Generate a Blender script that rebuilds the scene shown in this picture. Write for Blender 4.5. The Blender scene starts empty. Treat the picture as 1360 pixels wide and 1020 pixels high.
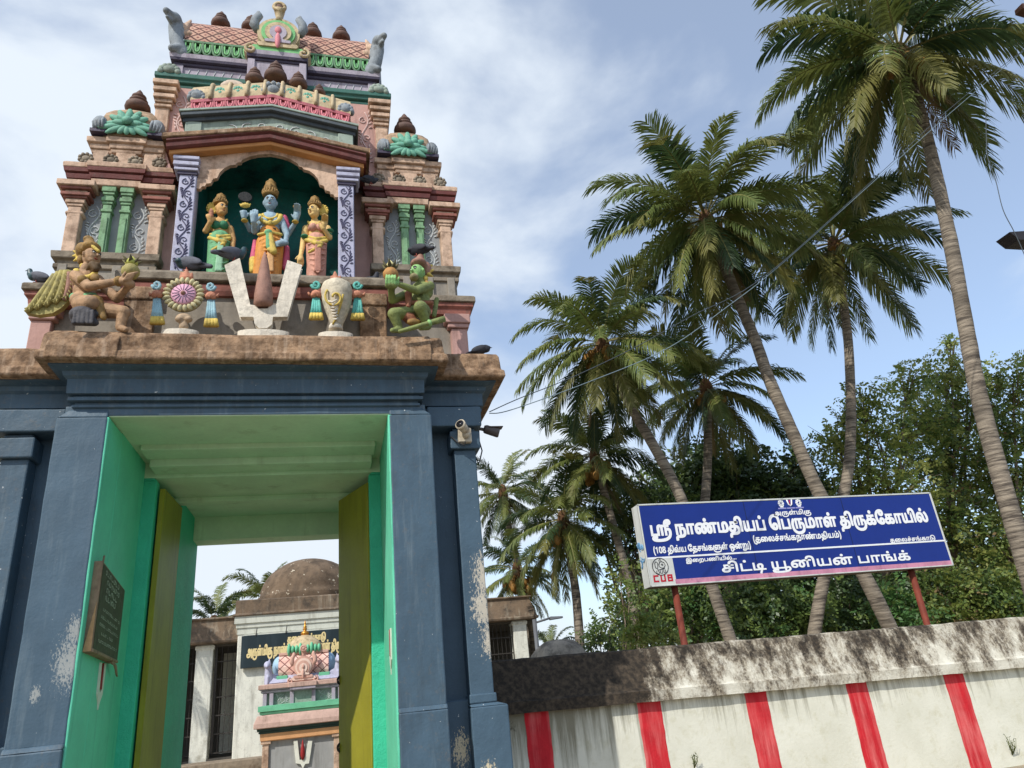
import bpy, bmesh, math, random
import numpy as np
from mathutils import Vector, Matrix
from mathutils.geometry import delaunay_2d_cdt

# ------------------------------------------------------------------ camera, light, exposure
SC = bpy.context.scene
COL = SC.collection
ROW = np.array([[0.97112460, -0.21927479, -0.09399774], [0.00123868, 0.39862909, -0.91711140], [0.23856964, 0.89051301, 0.38739013]])
EYE = np.array([0.80899, -7.51269, 1.60000])
FPX = 963.0
cd = bpy.data.cameras.new('camera')
cam = bpy.data.objects.new('camera', cd)
COL.objects.link(cam)
cam.matrix_world = Matrix(((ROW[0][0], -ROW[1][0], -ROW[2][0], EYE[0]), (ROW[0][1], -ROW[1][1], -ROW[2][1], EYE[1]),
                           (ROW[0][2], -ROW[1][2], -ROW[2][2], EYE[2]), (0, 0, 0, 1)))
cd.sensor_width = 36.0
cd.lens = 36.0 * FPX / 1360.0
cd.clip_start = 0.05
cd.clip_end = 3000
SC.camera = cam

SUN_DIR = Vector((1.1, 1.0, -1.45)).normalized()      # the way the light travels
SUN_EL = math.asin(-SUN_DIR.z)
world = bpy.data.worlds.new('World')
SC.world = world
world.use_nodes = True
wn = world.node_tree.nodes
wl = world.node_tree.links
wn.clear()
w_out = wn.new('ShaderNodeOutputWorld')
w_bg = wn.new('ShaderNodeBackground')
w_sky = wn.new('ShaderNodeTexSky')
w_sky.sky_type = 'NISHITA'
w_sky.sun_disc = False
w_sky.sun_elevation = SUN_EL
w_sky.sun_rotation = math.atan2(-SUN_DIR.x, -SUN_DIR.y)
w_sky.air_density = 1.0
w_sky.dust_density = 1.6
w_sky.ozone_density = 1.4
w_bg.inputs[1].default_value = 0.14
w_tc = wn.new('ShaderNodeTexCoord')
w_map = wn.new('ShaderNodeMapping')
w_map.inputs['Scale'].default_value = (1.0, 1.0, 1.7)
w_map.inputs['Location'].default_value = (3.1, 0.4, 0.2)
wl.new(w_tc.outputs['Generated'], w_map.inputs[0])
w_n = wn.new('ShaderNodeTexNoise')
w_n.inputs['Scale'].default_value = 2.6
w_n.inputs['Detail'].default_value = 7
w_n.inputs['Roughness'].default_value = 0.52
w_n.inputs['Distortion'].default_value = 0.25
wl.new(w_map.outputs[0], w_n.inputs['Vector'])
w_n2 = wn.new('ShaderNodeTexNoise')
w_n2.inputs['Scale'].default_value = 1.15
w_n2.inputs['Detail'].default_value = 4
wl.new(w_map.outputs[0], w_n2.inputs['Vector'])
w_dot = wn.new('ShaderNodeVectorMath')
w_dot.operation = 'DOT_PRODUCT'
w_dot.inputs[1].default_value = (-0.55, 0.10, -0.62)     # thin cloud thickens towards the left and the horizon
wl.new(w_tc.outputs['Generated'], w_dot.inputs[0])
w_a = wn.new('ShaderNodeMath'); w_a.operation = 'MULTIPLY_ADD'
w_a.inputs[1].default_value = 0.55; w_a.inputs[2].default_value = 0.22
wl.new(w_dot.outputs['Value'], w_a.inputs[0])
w_b = wn.new('ShaderNodeMath'); w_b.operation = 'ADD'
wl.new(w_n.outputs[0], w_b.inputs[0]); wl.new(w_a.outputs[0], w_b.inputs[1])
w_c = wn.new('ShaderNodeMath'); w_c.operation = 'MULTIPLY_ADD'
w_c.inputs[1].default_value = 0.5
wl.new(w_n2.outputs[0], w_c.inputs[0]); wl.new(w_b.outputs[0], w_c.inputs[2])
w_r = wn.new('ShaderNodeMapRange')
w_r.interpolation_type = 'SMOOTHSTEP'
w_r.inputs[1].default_value = 0.69; w_r.inputs[2].default_value = 0.93
w_r.inputs[3].default_value = 0.27; w_r.inputs[4].default_value = 1.0
wl.new(w_c.outputs[0], w_r.inputs[0])
w_mix = wn.new('ShaderNodeMix')
w_mix.data_type = 'RGBA'
w_mix.inputs[7].default_value = (6.0, 6.6, 7.3, 1)
wl.new(w_r.outputs[0], w_mix.inputs[0])
w_tint = wn.new('ShaderNodeVectorMath')
w_tint.operation = 'MULTIPLY'
w_tint.inputs[1].default_value = (1.4, 1.5, 1.58)
wl.new(w_sky.outputs[0], w_tint.inputs[0])
wl.new(w_tint.outputs[0], w_mix.inputs[6])
wl.new(w_mix.outputs[2], w_bg.inputs[0])
wl.new(w_bg.outputs[0], w_out.inputs[0])

sd = bpy.data.lights.new('sun', 'SUN')
sd.energy = 3.9
sd.angle = math.radians(0.5)
sd.color = (1.0, 0.955, 0.88)
sun = bpy.data.objects.new('sun', sd)
COL.objects.link(sun)
sun.location = (-20, -20, 30)
sun.rotation_euler = SUN_DIR.to_track_quat('-Z', 'Y').to_euler()

SC.view_settings.view_transform = 'Standard'
SC.view_settings.look = 'None'
SC.view_settings.exposure = 0.0
SC.view_settings.gamma = 1.0
SC.cycles.max_bounces = 6
SC.cycles.diffuse_bounces = 4
SC.cycles.use_denoising = True

R = random.Random(7)
PI = math.pi


def at(px, py, Y):
    """point of the upright plane y = Y seen at photograph pixel (px, py)"""
    v = np.array([px - 680.0, py - 510.0, FPX])
    r = ROW.T @ v
    t = (Y - EYE[1]) / r[1]
    p = EYE + r * t
    return Vector(p)


def L(r, g, b):
    f = lambda c: (c / 255 / 12.92) if c / 255 <= 0.04045 else ((c / 255 + 0.055) / 1.055) ** 2.4
    return (f(r), f(g), f(b))


# ------------------------------------------------------------------ materials
MATS = {}


class NT:
    def __init__(s, m):
        m.use_nodes = True
        s.t = m.node_tree
        s.n = s.t.nodes
        s.l = s.t.links
        s.p = s.n['Principled BSDF']
        s.tc = s.n.new('ShaderNodeTexCoord')
        s.vec = s.tc.outputs['Object']

    def mapping(s, scale=(1, 1, 1), loc=(0, 0, 0), rot=(0, 0, 0)):
        m = s.n.new('ShaderNodeMapping')
        m.inputs['Scale'].default_value = scale
        m.inputs['Location'].default_value = loc
        m.inputs['Rotation'].default_value = rot
        s.l.new(s.vec, m.inputs[0])
        return m.outputs[0]

    def noise(s, scale, detail=4, rough=0.55, vec=None):
        n = s.n.new('ShaderNodeTexNoise')
        n.inputs['Scale'].default_value = scale
        n.inputs['Detail'].default_value = detail
        n.inputs['Roughness'].default_value = rough
        s.l.new(vec or s.vec, n.inputs['Vector'])
        return n.outputs[0]

    def rng(s, v, a, b, c=0.0, d=1.0):
        m = s.n.new('ShaderNodeMapRange')
        m.inputs[1].default_value = a
        m.inputs[2].default_value = b
        m.inputs[3].default_value = c
        m.inputs[4].default_value = d
        s.l.new(v, m.inputs[0])
        return m.outputs[0]

    def math(s, op, a, b=None, c=None):
        m = s.n.new('ShaderNodeMath')
        m.operation = op
        for i, v in enumerate((a, b, c)):
            if v is None:
                continue
            if isinstance(v, (int, float)):
                m.inputs[i].default_value = v
            else:
                s.l.new(v, m.inputs[i])
        return m.outputs[0]

    def mix(s, fac, a, b):
        m = s.n.new('ShaderNodeMix')
        m.data_type = 'RGBA'
        for i, v in ((0, fac), (6, a), (7, b)):
            if isinstance(v, (int, float)):
                m.inputs[i].default_value = v
            elif isinstance(v, tuple):
                m.inputs[i].default_value = (v[0], v[1], v[2], 1)
            else:
                s.l.new(v, m.inputs[i])
        return m.outputs[2]

    def sep(s, v=None):
        m = s.n.new('ShaderNodeSeparateXYZ')
        s.l.new(v or s.vec, m.inputs[0])
        return m.outputs

    def bump(s, h, strength, dist=0.02):
        b = s.n.new('ShaderNodeBump')
        b.inputs['Strength'].default_value = strength
        b.inputs['Distance'].default_value = dist
        s.l.new(h, b.inputs['Height'])
        s.l.new(b.outputs[0], s.p.inputs['Normal'])


def paint(name, c, var=0.14, vs=3.0, rough=0.6, bump=0.25, bs=45, dirt=None, streak=None, spots=None, ledge=None, peel=None,
          peel_c=(0.62, 0.60, 0.55), metal=0.0, spec=0.35):
    """painted plaster: uneven colour, grime patches, rain streaks, chipped spots, grime lying on ledges, peeled patches"""
    if name in MATS:
        return MATS[name]
    m = bpy.data.materials.new(name)
    t = NT(m)
    MATS[name] = m
    if ledge:                                         # sun bleached
        gy = sum(c) / 3
        c = tuple(x * 0.86 + gy * 0.14 for x in c)
    lo = tuple(x * (1 - var) for x in c)
    hi = tuple(min(1, x * (1 + var)) for x in c)
    col = t.mix(t.rng(t.noise(vs, 5), 0.3, 0.7), lo, hi)
    fine = t.noise(bs, 4, 0.6)
    col = t.mix(t.rng(fine, 0.35, 0.75, 0, 0.16), col, tuple(x * 0.55 for x in c))
    if dirt:
        dc, amt, ds = dirt
        f = t.rng(t.noise(ds, 8, 0.68), 0.62 - amt * 0.35, 0.78 - amt * 0.25)
        col = t.mix(t.math('MULTIPLY', f, 0.85), col, dc)
    if streak:
        dc, amt, ds = streak
        f = t.rng(t.noise(1.0, 7, 0.65, t.mapping((ds, ds, ds * 0.09))), 0.60 - amt * 0.3, 0.78 - amt * 0.2)
        f2 = t.rng(t.noise(1.7, 3), 0.3, 0.6)
        col = t.mix(t.math('MULTIPLY', t.math('MULTIPLY', f, f2), 0.8), col, dc)
    if ledge:
        dc, amt = ledge
        g = t.n.new('ShaderNodeNewGeometry')
        up = t.rng(t.sep(g.outputs['Normal'])[2], 0.35, 0.85)
        f = t.rng(t.noise(9, 7, 0.7), 0.62 - amt * 0.4, 0.72 - amt * 0.3)
        col = t.mix(t.math('MULTIPLY', t.math('MULTIPLY', f, up), 0.9), col, dc)
    if dirt or ledge:                                 # years of soot and rain on everything up there
        g1 = t.rng(t.noise(1.0, 8, 0.7, t.mapping((6.0, 6.0, 1.1))), 0.48, 0.72, 0, 0.5)
        col = t.mix(g1, col, tuple(0.30 * x + 0.020 for x in c))
        col = t.mix(t.rng(t.noise(16, 6, 0.7), 0.56, 0.70, 0, 0.38), col, (0.16, 0.14, 0.115))
    if spots:
        ss, th = (7.5, 0.665) if name.startswith('brown weathered') else (26, 0.735)
        f = t.rng(t.noise(ss, 3, 0.5), th, th + 0.01)
        col = t.mix(f, col, spots)
    if peel:
        tot = None
        for ctr, rad in peel:
            v = t.n.new('ShaderNodeVectorMath')
            v.operation = 'DISTANCE'
            sc = t.mapping((1, 1, 0.55), (0, 0, 0))
            t.l.new(sc, v.inputs[0])
            v.inputs[1].default_value = (ctr[0], ctr[1], ctr[2] * 0.55)
            k = t.rng(v.outputs['Value'], 0.0, rad, 0.30, -0.08)
            tot = k if tot is None else t.math('MAXIMUM', tot, k)
        f = t.rng(t.math('ADD', t.noise(62, 8, 0.74, t.mapping((1, 1, 0.5))), tot), 0.64, 0.69)
        f = t.math('MULTIPLY', f, t.rng(tot, -0.05, 0.03))
        col = t.mix(f, col, peel_c)
    t.l.new(col, t.p.inputs['Base Color'])
    t.p.inputs['Roughness'].default_value = rough
    t.p.inputs['Metallic'].default_value = metal
    t.p.inputs['Specular IOR Level'].default_value = spec
    if bump:
        t.bump(t.math('ADD', t.math('MULTIPLY', fine, 0.5), t.noise(bs * 0.22, 4)), bump)
    return m


MOLD = (0.030, 0.026, 0.020)
GRIME = (0.10, 0.080, 0.055)
BLUE_C = L(72, 94, 110)
M_blue = paint('blue grey paint', BLUE_C, 0.13, 2.2, 0.55, 0.22, 38, dirt=((0.055, 0.085, 0.11), 0.25, 1.6), streak=((0.17, 0.22, 0.25), 0.2, 9), spots=(0.5, 0.52, 0.52))
M_brown = paint('weathered ochre concrete', L(160, 130, 102), 0.25, 6, 0.95, 1.0, 30, dirt=(L(78, 56, 38), 0.6, 9), streak=(L(196, 172, 148), 0.3, 14))
M_mint = paint('mint green paint', L(104, 206, 170), 0.10, 2.0, 0.55, 0.2, 30, streak=(L(30, 120, 96), 0.12, 6))
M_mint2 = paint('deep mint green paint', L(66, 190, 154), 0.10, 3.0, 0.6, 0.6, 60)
M_pale = paint('pale green ceiling paint', L(200, 220, 186), 0.08, 2.5, 0.7, 0.3, 22, streak=(L(140, 150, 110), 0.15, 3))
M_olive = paint('olive door paint', L(150, 142, 40), 0.12, 2, 0.5, 0.15, 20, streak=(L(100, 96, 26), 0.35, 7))
M_peach = paint('peach plaster paint', L(216, 180, 150), 0.16, 5, 0.8, 0.4, 40, dirt=(L(120, 92, 72), 0.42, 6), ledge=(GRIME, 0.7), streak=(L(150, 112, 84), 0.3, 10))
M_pink = paint('dusky pink plaster paint', L(190, 150, 140), 0.12, 3, 0.75, 0.3, 40, streak=(L(120, 90, 82), 0.3, 8))
M_maroon = paint('maroon moulding paint', L(118, 58, 52), 0.2, 6, 0.6, 0.3, 40, ledge=(GRIME, 0.8))
M_maroon2 = paint('faded red brown moulding paint', L(158, 92, 76), 0.18, 5, 0.7, 0.3, 40, dirt=(L(90, 56, 44), 0.35, 6), ledge=(GRIME, 0.9))
M_rose = paint('rose petal paint', L(190, 92, 104), 0.2, 9, 0.65, 0.3, 40, ledge=(GRIME, 0.6))
M_lilac = paint('lilac plaster paint', L(172, 162, 176), 0.12, 4, 0.7, 0.3, 40, ledge=(GRIME, 0.8), streak=(L(110, 96, 110), 0.25, 9))
M_violet = paint('dark violet moulding paint', L(70, 62, 86), 0.15, 5, 0.6, 0.3, 40, ledge=(GRIME, 0.8))
M_lilacw = paint('pale lilac column paint', L(182, 182, 204), 0.08, 4, 0.6, 0.25, 40, dirt=(L(150, 146, 158), 0.25, 6))
M_dome = paint('tan dome stucco', L(176, 150, 122), 0.18, 7, 0.8, 0.5, 50, dirt=(L(110, 88, 66), 0.45, 8))
M_line = paint('dark carved line paint', L(88, 86, 112), 0.1, 6, 0.7, 0.1, 40)
M_teal = paint('teal moulding paint', L(50, 108, 96), 0.18, 5, 0.65, 0.3, 40, ledge=((0.16, 0.17, 0.13), 0.95))
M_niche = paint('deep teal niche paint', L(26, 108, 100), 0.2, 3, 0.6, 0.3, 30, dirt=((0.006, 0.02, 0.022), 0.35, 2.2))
M_greyg = paint('grey green plaster paint', L(150, 166, 152), 0.12, 4, 0.75, 0.3, 40, dirt=(L(95, 100, 90), 0.3, 5), ledge=(GRIME, 0.8))
M_dgrey = paint('slate moulding paint', L(74, 84, 92), 0.15, 5, 0.7, 0.3, 40, ledge=(GRIME, 0.8))
M_panel = paint('grey panel paint', L(142, 146, 148), 0.1, 4, 0.7, 0.25, 40, streak=(L(95, 97, 98), 0.25, 9))
M_scroll = paint('chalky scroll paint', L(188, 192, 192), 0.08, 8, 0.8, 0.2, 60)
M_scrollp = paint('faint pink scroll paint', L(212, 186, 180), 0.08, 8, 0.8, 0.2, 60)
M_leaf = paint('fresh green paint', L(124, 170, 122), 0.16, 6, 0.65, 0.3, 40, dirt=(L(70, 100, 62), 0.4, 7), ledge=(GRIME, 0.5))
M_green = paint('leaf green petal paint', L(92, 138, 98), 0.2, 9, 0.65, 0.3, 40, ledge=((0.14, 0.15, 0.09), 0.75))
M_aqua = paint('aqua lotus paint', L(112, 172, 148), 0.15, 9, 0.65, 0.3, 50, dirt=(L(70, 118, 100), 0.3, 9))
M_volute = paint('grey blue scroll stucco', L(146, 154, 160), 0.2, 9, 0.75, 0.4, 50, dirt=(L(84, 84, 84), 0.4, 9))
M_orange = paint('orange soffit paint', L(200, 142, 88), 0.12, 4, 0.6, 0.2, 40)
M_cream = paint('cream stucco paint', L(198, 178, 142), 0.14, 7, 0.7, 0.3, 50, dirt=(L(140, 118, 84), 0.35, 8))
M_finial = paint('weathered brown finial', L(108, 82, 72), 0.2, 8, 0.7, 0.3, 50, dirt=(L(60, 44, 38), 0.35, 8))
M_stone = paint('weathered grey ledge', L(150, 136, 116), 0.18, 5, 0.85, 0.5, 40, dirt=(L(84, 72, 58), 0.45, 6), ledge=(GRIME, 0.8))
M_plinth = paint('dull grey plinth paint', L(150, 142, 130), 0.1, 4, 0.8, 0.3, 30, dirt=(L(110, 102, 90), 0.3, 6))


def simple(name, c, rough=0.6, metal=0.0, var=0.1, vs=8, bump=0.0):
    return paint(name, c, var, vs, rough, bump, 50, metal=metal)


# ------------------------------------------------------------------ mesh helpers
class MB:
    def __init__(s):
        s.v = []
        s.f = []
        s.mi = []
        s.sm = []

    def add(s, vs, fs, mi=0, smooth=False):
        o = len(s.v)
        s.v += [tuple(p) for p in vs]
        for f in fs:
            s.f.append(tuple(i + o for i in f))
            s.mi.append(mi)
            s.sm.append(smooth)
        return s

    def box(s, x0, x1, y0, y1, z0, z1, mi=0):
        v = [(x0, y0, z0), (x1, y0, z0), (x1, y1, z0), (x0, y1, z0), (x0, y0, z1), (x1, y0, z1), (x1, y1, z1), (x0, y1, z1)]
        return s.add(v, [(0, 3, 2, 1), (4, 5, 6, 7), (0, 1, 5, 4), (1, 2, 6, 5), (2, 3, 7, 6), (3, 0, 4, 7)], mi)

    def hexa(s, b, t, mi=0):
        """eight corners: four below, four above (anticlockwise from above)"""
        return s.add(list(b) + list(t), [(0, 3, 2, 1), (4, 5, 6, 7), (0, 1, 5, 4), (1, 2, 6, 5), (2, 3, 7, 6), (3, 0, 4, 7)], mi)

    def slab(s, pts, axis, a, b, mi=0, smooth=False):
        """extrude a 2D outline along axis from a to b; outline is (x,z) for axis y, (y,z) for x, (x,y) for z"""
        n = len(pts)
        P = {'y': lambda p, w: (p[0], w, p[1]), 'x': lambda p, w: (w, p[0], p[1]), 'z': lambda p, w: (p[0], p[1], w)}[axis]
        vs = [P(p, a) for p in pts] + [P(p, b) for p in pts]
        fs = [(i, (i + 1) % n, n + (i + 1) % n, n + i) for i in range(n)]
        o = len(s.v)
        s.add(vs, fs, mi, smooth)
        s.add([], [], mi)
        s.f += [tuple(o + i for i in range(n))[::-1], tuple(o + n + i for i in range(n))]
        s.mi += [mi, mi]
        s.sm += [False, False]
        return s

    def lathe(s, prof, c, n=24, mi=0, smooth=True, axis=None, sq=0.0):
        """prof = [(r, h)]; axis = direction of h (default up); sq squares the circle off"""
        a = Vector(axis or (0, 0, 1)).normalized()
        u = a.orthogonal().normalized() if abs(a.z) < 0.99 else Vector((1, 0, 0))
        w = a.cross(u)
        c = Vector(c)
        vs = []
        for r, h in prof:
            for k in range(n):
                t = 2 * PI * k / n
                ct, st = math.cos(t), math.sin(t)
                q = 1.0
                if sq:
                    q = 1 + sq * (1 / max(abs(ct), abs(st)) - 1)
                vs.append(c + a * h + (u * ct + w * st) * r * q)
        fs = []
        for i in range(len(prof) - 1):
            for k in range(n):
                k2 = (k + 1) % n
                fs.append((i * n + k, i * n + k2, (i + 1) * n + k2, (i + 1) * n + k))
        o = len(s.v)
        s.add(vs, fs, mi, smooth)
        s.f += [tuple(o + k for k in range(n))[::-1], tuple(o + (len(prof) - 1) * n + k for k in range(n))]
        s.mi += [mi, mi]
        s.sm += [False, False]
        return s

    def tube(s, pts, rad, n=8, mi=0, smooth=True, flat=1.0):
        pts = [Vector(p) for p in pts]
        if isinstance(rad, (int, float)):
            rad = [rad] * len(pts)
        vs = []
        d = (pts[1] - pts[0]).normalized()
        u = d.orthogonal().normalized()
        for i, p in enumerate(pts):
            if i == 0:
                t = pts[1] - pts[0]
            elif i == len(pts) - 1:
                t = pts[-1] - pts[-2]
            else:
                t = pts[i + 1] - pts[i - 1]
            t = t.normalized() if t.length > 1e-9 else d
            u = (u - t * u.dot(t))
            u = u.normalized() if u.length > 1e-6 else t.orthogonal().normalized()
            w = t.cross(u)
            for k in range(n):
                a = 2 * PI * k / n
                vs.append(p + (u * math.cos(a) + w * math.sin(a) * flat) * rad[i])
        fs = []
        for i in range(len(pts) - 1):
            for k in range(n):
                k2 = (k + 1) % n
                fs.append((i * n + k, i * n + k2, (i + 1) * n + k2, (i + 1) * n + k))
        o = len(s.v)
        s.add(vs, fs, mi, smooth)
        s.f += [tuple(o + k for k in range(n))[::-1], tuple(o + (len(pts) - 1) * n + k for k in range(n))]
        s.mi += [mi, mi]
        s.sm += [smooth, smooth]
        return s

    def ell(s, c, r, mi=0, n=12, m=8, rot=None):
        c = Vector(c)
        vs = []
        rm = rot or Matrix.Identity(3)
        for i in range(m + 1):
            ph = PI * i / m
            for k in range(n):
                t = 2 * PI * k / n
                vs.append(c + rm @ Vector((r[0] * math.sin(ph) * math.cos(t), r[1] * math.sin(ph) * math.sin(t), r[2] * math.cos(ph))))
        fs = []
        for i in range(m):
            for k in range(n):
                k2 = (k + 1) % n
                fs.append((i * n + k, (i + 1) * n + k, (i + 1) * n + k2, i * n + k2))
        return s.add(vs, fs, mi, True)

    def band(s, poly, prof, mi=0, cap=True):
        """moulding: profile [(out, z)] swept round a closed anticlockwise plan with mitred corners"""
        n = len(poly)
        P = [Vector((p[0], p[1])) for p in poly]
        off = []
        for i in range(n):
            a = (P[i] - P[i - 1]).normalized()
            b = (P[(i + 1) % n] - P[i]).normalized()
            na = Vector((a.y, -a.x))
            nb = Vector((b.y, -b.x))
            k = (na + nb)
            off.append(k / max(0.2, k.dot(na)))
        vs = []
        for o_, z in prof:
            for i in range(n):
                q = P[i] + off[i] * o_
                vs.append((q.x, q.y, z))
        fs = []
        for j in range(len(prof) - 1):
            for i in range(n):
                i2 = (i + 1) % n
                fs.append((j * n + i, j * n + i2, (j + 1) * n + i2, (j + 1) * n + i))
        o = len(s.v)
        mis = mi if isinstance(mi, (list, tuple)) else [mi] * (len(prof) - 1)
        s.add(vs, [], 0)
        for j in range(len(prof) - 1):
            for f in fs[j * n:(j + 1) * n]:
                s.f.append(tuple(o + i for i in f))
                s.mi.append(mis[j])
                s.sm.append(False)
        if cap:
            s.f += [tuple(o + i for i in range(n))[::-1], tuple(o + (len(prof) - 1) * n + i for i in range(n))]
            s.mi += [mis[0], mis[-1]]
            s.sm += [False, False]
        return s

    def build(s, name, mats, parent=None, bevel=0.0, seg=1):
        me = bpy.data.meshes.new(name)
        off = Vector((0, 0, 0))
        p = parent
        while p is not None:
            off += Vector(p.location)
            p = p.parent
        me.from_pydata([(x - off.x, y - off.y, z - off.z) for x, y, z in s.v], [], s.f)
        if not isinstance(mats, (list, tuple)):
            mats = [mats]
        for m in mats:
            me.materials.append(m)
        me.polygons.foreach_set('material_index', s.mi)
        me.polygons.foreach_set('use_smooth', s.sm)
        me.validate()
        me.update()
        o = bpy.data.objects.new(name, me)
        COL.objects.link(o)
        if parent is not None:
            o.parent = parent
        if bevel:
            b = o.modifiers.new('bevel', 'BEVEL')
            b.width = bevel
            b.segments = seg
            b.limit_method = 'ANGLE'
            b.angle_limit = math.radians(40)
        return o


UNEVEN = bpy.data.textures.new('uneven plaster', 'CLOUDS')
UNEVEN.noise_scale = 0.30
UNEVEN.noise_depth = 3


def uneven(o, amount=0.012, levels=5):
    """hand trowelled masonry: slightly wavy faces and arrises"""
    o.modifiers.clear()
    a = o.modifiers.new('bevel', 'BEVEL')
    a.width = 0.014
    a.segments = 2
    a.limit_method = 'ANGLE'
    s = o.modifiers.new('grid', 'SUBSURF')
    s.subdivision_type = 'SIMPLE'
    s.levels = s.render_levels = levels
    d = o.modifiers.new('wavy', 'DISPLACE')
    d.texture = UNEVEN
    d.texture_coords = 'GLOBAL'
    d.strength = amount
    d.mid_level = 0.5
    return o


def tag(o, label=None, cat=None, group=None, kind=None):
    if label:
        o['label'] = label
    if cat:
        o['category'] = cat
    if group:
        o['group'] = group
    if kind:
        o['kind'] = kind
    return o


def thing(name, loc, label, cat, group=None):
    o = bpy.data.objects.new(name, None)
    COL.objects.link(o)
    o.location = loc
    o.empty_display_size = 0.2
    return tag(o, label, cat, group)


def blob(name, prims, mats, parent, voxel=0.012, smooth=3):
    """one continuous sculpted surface from tapered limbs ('c', p0, p1, r0, r1, m) and lumps ('e', c, (rx,ry,rz), m[, rot])"""
    mb = MB()
    dat = []
    for q in prims:
        if q[0] == 'c':
            _, a, b, ra, rb, mi = q
            a, b = Vector(a), Vector(b)
            d = b - a
            ln = max(1e-4, d.length)
            pts, rr = [], []
            for k in range(5):
                e = k / 4 * PI / 2
                pts.append(a - d / ln * ra * math.cos(e)); rr.append(max(1e-4, ra * math.sin(e)))
            for k in range(5):
                e = k / 4 * PI / 2
                pts.append(b + d / ln * rb * math.sin(e)); rr.append(max(1e-4, rb * math.cos(e)))
            mb.tube(pts, rr, 12)
            dat.append(('c', np.array(a), np.array(b), ra, rb, mi))
        else:
            c, r, mi = q[1], q[2], q[3]
            rot = q[4] if len(q) > 4 else None
            mb.ell(c, r, 0, 14, 10, rot)
            dat.append(('e', np.array(Vector(c)), np.array(r), np.array(rot.transposed()) if rot else np.eye(3), 0, mi))
    me = bpy.data.meshes.new(name)
    me.from_pydata(mb.v, [], mb.f)
    tmp = bpy.data.objects.new(name, me)
    COL.objects.link(tmp)
    r = tmp.modifiers.new('r', 'REMESH')
    r.mode = 'VOXEL'
    r.voxel_size = voxel
    if smooth:
        k = tmp.modifiers.new('s', 'SMOOTH')
        k.iterations = smooth
        k.factor = 0.5
    dg = bpy.context.evaluated_depsgraph_get()
    m2 = bpy.data.meshes.new_from_object(tmp.evaluated_get(dg))
    bpy.data.objects.remove(tmp)
    bpy.data.meshes.remove(me)
    n = len(m2.polygons)
    cen = np.empty(n * 3)
    m2.polygons.foreach_get('center', cen)
    cen = cen.reshape(-1, 3)
    best = np.full(n, 1e9)
    idx = np.zeros(n, dtype=np.int32)
    for d in dat:
        if d[0] == 'c':
            ab = d[2] - d[1]
            t = np.clip(((cen - d[1]) @ ab) / max(1e-9, ab @ ab), 0, 1)
            dist = np.linalg.norm(cen - d[1] - t[:, None] * ab, axis=1) - (d[3] + (d[4] - d[3]) * t)
        else:
            q = (cen - d[1]) @ d[3].T
            k = np.linalg.norm(q / d[2], axis=1)
            dist = (k - 1) * d[2].min()
        w = dist < best
        best[w] = dist[w]
        idx[w] = d[5]
    off = Vector((0, 0, 0))
    p = parent
    while p is not None:
        off += Vector(p.location)
        p = p.parent
    m2.transform(Matrix.Translation(-off))
    if not isinstance(mats, (list, tuple)):
        mats = [mats]
    m2.materials.clear()
    for m in mats:
        m2.materials.append(m)
    m2.polygons.foreach_set('material_index', idx)
    m2.polygons.foreach_set('use_smooth', [True] * n)
    m2.name = name
    o = bpy.data.objects.new(name, m2)
    COL.objects.link(o)
    if parent is not None:
        o.parent = parent
    return o


def spiral(c, r0, a0, turns, n=16, shrink=0.15, y=0.0):
    pts = []
    for i in range(n + 1):
        t = i / n
        a = a0 + turns * 2 * PI * t
        r = r0 * (1 - (1 - shrink) * t)
        pts.append((c[0] + r * math.cos(a), y, c[1] + r * math.sin(a)))
    return pts


def vine(x0, x1, z0, z1, y, rad, n=4, rnd=None, lean=0.0):
    """a climbing scroll in the plane y: a waving stem with curling shoots and leaves, as raised lines"""
    mb = MB()
    w = (x1 - x0)
    xc = (x0 + x1) / 2
    H = z1 - z0
    st = []
    K = 10 * n
    for i in range(K + 1):
        t = i / K
        st.append((xc + lean * t + math.sin(t * n * PI) * w * 0.22, y, z0 + H * t))
    mb.tube(st, rad, 5, flat=0.6)
    for j in range(n):
        t = (j + 0.5) / n
        sg = 1 if j % 2 == 0 else -1
        cx = xc + lean * t - sg * w * 0.12
        cz = z0 + H * t
        r0 = min(w * 0.30, H / n * 0.42)
        mb.tube(spiral((cx, cz), r0, PI / 2 + (0 if sg > 0 else PI), sg * 1.35, 20, 0.12, y), [rad * (1 - 0.5 * i / 20) for i in range(21)], 5, flat=0.6)
        for q in (-1.6, -0.8, 0, 0.8, 1.6):
            a = (0.6 if sg > 0 else PI - 0.6) + q * 0.5
            p = Vector((xc + lean * t + sg * w * 0.25, y, cz + q * H / n * 0.25))
            e = p + Vector((math.cos(a) * w * 0.24, 0, math.sin(a) * w * 0.24 + 0.02))
            mb.tube([p, (p + e) / 2 + Vector((0, 0, w * 0.05)), e], [rad * 0.8, rad * 1.5, rad * 0.3], 5, flat=0.5)
    return mb


def plan(x0, x1, y0, y1):
    return [(x0, y0), (x1, y0), (x1, y1), (x0, y1)]

# ------------------------------------------------------------------ ground
g = MB()
g.add([(-900, -900, 0), (900, -900, 0), (900, 900, 0), (-900, 900, 0)], [(0, 1, 2, 3)])
M_ground = paint('dry sandy ground', (0.34, 0.28, 0.20), 0.25, 0.4, 0.95, 0.4, 12, dirt=((0.10, 0.11, 0.04), 0.3, 0.15))
tag(g.build('ground', M_ground), kind='structure')
g = MB()
g.box(-9, 40, -12, -3.5, -0.06, 0.006)
tag(g.build('road', paint('worn asphalt', (0.06, 0.058, 0.055), 0.2, 1.2, 0.9, 0.5, 60)), kind='structure')

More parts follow.
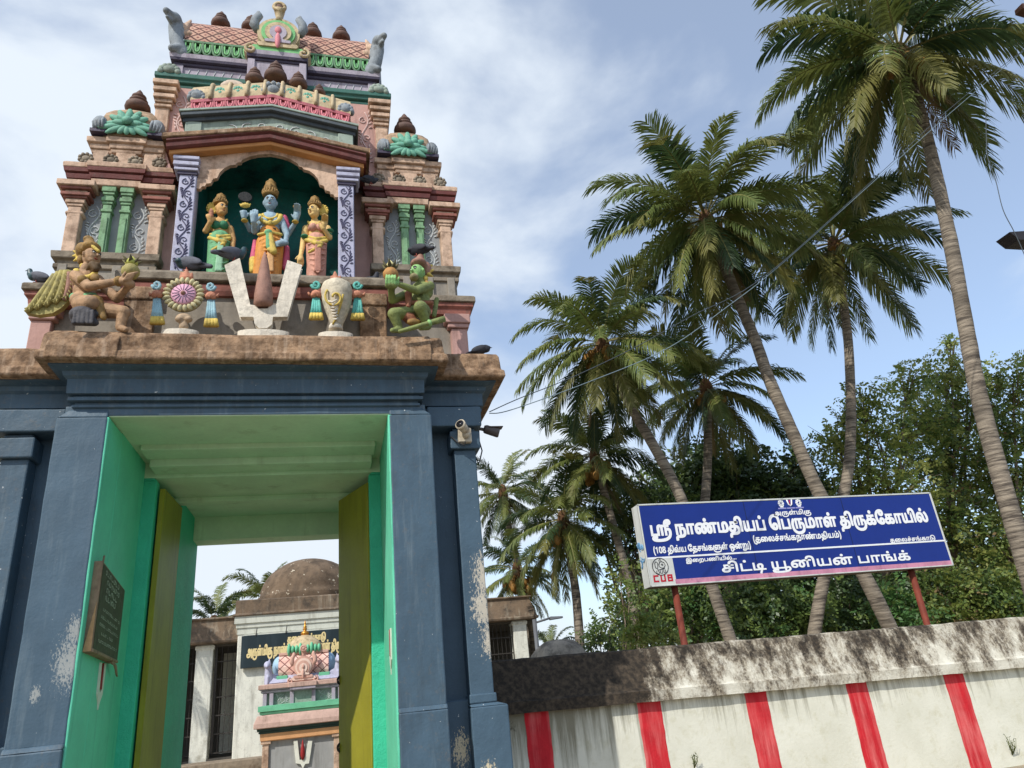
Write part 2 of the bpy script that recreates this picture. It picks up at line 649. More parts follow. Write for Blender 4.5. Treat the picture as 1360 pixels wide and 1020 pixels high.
# ------------------------------------------------------------------ gateway: lower storey
gate = thing('temple_gateway', (0, 0, 0), 'painted temple gateway with blue grey piers, mint passage and a tiered sculpted tower', 'temple gateway')
M_bluepeel = paint('blue grey paint with scuffed corner', BLUE_C, 0.13, 2.2, 0.55, 0.22, 38, streak=((0.17, 0.22, 0.25), 0.25, 9),
                   spots=(0.5, 0.52, 0.52), peel=[((-1.445, 0, 2.2), 0.26), ((-1.43, 0, 2.45), 0.16), ((-1.68, 0, 1.95), 0.08)], peel_c=L(150, 154, 152))
M_bluepeel2 = paint('blue grey paint peeling to plaster', BLUE_C, 0.13, 2.2, 0.55, 0.3, 38, spots=(0.5, 0.52, 0.52),
                    peel=[((2.37, 0.25, 2.75), 0.26), ((2.33, 0.25, 2.42), 0.25), ((2.38, 0.25, 2.1), 0.2)], peel_c=L(190, 182, 166))
M_bluepeel3 = paint('blue grey paint chipped at the base', BLUE_C, 0.13, 2.2, 0.55, 0.3, 38, spots=(0.5, 0.52, 0.52),
                    peel=[((2.02, 0.36, 1.12), 0.17), ((2.25, 0.2, 0.86), 0.15)], peel_c=L(206, 192, 160))

for s in (-1, 1):
    X = lambda a, b: (min(s * a, s * b), max(s * a, s * b))
    m = MB()
    x0, x1 = X(1.40, 1.86)
    m.box(x0, x1, 0.0, 0.5, 1.53, 4.50)
    a0, a1 = X(1.40, 1.76)
    m.hexa([(x0, 0.0, 4.50), (x1, 0.0, 4.50), (x1, 0.5, 4.50), (x0, 0.5, 4.50)], [(a0, 0.025, 4.59), (a1, 0.025, 4.59), (a1, 0.5, 4.59), (a0, 0.5, 4.59)])
    pr = uneven(m.build('pier', M_bluepeel if s < 0 else M_blue, gate))
    m = MB()
    b0, b1 = X(1.403, 1.868)
    m.box(b0, b1, -0.035, 0.52, 0, 1.50)
    m.hexa([(b0, -0.035, 1.50), (b1, -0.035, 1.50), (b1, 0.52, 1.50), (b0, 0.52, 1.50)], [(b0, 0.0, 1.545), (b1, 0.0, 1.545), (b1, 0.5, 1.545), (b0, 0.5, 1.545)])
    uneven(m.build('base_block', M_blue, pr))
    # recessed wall behind the pier and the corner pilaster
    m = MB()
    x0, x1 = X(1.80, 2.30)
    m.box(x0, x1, 0.45, 4.05, 1.5, 4.8)
    m.box(*X(1.80, 2.31), 0.36, 4.06, 0, 1.56)
    m.build('side_wall', M_blue if s < 0 else M_bluepeel3, gate, 0.012)
    m = MB()
    m.box(*X(2.13, 2.38), 0.25, 0.75, 1.58, 4.16)
    m.box(*X(2.09, 2.43), 0.20, 0.78, 4.16, 4.37)
    m.box(*X(2.13, 2.39), 0.25, 0.75, 4.37, 4.42)
    m.box(*X(1.84, 2.46), 0.17, 0.80, 4.42, 4.66)
    cpl = uneven(m.build('corner_pilaster', M_blue if s < 0 else M_bluepeel2, gate), 0.010)
    m = MB()
    p0, p1 = X(2.12, 2.50)
    q0, q1 = X(2.12, 2.40)
    m.box(p0, p1, 0.20, 0.80, 0, 1.48)
    m.hexa([(p0, 0.20, 1.48), (p1, 0.20, 1.48), (p1, 0.8, 1.48), (p0, 0.8, 1.48)], [(q0, 0.235, 1.51), (q1, 0.235, 1.51), (q1, 0.78, 1.51), (q0, 0.78, 1.51)])
    m.box(q0, q1, 0.236, 0.77, 1.51, 1.60)
    uneven(m.build('base_block', M_bluepeel3 if s > 0 else M_blue, cpl), 0.010)
    # mint lining of the passage
    m = MB()
    m.box(*X(1.384, 1.43), 0.008, 0.52, 0, 4.505)
    m.box(*X(1.384, 1.79), 0.52, 1.60, 0, 4.52)
    jm = m.build('jamb', M_mint, gate, 0.01, 2)
    m = MB()
    m.box(*X(1.24, 1.79), 1.60, 1.76, 0, 4.30)
    m.hexa([(min(s * 1.24, s * 1.79), 1.60, 4.30), (max(s * 1.24, s * 1.79), 1.60, 4.30), (max(s * 1.24, s * 1.79), 1.76, 4.30), (min(s * 1.24, s * 1.79), 1.76, 4.30)],
           [(min(s * 1.31, s * 1.79), 1.61, 4.36), (max(s * 1.31, s * 1.79), 1.61, 4.36), (max(s * 1.31, s * 1.79), 1.76, 4.36), (min(s * 1.31, s * 1.79), 1.76, 4.36)])
    m.box(*X(1.32, 1.79), 1.76, 2.72, 0, 4.40)
    m.build('door_jamb', M_mint2, jm, 0.012, 2)
    m = MB()
    m.box(*X(1.15, 1.79), 2.72, 4.04, 0, 4.42)
    m.build('rear_jamb', M_mint2, jm, 0.012, 2)

# door leaves folded back inside the passage
def leaf(hx, hy, ex, ey, rings):
    m = MB()
    d = Vector((ex - hx, ey - hy, 0))
    n = Vector((-d.y, d.x, 0)).normalized() * 0.03
    P = [Vector((hx, hy, 0)) - n, Vector((ex, ey, 0)) - n, Vector((ex, ey, 0)) + n, Vector((hx, hy, 0)) + n]
    m.hexa([p + Vector((0, 0, 0.08)) for p in P], [p + Vector((0, 0, 4.22)) for p in P])
    o = m.build('door_leaf', M_olive, gate, 0.006)
    m = MB()
    u = d.normalized()
    for z in (0.55, 1.5, 2.4, 3.3, 4.1):
        for w in (-1, 1):
            c = Vector((hx, hy, 0)) + u * (d.length * 0.5) + n * 1.08 * w
            e = u * (d.length * 0.5)
            m.hexa([c - e + Vector((0, 0, z - 0.05)), c + e + Vector((0, 0, z - 0.05)), c + e + n * w * 0.45 + Vector((0, 0, z - 0.05)), c - e + n * w * 0.45 + Vector((0, 0, z - 0.05))],
                   [c - e + Vector((0, 0, z + 0.05)), c + e + Vector((0, 0, z + 0.05)), c + e + n * w * 0.45 + Vector((0, 0, z + 0.05)), c - e + n * w * 0.45 + Vector((0, 0, z + 0.05))])
    if rings:
        m2 = MB()
        for z in (1.16, 1.92):
            c = Vector((ex, ey, z)) - u * 0.02
            m2.tube([c + Vector((-0.05 * math.cos(t), -0.02, 0.05 * math.sin(t))) for t in [2 * PI * k / 12 for k in range(13)]], 0.014, 6)
            m2.box(c.x - 0.03, c.x + 0.03, c.y - 0.02, c.y + 0.03, z - 0.02, z + 0.02)
        m2.build('door_ring', simple('dark iron', (0.03, 0.028, 0.026), 0.5, 0.7), o)
    return o


leaf(-1.19, 1.68, -1.16, 2.62, False)
leaf(1.25, 1.68, 0.90, 2.56, True)

m = MB()
m.box(-1.43, 1.43, 0.032, 0.92, 4.514, 4.9)
m.box(-1.30, 1.30, 0.92, 1.27, 4.455, 4.9)
m.box(-1.43, 1.43, 0.925, 1.6, 4.515, 4.9)
m.box(-1.27, 1.27, 1.27, 1.60, 4.37, 4.9)
m.box(-1.43, 1.43, 1.60, 3.66, 4.33, 4.9)
m.box(-1.43, 1.43, 2.55, 2.72, 4.27, 4.9)
m.box(-1.43, 1.43, 3.66, 4.05, 4.00, 4.9)
m.build('passage_ceiling', M_pale, gate, 0.012, 2)

m = MB()
m.box(-1.80, 1.80, 0.026, 0.5, 4.522, 4.63)
m.box(-2.3, 2.3, 0.47, 4.04, 4.62, 5.3)
m.build('lintel', M_blue, gate, 0.012, 2)

PL = [(-2.48, 0.40), (-1.74, 0.40), (-1.74, 0.0), (1.74, 0.0), (1.74, 0.40), (2.48, 0.40), (2.48, 4.05), (-2.48, 4.05)]
m = MB()
m.band(PL, [(-0.02, 4.60), (0.0, 4.61), (0.0, 4.635), (-0.02, 4.64), (-0.02, 4.665), (0.035, 4.67), (0.035, 4.705), (-0.005, 4.71), (-0.005, 4.73), (0.05, 4.74),
            (0.055, 4.895), (0.09, 4.92), (0.10, 4.965), (0.20, 4.985), (0.20, 5.06)])
m.build('cornice_soffit', M_blue, gate)
m = MB()
m.band(PL, [(0.10, 5.0), (0.295, 5.005), (0.305, 5.03), (0.30, 5.10), (0.27, 5.12), (0.255, 5.29), (0.235, 5.335), (0.17, 5.355), (-0.2, 5.365)])
for x0, x1 in ((-1.95, -1.30), (1.28, 1.86)):
    m.slab([(0.3, 5.02), (-0.318, 5.015), (-0.315, 5.14), (-0.285, 5.24), (-0.25, 5.31), (-0.18, 5.375), (0.3, 5.385)], 'x', x0, x1)
uneven(m.build('cornice_slab', M_brown, gate), 0.022, 4)

# ------------------------------------------------------------------ platform behind the statues
m = MB()
m.box(-1.36, 1.36, 0.15, 2.2, 5.33, 6.02)
m.build('panel_wall', M_plinth, gate, 0.008)
for s in (-1, 1):
    X = lambda a, b: (min(s * a, s * b), max(s * a, s * b))
    m = MB()
    m.box(*X(1.10, 1.41), 0.07, 0.6, 5.34, 6.05)
    m.box(*X(1.09, 1.42), 0.05, 0.6, 5.9, 6.06)
    m.build('panel_post', M_brown, gate, 0.015, 2)
    m = MB()
    m.box(*X(1.36, 2.36), 0.60, 2.2, 5.3, 6.05)
    wall = m.build('wing_wall', M_plinth, gate, 0.008)
    m = MB()
    m.box(*X(2.24, 2.45), 0.52, 2.2, 5.3, 5.86)
    m.box(*X(2.20, 2.47), 0.49, 2.2, 5.86, 5.92)
    m.box(*X(2.16, 2.49), 0.47, 2.2, 5.92, 6.05)
    m.build('wing_post', M_pink, wall, 0.01)
    m = MB()
    m.band(plan(*X(1.30, 2.45), 0.55, 2.2), [(0.0, 6.04), (0.05, 6.05), (0.06, 6.12), (0.09, 6.15), (0.09, 6.20)], 0)
    m.build('wing_moulding', M_maroon2, wall)
    m = MB()
    m.band(plan(*X(1.30, 2.45), 0.55, 2.2), [(0.05, 6.20), (0.12, 6.205), (0.12, 6.285), (0.08, 6.31), (-0.1, 6.31)])
    m.build('wing_ledge', M_stone, wall, 0.008)
m = MB()
m.band(plan(-1.40, 1.40, 0.15, 2.2), [(-0.02, 5.99), (0.04, 6.0), (0.06, 6.05), (0.07, 6.12), (0.04, 6.125), (0.04, 6.15)])
m.build('ledge_moulding', M_maroon2, gate)
m = MB()
m.band(plan(-1.42, 1.42, 0.15, 2.2), [(0.0, 6.15), (0.105, 6.16), (0.11, 6.24), (0.09, 6.285), (-0.1, 6.29)])
m.build('ledge_slab', M_stone, gate, 0.01)

def gable(mb, prof, X, rise, mi=0):
    """closed (y,z) outline carried along the width, lifted in the middle like a low gable"""
    n = len(prof)
    vs = []
    for x, dz in ((-X, 0), (0, rise), (X, 0)):
        vs += [(x, y, z + dz) for y, z in prof]
    fs = []
    for k in (0, 1):
        for i in range(n):
            j = (i + 1) % n
            fs.append((k * n + i, k * n + j, (k + 1) * n + j, (k + 1) * n + i))
    fs.append(tuple(range(n)))
    fs.append(tuple(2 * n + i for i in range(n))[::-1])
    mb.add(vs, [f[::-1] for f in fs], mi)


# ------------------------------------------------------------------ tower core with the niche
m = MB()
for s in (-1, 1):
    X = lambda a, b: (min(s * a, s * b), max(s * a, s * b))
    m.box(*X(0.97, 1.52), 0.98, 2.1, 6.25, 9.9)
m.box(-0.97, 0.97, 0.97, 2.1, 8.75, 9.9)
m.box(-1.0, 1.0, 1.32, 2.09, 6.25, 8.8)
m.build('tower_wall', M_pink, gate, 0.01)
m = MB()
for s in (-1, 1):
    X = lambda a, b: (min(s * a, s * b), max(s * a, s * b))
    m.box(*X(0.87, 1.03), 0.5, 1.25, 6.27, 8.30)
m.box(-0.88, 0.88, 1.2, 1.3, 6.27, 8.75)
gable(m, [(0.505, 8.27), (1.21, 8.27), (1.21, 8.36), (0.505, 8.36)], 0.9, 0.14)
m.build('niche_lining', M_niche, gate)


def vine_on(name, mat_, parent, *a, **k):
    return vine(*a, **k).build(name, mat_, parent)


for s in (-1, 1):
    X = lambda a, b: (min(s * a, s * b), max(s * a, s * b))
    m = MB()
    m.box(*X(0.86, 1.06), 0.40, 0.60, 6.27, 7.90)
    col = m.build('porch_column', M_lilacw, gate, 0.01)
    m = MB()
    for z0, z1, e in ((7.88, 7.93, 0.02), (7.93, 7.97, 0.045), (7.97, 8.0, 0.02), (8.0, 8.06, 0.055), (8.06, 8.09, 0.03), (8.09, 8.14, 0.06)):
        m.box(*X(0.86 - e * 0.4, 1.06 + e * 1.4), 0.40 - e, 0.6, z0, z1, 1 if e > 0.04 else 0)
    m.build('capital', [M_violet, M_lilacw], col, 0.006)
    x0, x1 = X(0.875, 1.045)
    vine(x0, x1, 6.32, 7.86, 0.397, 0.0105, 9).build('scroll_relief', M_line, col)

# scalloped arch board
half = [(0.86, 7.72), (0.82, 7.715), (0.80, 7.755), (0.765, 7.76), (0.755, 7.80), (0.70, 7.815), (0.675, 7.885), (0.63, 7.90), (0.605, 7.985), (0.555, 8.06), (0.49, 8.115),
        (0.42, 8.13), (0.40, 8.165), (0.36, 8.175), (0.345, 8.215), (0.26, 8.275), (0.15, 8.32), (0.0, 8.345)]
top = [(0.0, 8.50), (0.86, 8.24)]
m = MB()
for s in (-1, 1):
    for i in range(len(half) - 1):
        a, b = half[i], half[i + 1]
        za = 8.20 + (1 - a[0] / 0.86) * 0.24
        zb = 8.20 + (1 - b[0] / 0.86) * 0.24
        q = [(s * a[0], a[1]), (s * b[0], b[1]), (s * b[0], zb), (s * a[0], za)]
        if s > 0:
            q = q[::-1]
        m.slab(q, 'y', 0.44, 0.50)
m.build('scalloped_arch', M_peach, gate)


RISE = 0.27
m = MB()
gable(m, [(0.33, 8.135), (0.52, 8.135), (0.52, 8.2), (0.33, 8.2)], 1.19, RISE)
porch = m.build('porch_beam', M_orange, gate, 0.008)
m = MB()
gable(m, [(0.30, 8.185), (0.9, 8.19), (0.9, 8.31), (0.25, 8.31), (0.25, 8.285), (0.28, 8.27), (0.28, 8.245), (0.26, 8.24), (0.27, 8.20)], 1.22, RISE)
m.build('roof_moulding', M_maroon, gate)
m = MB()
gable(m, [(0.23, 8.31), (0.97, 8.31), (0.97, 8.46), (0.42, 8.455), (0.30, 8.42), (0.235, 8.38)], 1.27, RISE - 0.02)
m.build('roof_slab', M_brown, gate, 0.01)
m = MB()
gable(m, [(0.44, 8.44), (0.98, 8.44), (0.98, 8.75), (0.44, 8.75)], 1.04, RISE - 0.04)
att = m.build('attic_panel', M_greyg, gate)
for s in (-1, 1):
    m = MB()
    m.box(min(s * 0.86, s * 1.06), max(s * 0.86, s * 1.06), 0.41, 0.97, 8.44, 8.76)
    m.build('attic_post', M_greyg, att, 0.008)
m = MB()
for s in (-1, 1):
    for k in range(4):
        t = (k + 0.6) / 4.4
        cx = s * 0.84 * t
        m.tube(spiral((cx, 8.60 + (1 - t) * 0.22), 0.085, k, 1.3 * (1 if k % 2 else -1), 16, 0.1, 0.436), 0.008, 4)
m.build('scroll_relief', M_scroll, att)
m = MB()
gable(m, [(0.40, 8.73), (0.97, 8.73), (0.97, 8.79), (0.40, 8.79)], 1.09, RISE - 0.05)
gable(m, [(0.345, 8.785), (0.97, 8.785), (0.97, 8.84), (0.345, 8.84)], 1.11, RISE - 0.05)
m.build('attic_moulding', M_dgrey, att, 0.006)
m = MB()
gable(m, [(0.33, 8.84), (0.97, 8.84), (0.97, 8.91), (0.40, 8.905), (0.335, 8.88)], 1.13, RISE - 0.05)
m.build('attic_slab', M_greyg, att, 0.006)


def petals(mb, x0, x1, z0, z1, y, n, rise=0.0, X=1.0, mi=(0, 1), back=0.06, lean=0.05):
    """a row of hanging lotus petals along x, each with a raised rim and a paler heart"""
    w = (x1 - x0) / n
    h = z1 - z0
    for k in range(n):
        cx = x0 + (k + 0.5) * w
        dz = rise * (1 - abs(cx) / X)
        rot = Matrix.Rotation(-lean * 4, 3, 'X')
        mb.ell((cx, y + 0.03, z0 + h * 0.50 + dz), (w * 0.49, back * 0.8, h * 0.52), mi[0], 10, 8, rot)
        for q, r_, mm in ((0.46, 0.018, 0), (0.25, 0.012, 1)):
            pts = [(cx + w * q * math.cos(t), y - 0.012 - 0.02 * math.sin(t) ** 2, z0 + h * (0.98 - 0.02 * q) + dz - h * (0.5 + q) * abs(math.sin(t)) ** 0.7) for t in [PI * i / 8 for i in range(9)]]
            mb.tube(pts, r_, 5, mi[mm])


M_rose2 = paint('pale rose petal heart paint', L(214, 132, 140), 0.15, 9, 0.65, 0.3, 50)
M_green2 = paint('pale green petal heart paint', L(120, 184, 120), 0.15, 9, 0.65, 0.3, 50)
m = MB()
gable(m, [(0.44, 8.90), (0.97, 8.90), (0.97, 9.09), (0.44, 9.09)], 1.0, RISE - 0.05)
gable(m, [(0.40, 9.06), (0.97, 9.06), (0.97, 9.11), (0.40, 9.11)], 1.02, RISE - 0.05)
petals(m, -1.01, 1.01, 8.90, 9.09, 0.43, 15, RISE - 0.05, 1.0)
m.build('lotus_band', [M_rose, M_rose2], gate)
# little barrel roof over the porch
pr = [(0.97, 9.10)] + [(0.72 - 0.30 * math.cos(t), 9.10 + 0.44 * math.sin(t)) for t in [PI / 2 * k / 7 for k in range(7, -1, -1)]]
pr = [(0.97, 9.53)] + [(0.72 - 0.31 * math.cos(PI / 2 * k / 7), 9.10 + 0.44 * math.sin(PI / 2 * k / 7)) for k in range(7, -1, -1)] + [(0.97, 9.10)]
m = MB()
gable(m, pr[::-1], 1.03, RISE - 0.03)
vault = m.build('porch_roof', M_cream, gate)
m = MB()
for k in range(-4, 5):
    cx = k * 0.225
    dz = (RISE - 0.03) * (1 - abs(cx) / 1.03)
    if k in (-4, 0, 4):
        continue
    for j in range(5):
        a = PI * (0.1 + 0.8 * j / 4)
        m.ell((cx + 0.055 * math.cos(a), 0.475, 9.235 + dz + 0.06 * math.sin(a)), (0.035, 0.05, 0.05), 0, 8, 6)
    m.ell((cx, 0.46, 9.22 + dz), (0.035, 0.05, 0.05), 0, 8, 6)
    for e in (-0.112, 0.112):
        pts = []
        for q in range(8):
            t = PI / 2 * q / 7
            pts.append((cx + e, 0.72 - 0.325 * math.cos(t), 9.10 + (RISE - 0.03) * (1 - abs(cx + e) / 1.03) + 0.455 * math.sin(t)))
        m.tube(pts, 0.026, 6, 1)
m.build('roof_ornament', [M_aqua, M_cream], vault)
for k, cx in enumerate((-0.96, 0.0, 0.96)):
    m = MB()
    dz = (RISE - 0.03) * (1 - abs(cx) / 1.03)
    for j in range(7):
        a = PI * j / 6
        rr = 0.13 if k == 1 else 0.085
        m.ell((cx + rr * math.cos(a), 0.455, 9.17 + dz + rr * 1.1 * math.sin(a)), (0.04, 0.06, 0.05), 0, 8, 6)
    m.ell((cx, 0.45, 9.2 + dz), (0.09, 0.07, 0.09), 0, 10, 6)
    m.build('roof_shell', M_volute, vault)


def finial(c, h, parent, name='finial', mat_=None):
    m = MB()
    P = [(0.34, 0.0), (0.40, 0.05), (0.44, 0.14), (0.42, 0.25), (0.34, 0.32), (0.26, 0.35), (0.25, 0.38), (0.31, 0.41), (0.32, 0.47), (0.26, 0.52), (0.20, 0.54), (0.20, 0.57), (0.25, 0.60), (0.25, 0.67),
         (0.17, 0.73), (0.11, 0.76), (0.13, 0.82), (0.09, 0.90), (0.02, 1.0)]
    m.lathe([(r * h * 0.95, z * h) for r, z in P], c, 20)
    return m.build(name, mat_ or M_finial, parent)


finial((-0.28, 0.66, 9.76), 0.31, vault)
finial((0.0, 0.66, 9.84), 0.38, vault)
finial((0.31, 0.66, 9.75), 0.31, vault)
finial((0.60, 0.68, 9.66), 0.22, vault)

# ------------------------------------------------------------------ upper tier
for s in (-1, 1):
    X = lambda a, b: (min(s * a, s * b), max(s * a, s * b))
    m = MB()
    m.box(*X(1.40, 1.58), 0.93, 2.0, 8.0, 9.52)
    pc = m.build('tower_column', M_peach, gate, 0.01)
    m = MB()
    for z0, z1, e in ((9.42, 9.47, 0.03), (9.50, 9.56, 0.03), (9.56, 9.63, 0.065), (9.63, 9.67, 0.03), (9.67, 9.74, 0.08), (9.74, 9.78, 0.05), (9.78, 9.86, 0.10)):
        m.box(*X(1.40 - e, 1.58 + e * 0.5), 0.93 - e, 1.98, z0, z1)
    m.build('capital', M_peach, pc, 0.008)
    x0, x1 = X(1.14, 1.36)
    vine(x0, x1, 8.1, 9.7, 0.975, 0.013, 5).build('scroll_relief', M_scrollp, gate)
m = MB()
m.band(plan(-1.56, 1.56, 1.0, 2.0), [(-0.02, 9.84), (0.02, 9.85), (0.03, 9.89), (0.0, 9.90), (0.0, 9.92), (0.05, 9.93), (0.06, 9.98), (0.085, 9.99), (0.085, 10.07), (0.0, 10.10)])
m.build('tier_cornice', M_teal, gate, 0.008)
for s in (-1, 1):
    m = MB()
    for j in range(7):
        a = PI * j / 6
        m.ell((s * 1.46 + 0.11 * math.cos(a), 0.93, 10.09 + 0.10 * math.sin(a)), (0.05, 0.045, 0.05), 0, 8, 6)
    m.ell((s * 1.46, 0.92, 10.12), (0.09, 0.05, 0.07), 0, 10, 6)
    m.build('corner_rosette', M_greyg, gate)
m = MB()
m.box(-1.40, 1.40, 1.06, 1.95, 10.06, 10.38)
m.box(-0.38, 0.38, 0.84, 1.3, 10.06, 10.46)
for s in (-1, 1):
    for c in (0.36, 1.36):
        m.box(s * c - 0.05, s * c + 0.05, 1.03 if c > 1 else 0.81, 1.5, 10.06, 10.38)
m.build('tier_wall', M_lilac, gate, 0.006)
for s in (-1, 1):
    m = MB()
    m.tube([(s * 1.3, 1.058, 10.105), (s * 0.45, 1.058, 10.105)], 0.005, 4)
    for k in range(8):
        cx = s * (0.47 + k * 0.115)
        m.tube([(cx, 1.056, 10.10), (cx + 0.06, 1.056, 10.30)], 0.006, 4)
    m.build('incised_lines', M_scroll, gate)
m = MB()
m.band(plan(-1.40, 1.40, 1.06, 1.95), [(0.0, 10.33), (0.03, 10.34), (0.04, 10.37), (0.02, 10.38), (0.08, 10.39), (0.09, 10.43), (0.10, 10.50), (-0.1, 10.51)], [1, 1, 1, 1, 1, 0, 0])
m.band(plan(-0.37, 0.37, 0.84, 1.3), [(0.0, 10.36), (0.02, 10.365), (0.03, 10.39), (0.01, 10.40), (0.05, 10.405), (0.06, 10.45), (0.07, 10.52), (-0.1, 10.53)], [1, 1, 1, 1, 1, 0, 0])
m.build('tier_moulding', [M_lilac, M_violet], gate)
m = MB()
m.box(-1.32, 1.32, 1.05, 1.9, 10.50, 10.80)
for x0, x1 in ((-1.34, -0.40), (0.40, 1.34)):
    petals(m, x0, x1, 10.52, 10.78, 1.02, 7)
m.box(-1.33, 1.33, 0.99, 1.9, 10.765, 10.80)
m.build('lotus_band', [M_green, M_green2], gate)

# barrel roof covered in diamond scales
M_scale = bpy.data.materials.new('diamond scale roof paint')
t = NT(M_scale)
sx = t.sep()
u = t.math('MULTIPLY', sx[0], 5.2)
v = t.math('MULTIPLY', sx[2], 6.6)
a = t.math('ABSOLUTE', t.math('SUBTRACT', t.math('FRACT', t.math('ADD', u, v)), 0.5))
b = t.math('ABSOLUTE', t.math('SUBTRACT', t.math('FRACT', t.math('SUBTRACT', u, v)), 0.5))
mn = t.math('MINIMUM', a, b)
mx = t.math('MINIMUM', t.math('SUBTRACT', 0.5, a), t.math('SUBTRACT', 0.5, b))
line = t.rng(mn, 0.075, 0.105, 1, 0)
dot = t.rng(t.math('MAXIMUM', t.math('SUBTRACT', 0.5, a), t.math('SUBTRACT', 0.5, b)), 0.10, 0.14, 1, 0)
base = t.mix(t.rng(t.noise(7, 5), 0.3, 0.7), L(176, 126, 108), L(204, 166, 142))
base = t.mix(dot, base, L(120, 62, 58))
base = t.mix(line, base, L(92, 52, 48))
base = t.mix(t.math('MULTIPLY', t.rng(t.noise(9, 6), 0.55, 0.7), 0.6), base, L(90, 72, 60))
t.l.new(base, t.p.inputs['Base Color'])
t.p.inputs['Roughness'].default_value = 0.75
t.bump(t.math('MULTIPLY', line, -1.0), 0.8, 0.03)
vp = [(1.02 + 0.48 * (1 - math.cos(PI / 2 * k / 9)), 10.79 + 0.76 * math.sin(PI / 2 * k / 9)) for k in range(10)]
vp += [(2.0 - (y - 1.02), z) for y, z in vp[-2::-1]]
m = MB()
m.slab([(y, z) for y, z in vp], 'x', -1.33, 1.33, 0, False)
roof = m.build('scale_roof', M_scale, gate)
for x in (-0.93, -0.48, 0.47, 0.92):
    finial((x, 1.42, 11.60), 0.35, roof)


# horseshoe gable ornament
def omega(cx, cz, r, k=1.0):
    pts = []
    for i in range(25):
        a = -PI * 0.30 + (PI * 1.60) * i / 24
        pts.append((cx + r * math.cos(a), cz + r * math.sin(a)))
    foot = [(cx - r * 0.55, cz - r * 1.02), (cx - r * 0.95, cz - r * 1.16), (cx - r * 1.42, cz - r * 1.16), (cx - r * 1.55, cz - r * 1.36), (cx - r * 1.40, cz - r * 1.55)]
    return pts + foot + [(2 * cx - x, z) for x, z in foot[::-1]]


def kudu(parent, cx, y, z0, w, cols, name='horseshoe_gable', tip=True):
    r = w / 3.1
    cz = z0 + r * 1.55
    m = MB()
    m.slab(omega(cx, cz, r), 'y', y, y + 0.14, 0)
    m.slab([(cx + (x - cx) * 0.80, cz + (z - cz) * 0.82 - r * 0.05) for x, z in omega(cx, cz, r)], 'y', y - 0.03, y + 0.05, 1)
    m.slab([(cx + (x - cx) * 0.62, cz + (z - cz) * 0.64 - r * 0.10) for x, z in omega(cx, cz, r)], 'y', y - 0.055, y + 0.05, 2)
    m.slab([(cx + (x - cx) * 0.40, cz + (z - cz) * 0.44 - r * 0.16) for x, z in omega(cx, cz, r)], 'y', y - 0.07, y + 0.05, 3)
    m.ell((cx, y - 0.07, cz - r * 0.05), (r * 0.16, 0.03, r * 0.22), 4)
    m.ell((cx, y - 0.075, cz - r * 0.75), (r * 0.13, 0.035, r * 0.5), 4)
    for s in (-1, 1):
        m.tube(spiral((cx + s * r * 1.22, cz - r * 1.30), r * 0.30, PI / 2, -s * 1.2, 14, 0.15, y - 0.03), r * 0.08, 6, 0)
    if tip:
        m.tube([(cx, y + 0.05, cz + r * 0.9), (cx, y + 0.04, cz + r * 1.15), (cx, y + 0.03, cz + r * 1.45), (cx, y, cz + r * 1.65)], [r * 0.24, r * 0.17, r * 0.24, r * 0.30], 10, 0)
        m.tube([(cx + r * 0.26 * math.cos(q), y - 0.02, cz + r * 1.72 + r * 0.26 * math.sin(q)) for q in [2 * PI * i / 14 for i in range(15)]], r * 0.10, 6, 0)
        m.ell((cx, y, cz + r * 1.72), (r * 0.22, 0.05, r * 0.22), 5)
        for s in (-1, 1):
            pts = [(cx + s * r * q, y + 0.03, cz + r * z) for q, z in ((1.02, 0.1), (1.16, 0.5), (1.12, 0.85), (0.95, 1.15), (1.0, 1.4))]
            m.tube(pts, [r * 0.16, r * 0.24, r * 0.22, r * 0.2, r * 0.08], 8, 6)
    return m.build(name, cols, parent)


kudu(gate, 0.0, 0.80, 10.45, 0.94, [M_cream, M_green2, M_cream, M_lilac, M_rose2, M_finial, M_volute])

# horned beast heads that close the ends of the ridge
for s in (-1, 1):
    X = lambda x: s * x
    P = [('c', (X(1.36), 1.05, 10.55), (X(1.44), 1.02, 10.80), 0.12, 0.10, 0), ('c', (X(1.44), 1.02, 10.80), (X(1.47), 1.05, 11.08), 0.10, 0.11, 0),
         ('e', (X(1.48), 1.0, 11.16), (0.10, 0.14, 0.11), 0), ('c', (X(1.50), 0.95, 11.17), (X(1.56), 0.80, 11.12), 0.07, 0.05, 0),
         ('c', (X(1.52), 0.93, 11.08), (X(1.54), 0.82, 11.02), 0.045, 0.03, 0),
         ('c', (X(1.45), 1.05, 11.24), (X(1.52), 1.08, 11.42), 0.05, 0.02, 1), ('c', (X(1.36), 1.08, 11.10), (X(1.30), 1.14, 11.36), 0.07, 0.02, 1),
         ('c', (X(1.30), 1.08, 10.98), (X(1.20), 1.12, 11.05), 0.08, 0.03, 1), ('e', (X(1.55), 0.90, 11.19), (0.03, 0.03, 0.03), 1),
         ('c', (X(1.38), 0.98, 10.60), (X(1.46), 0.94, 10.55), 0.07, 0.06, 0), ('c', (X(1.44), 1.3, 10.6), (X(1.46), 1.4, 11.1), 0.10, 0.08, 0)]
    blob('beast_head', P, [M_volute, M_peach], gate, 0.016, 2)

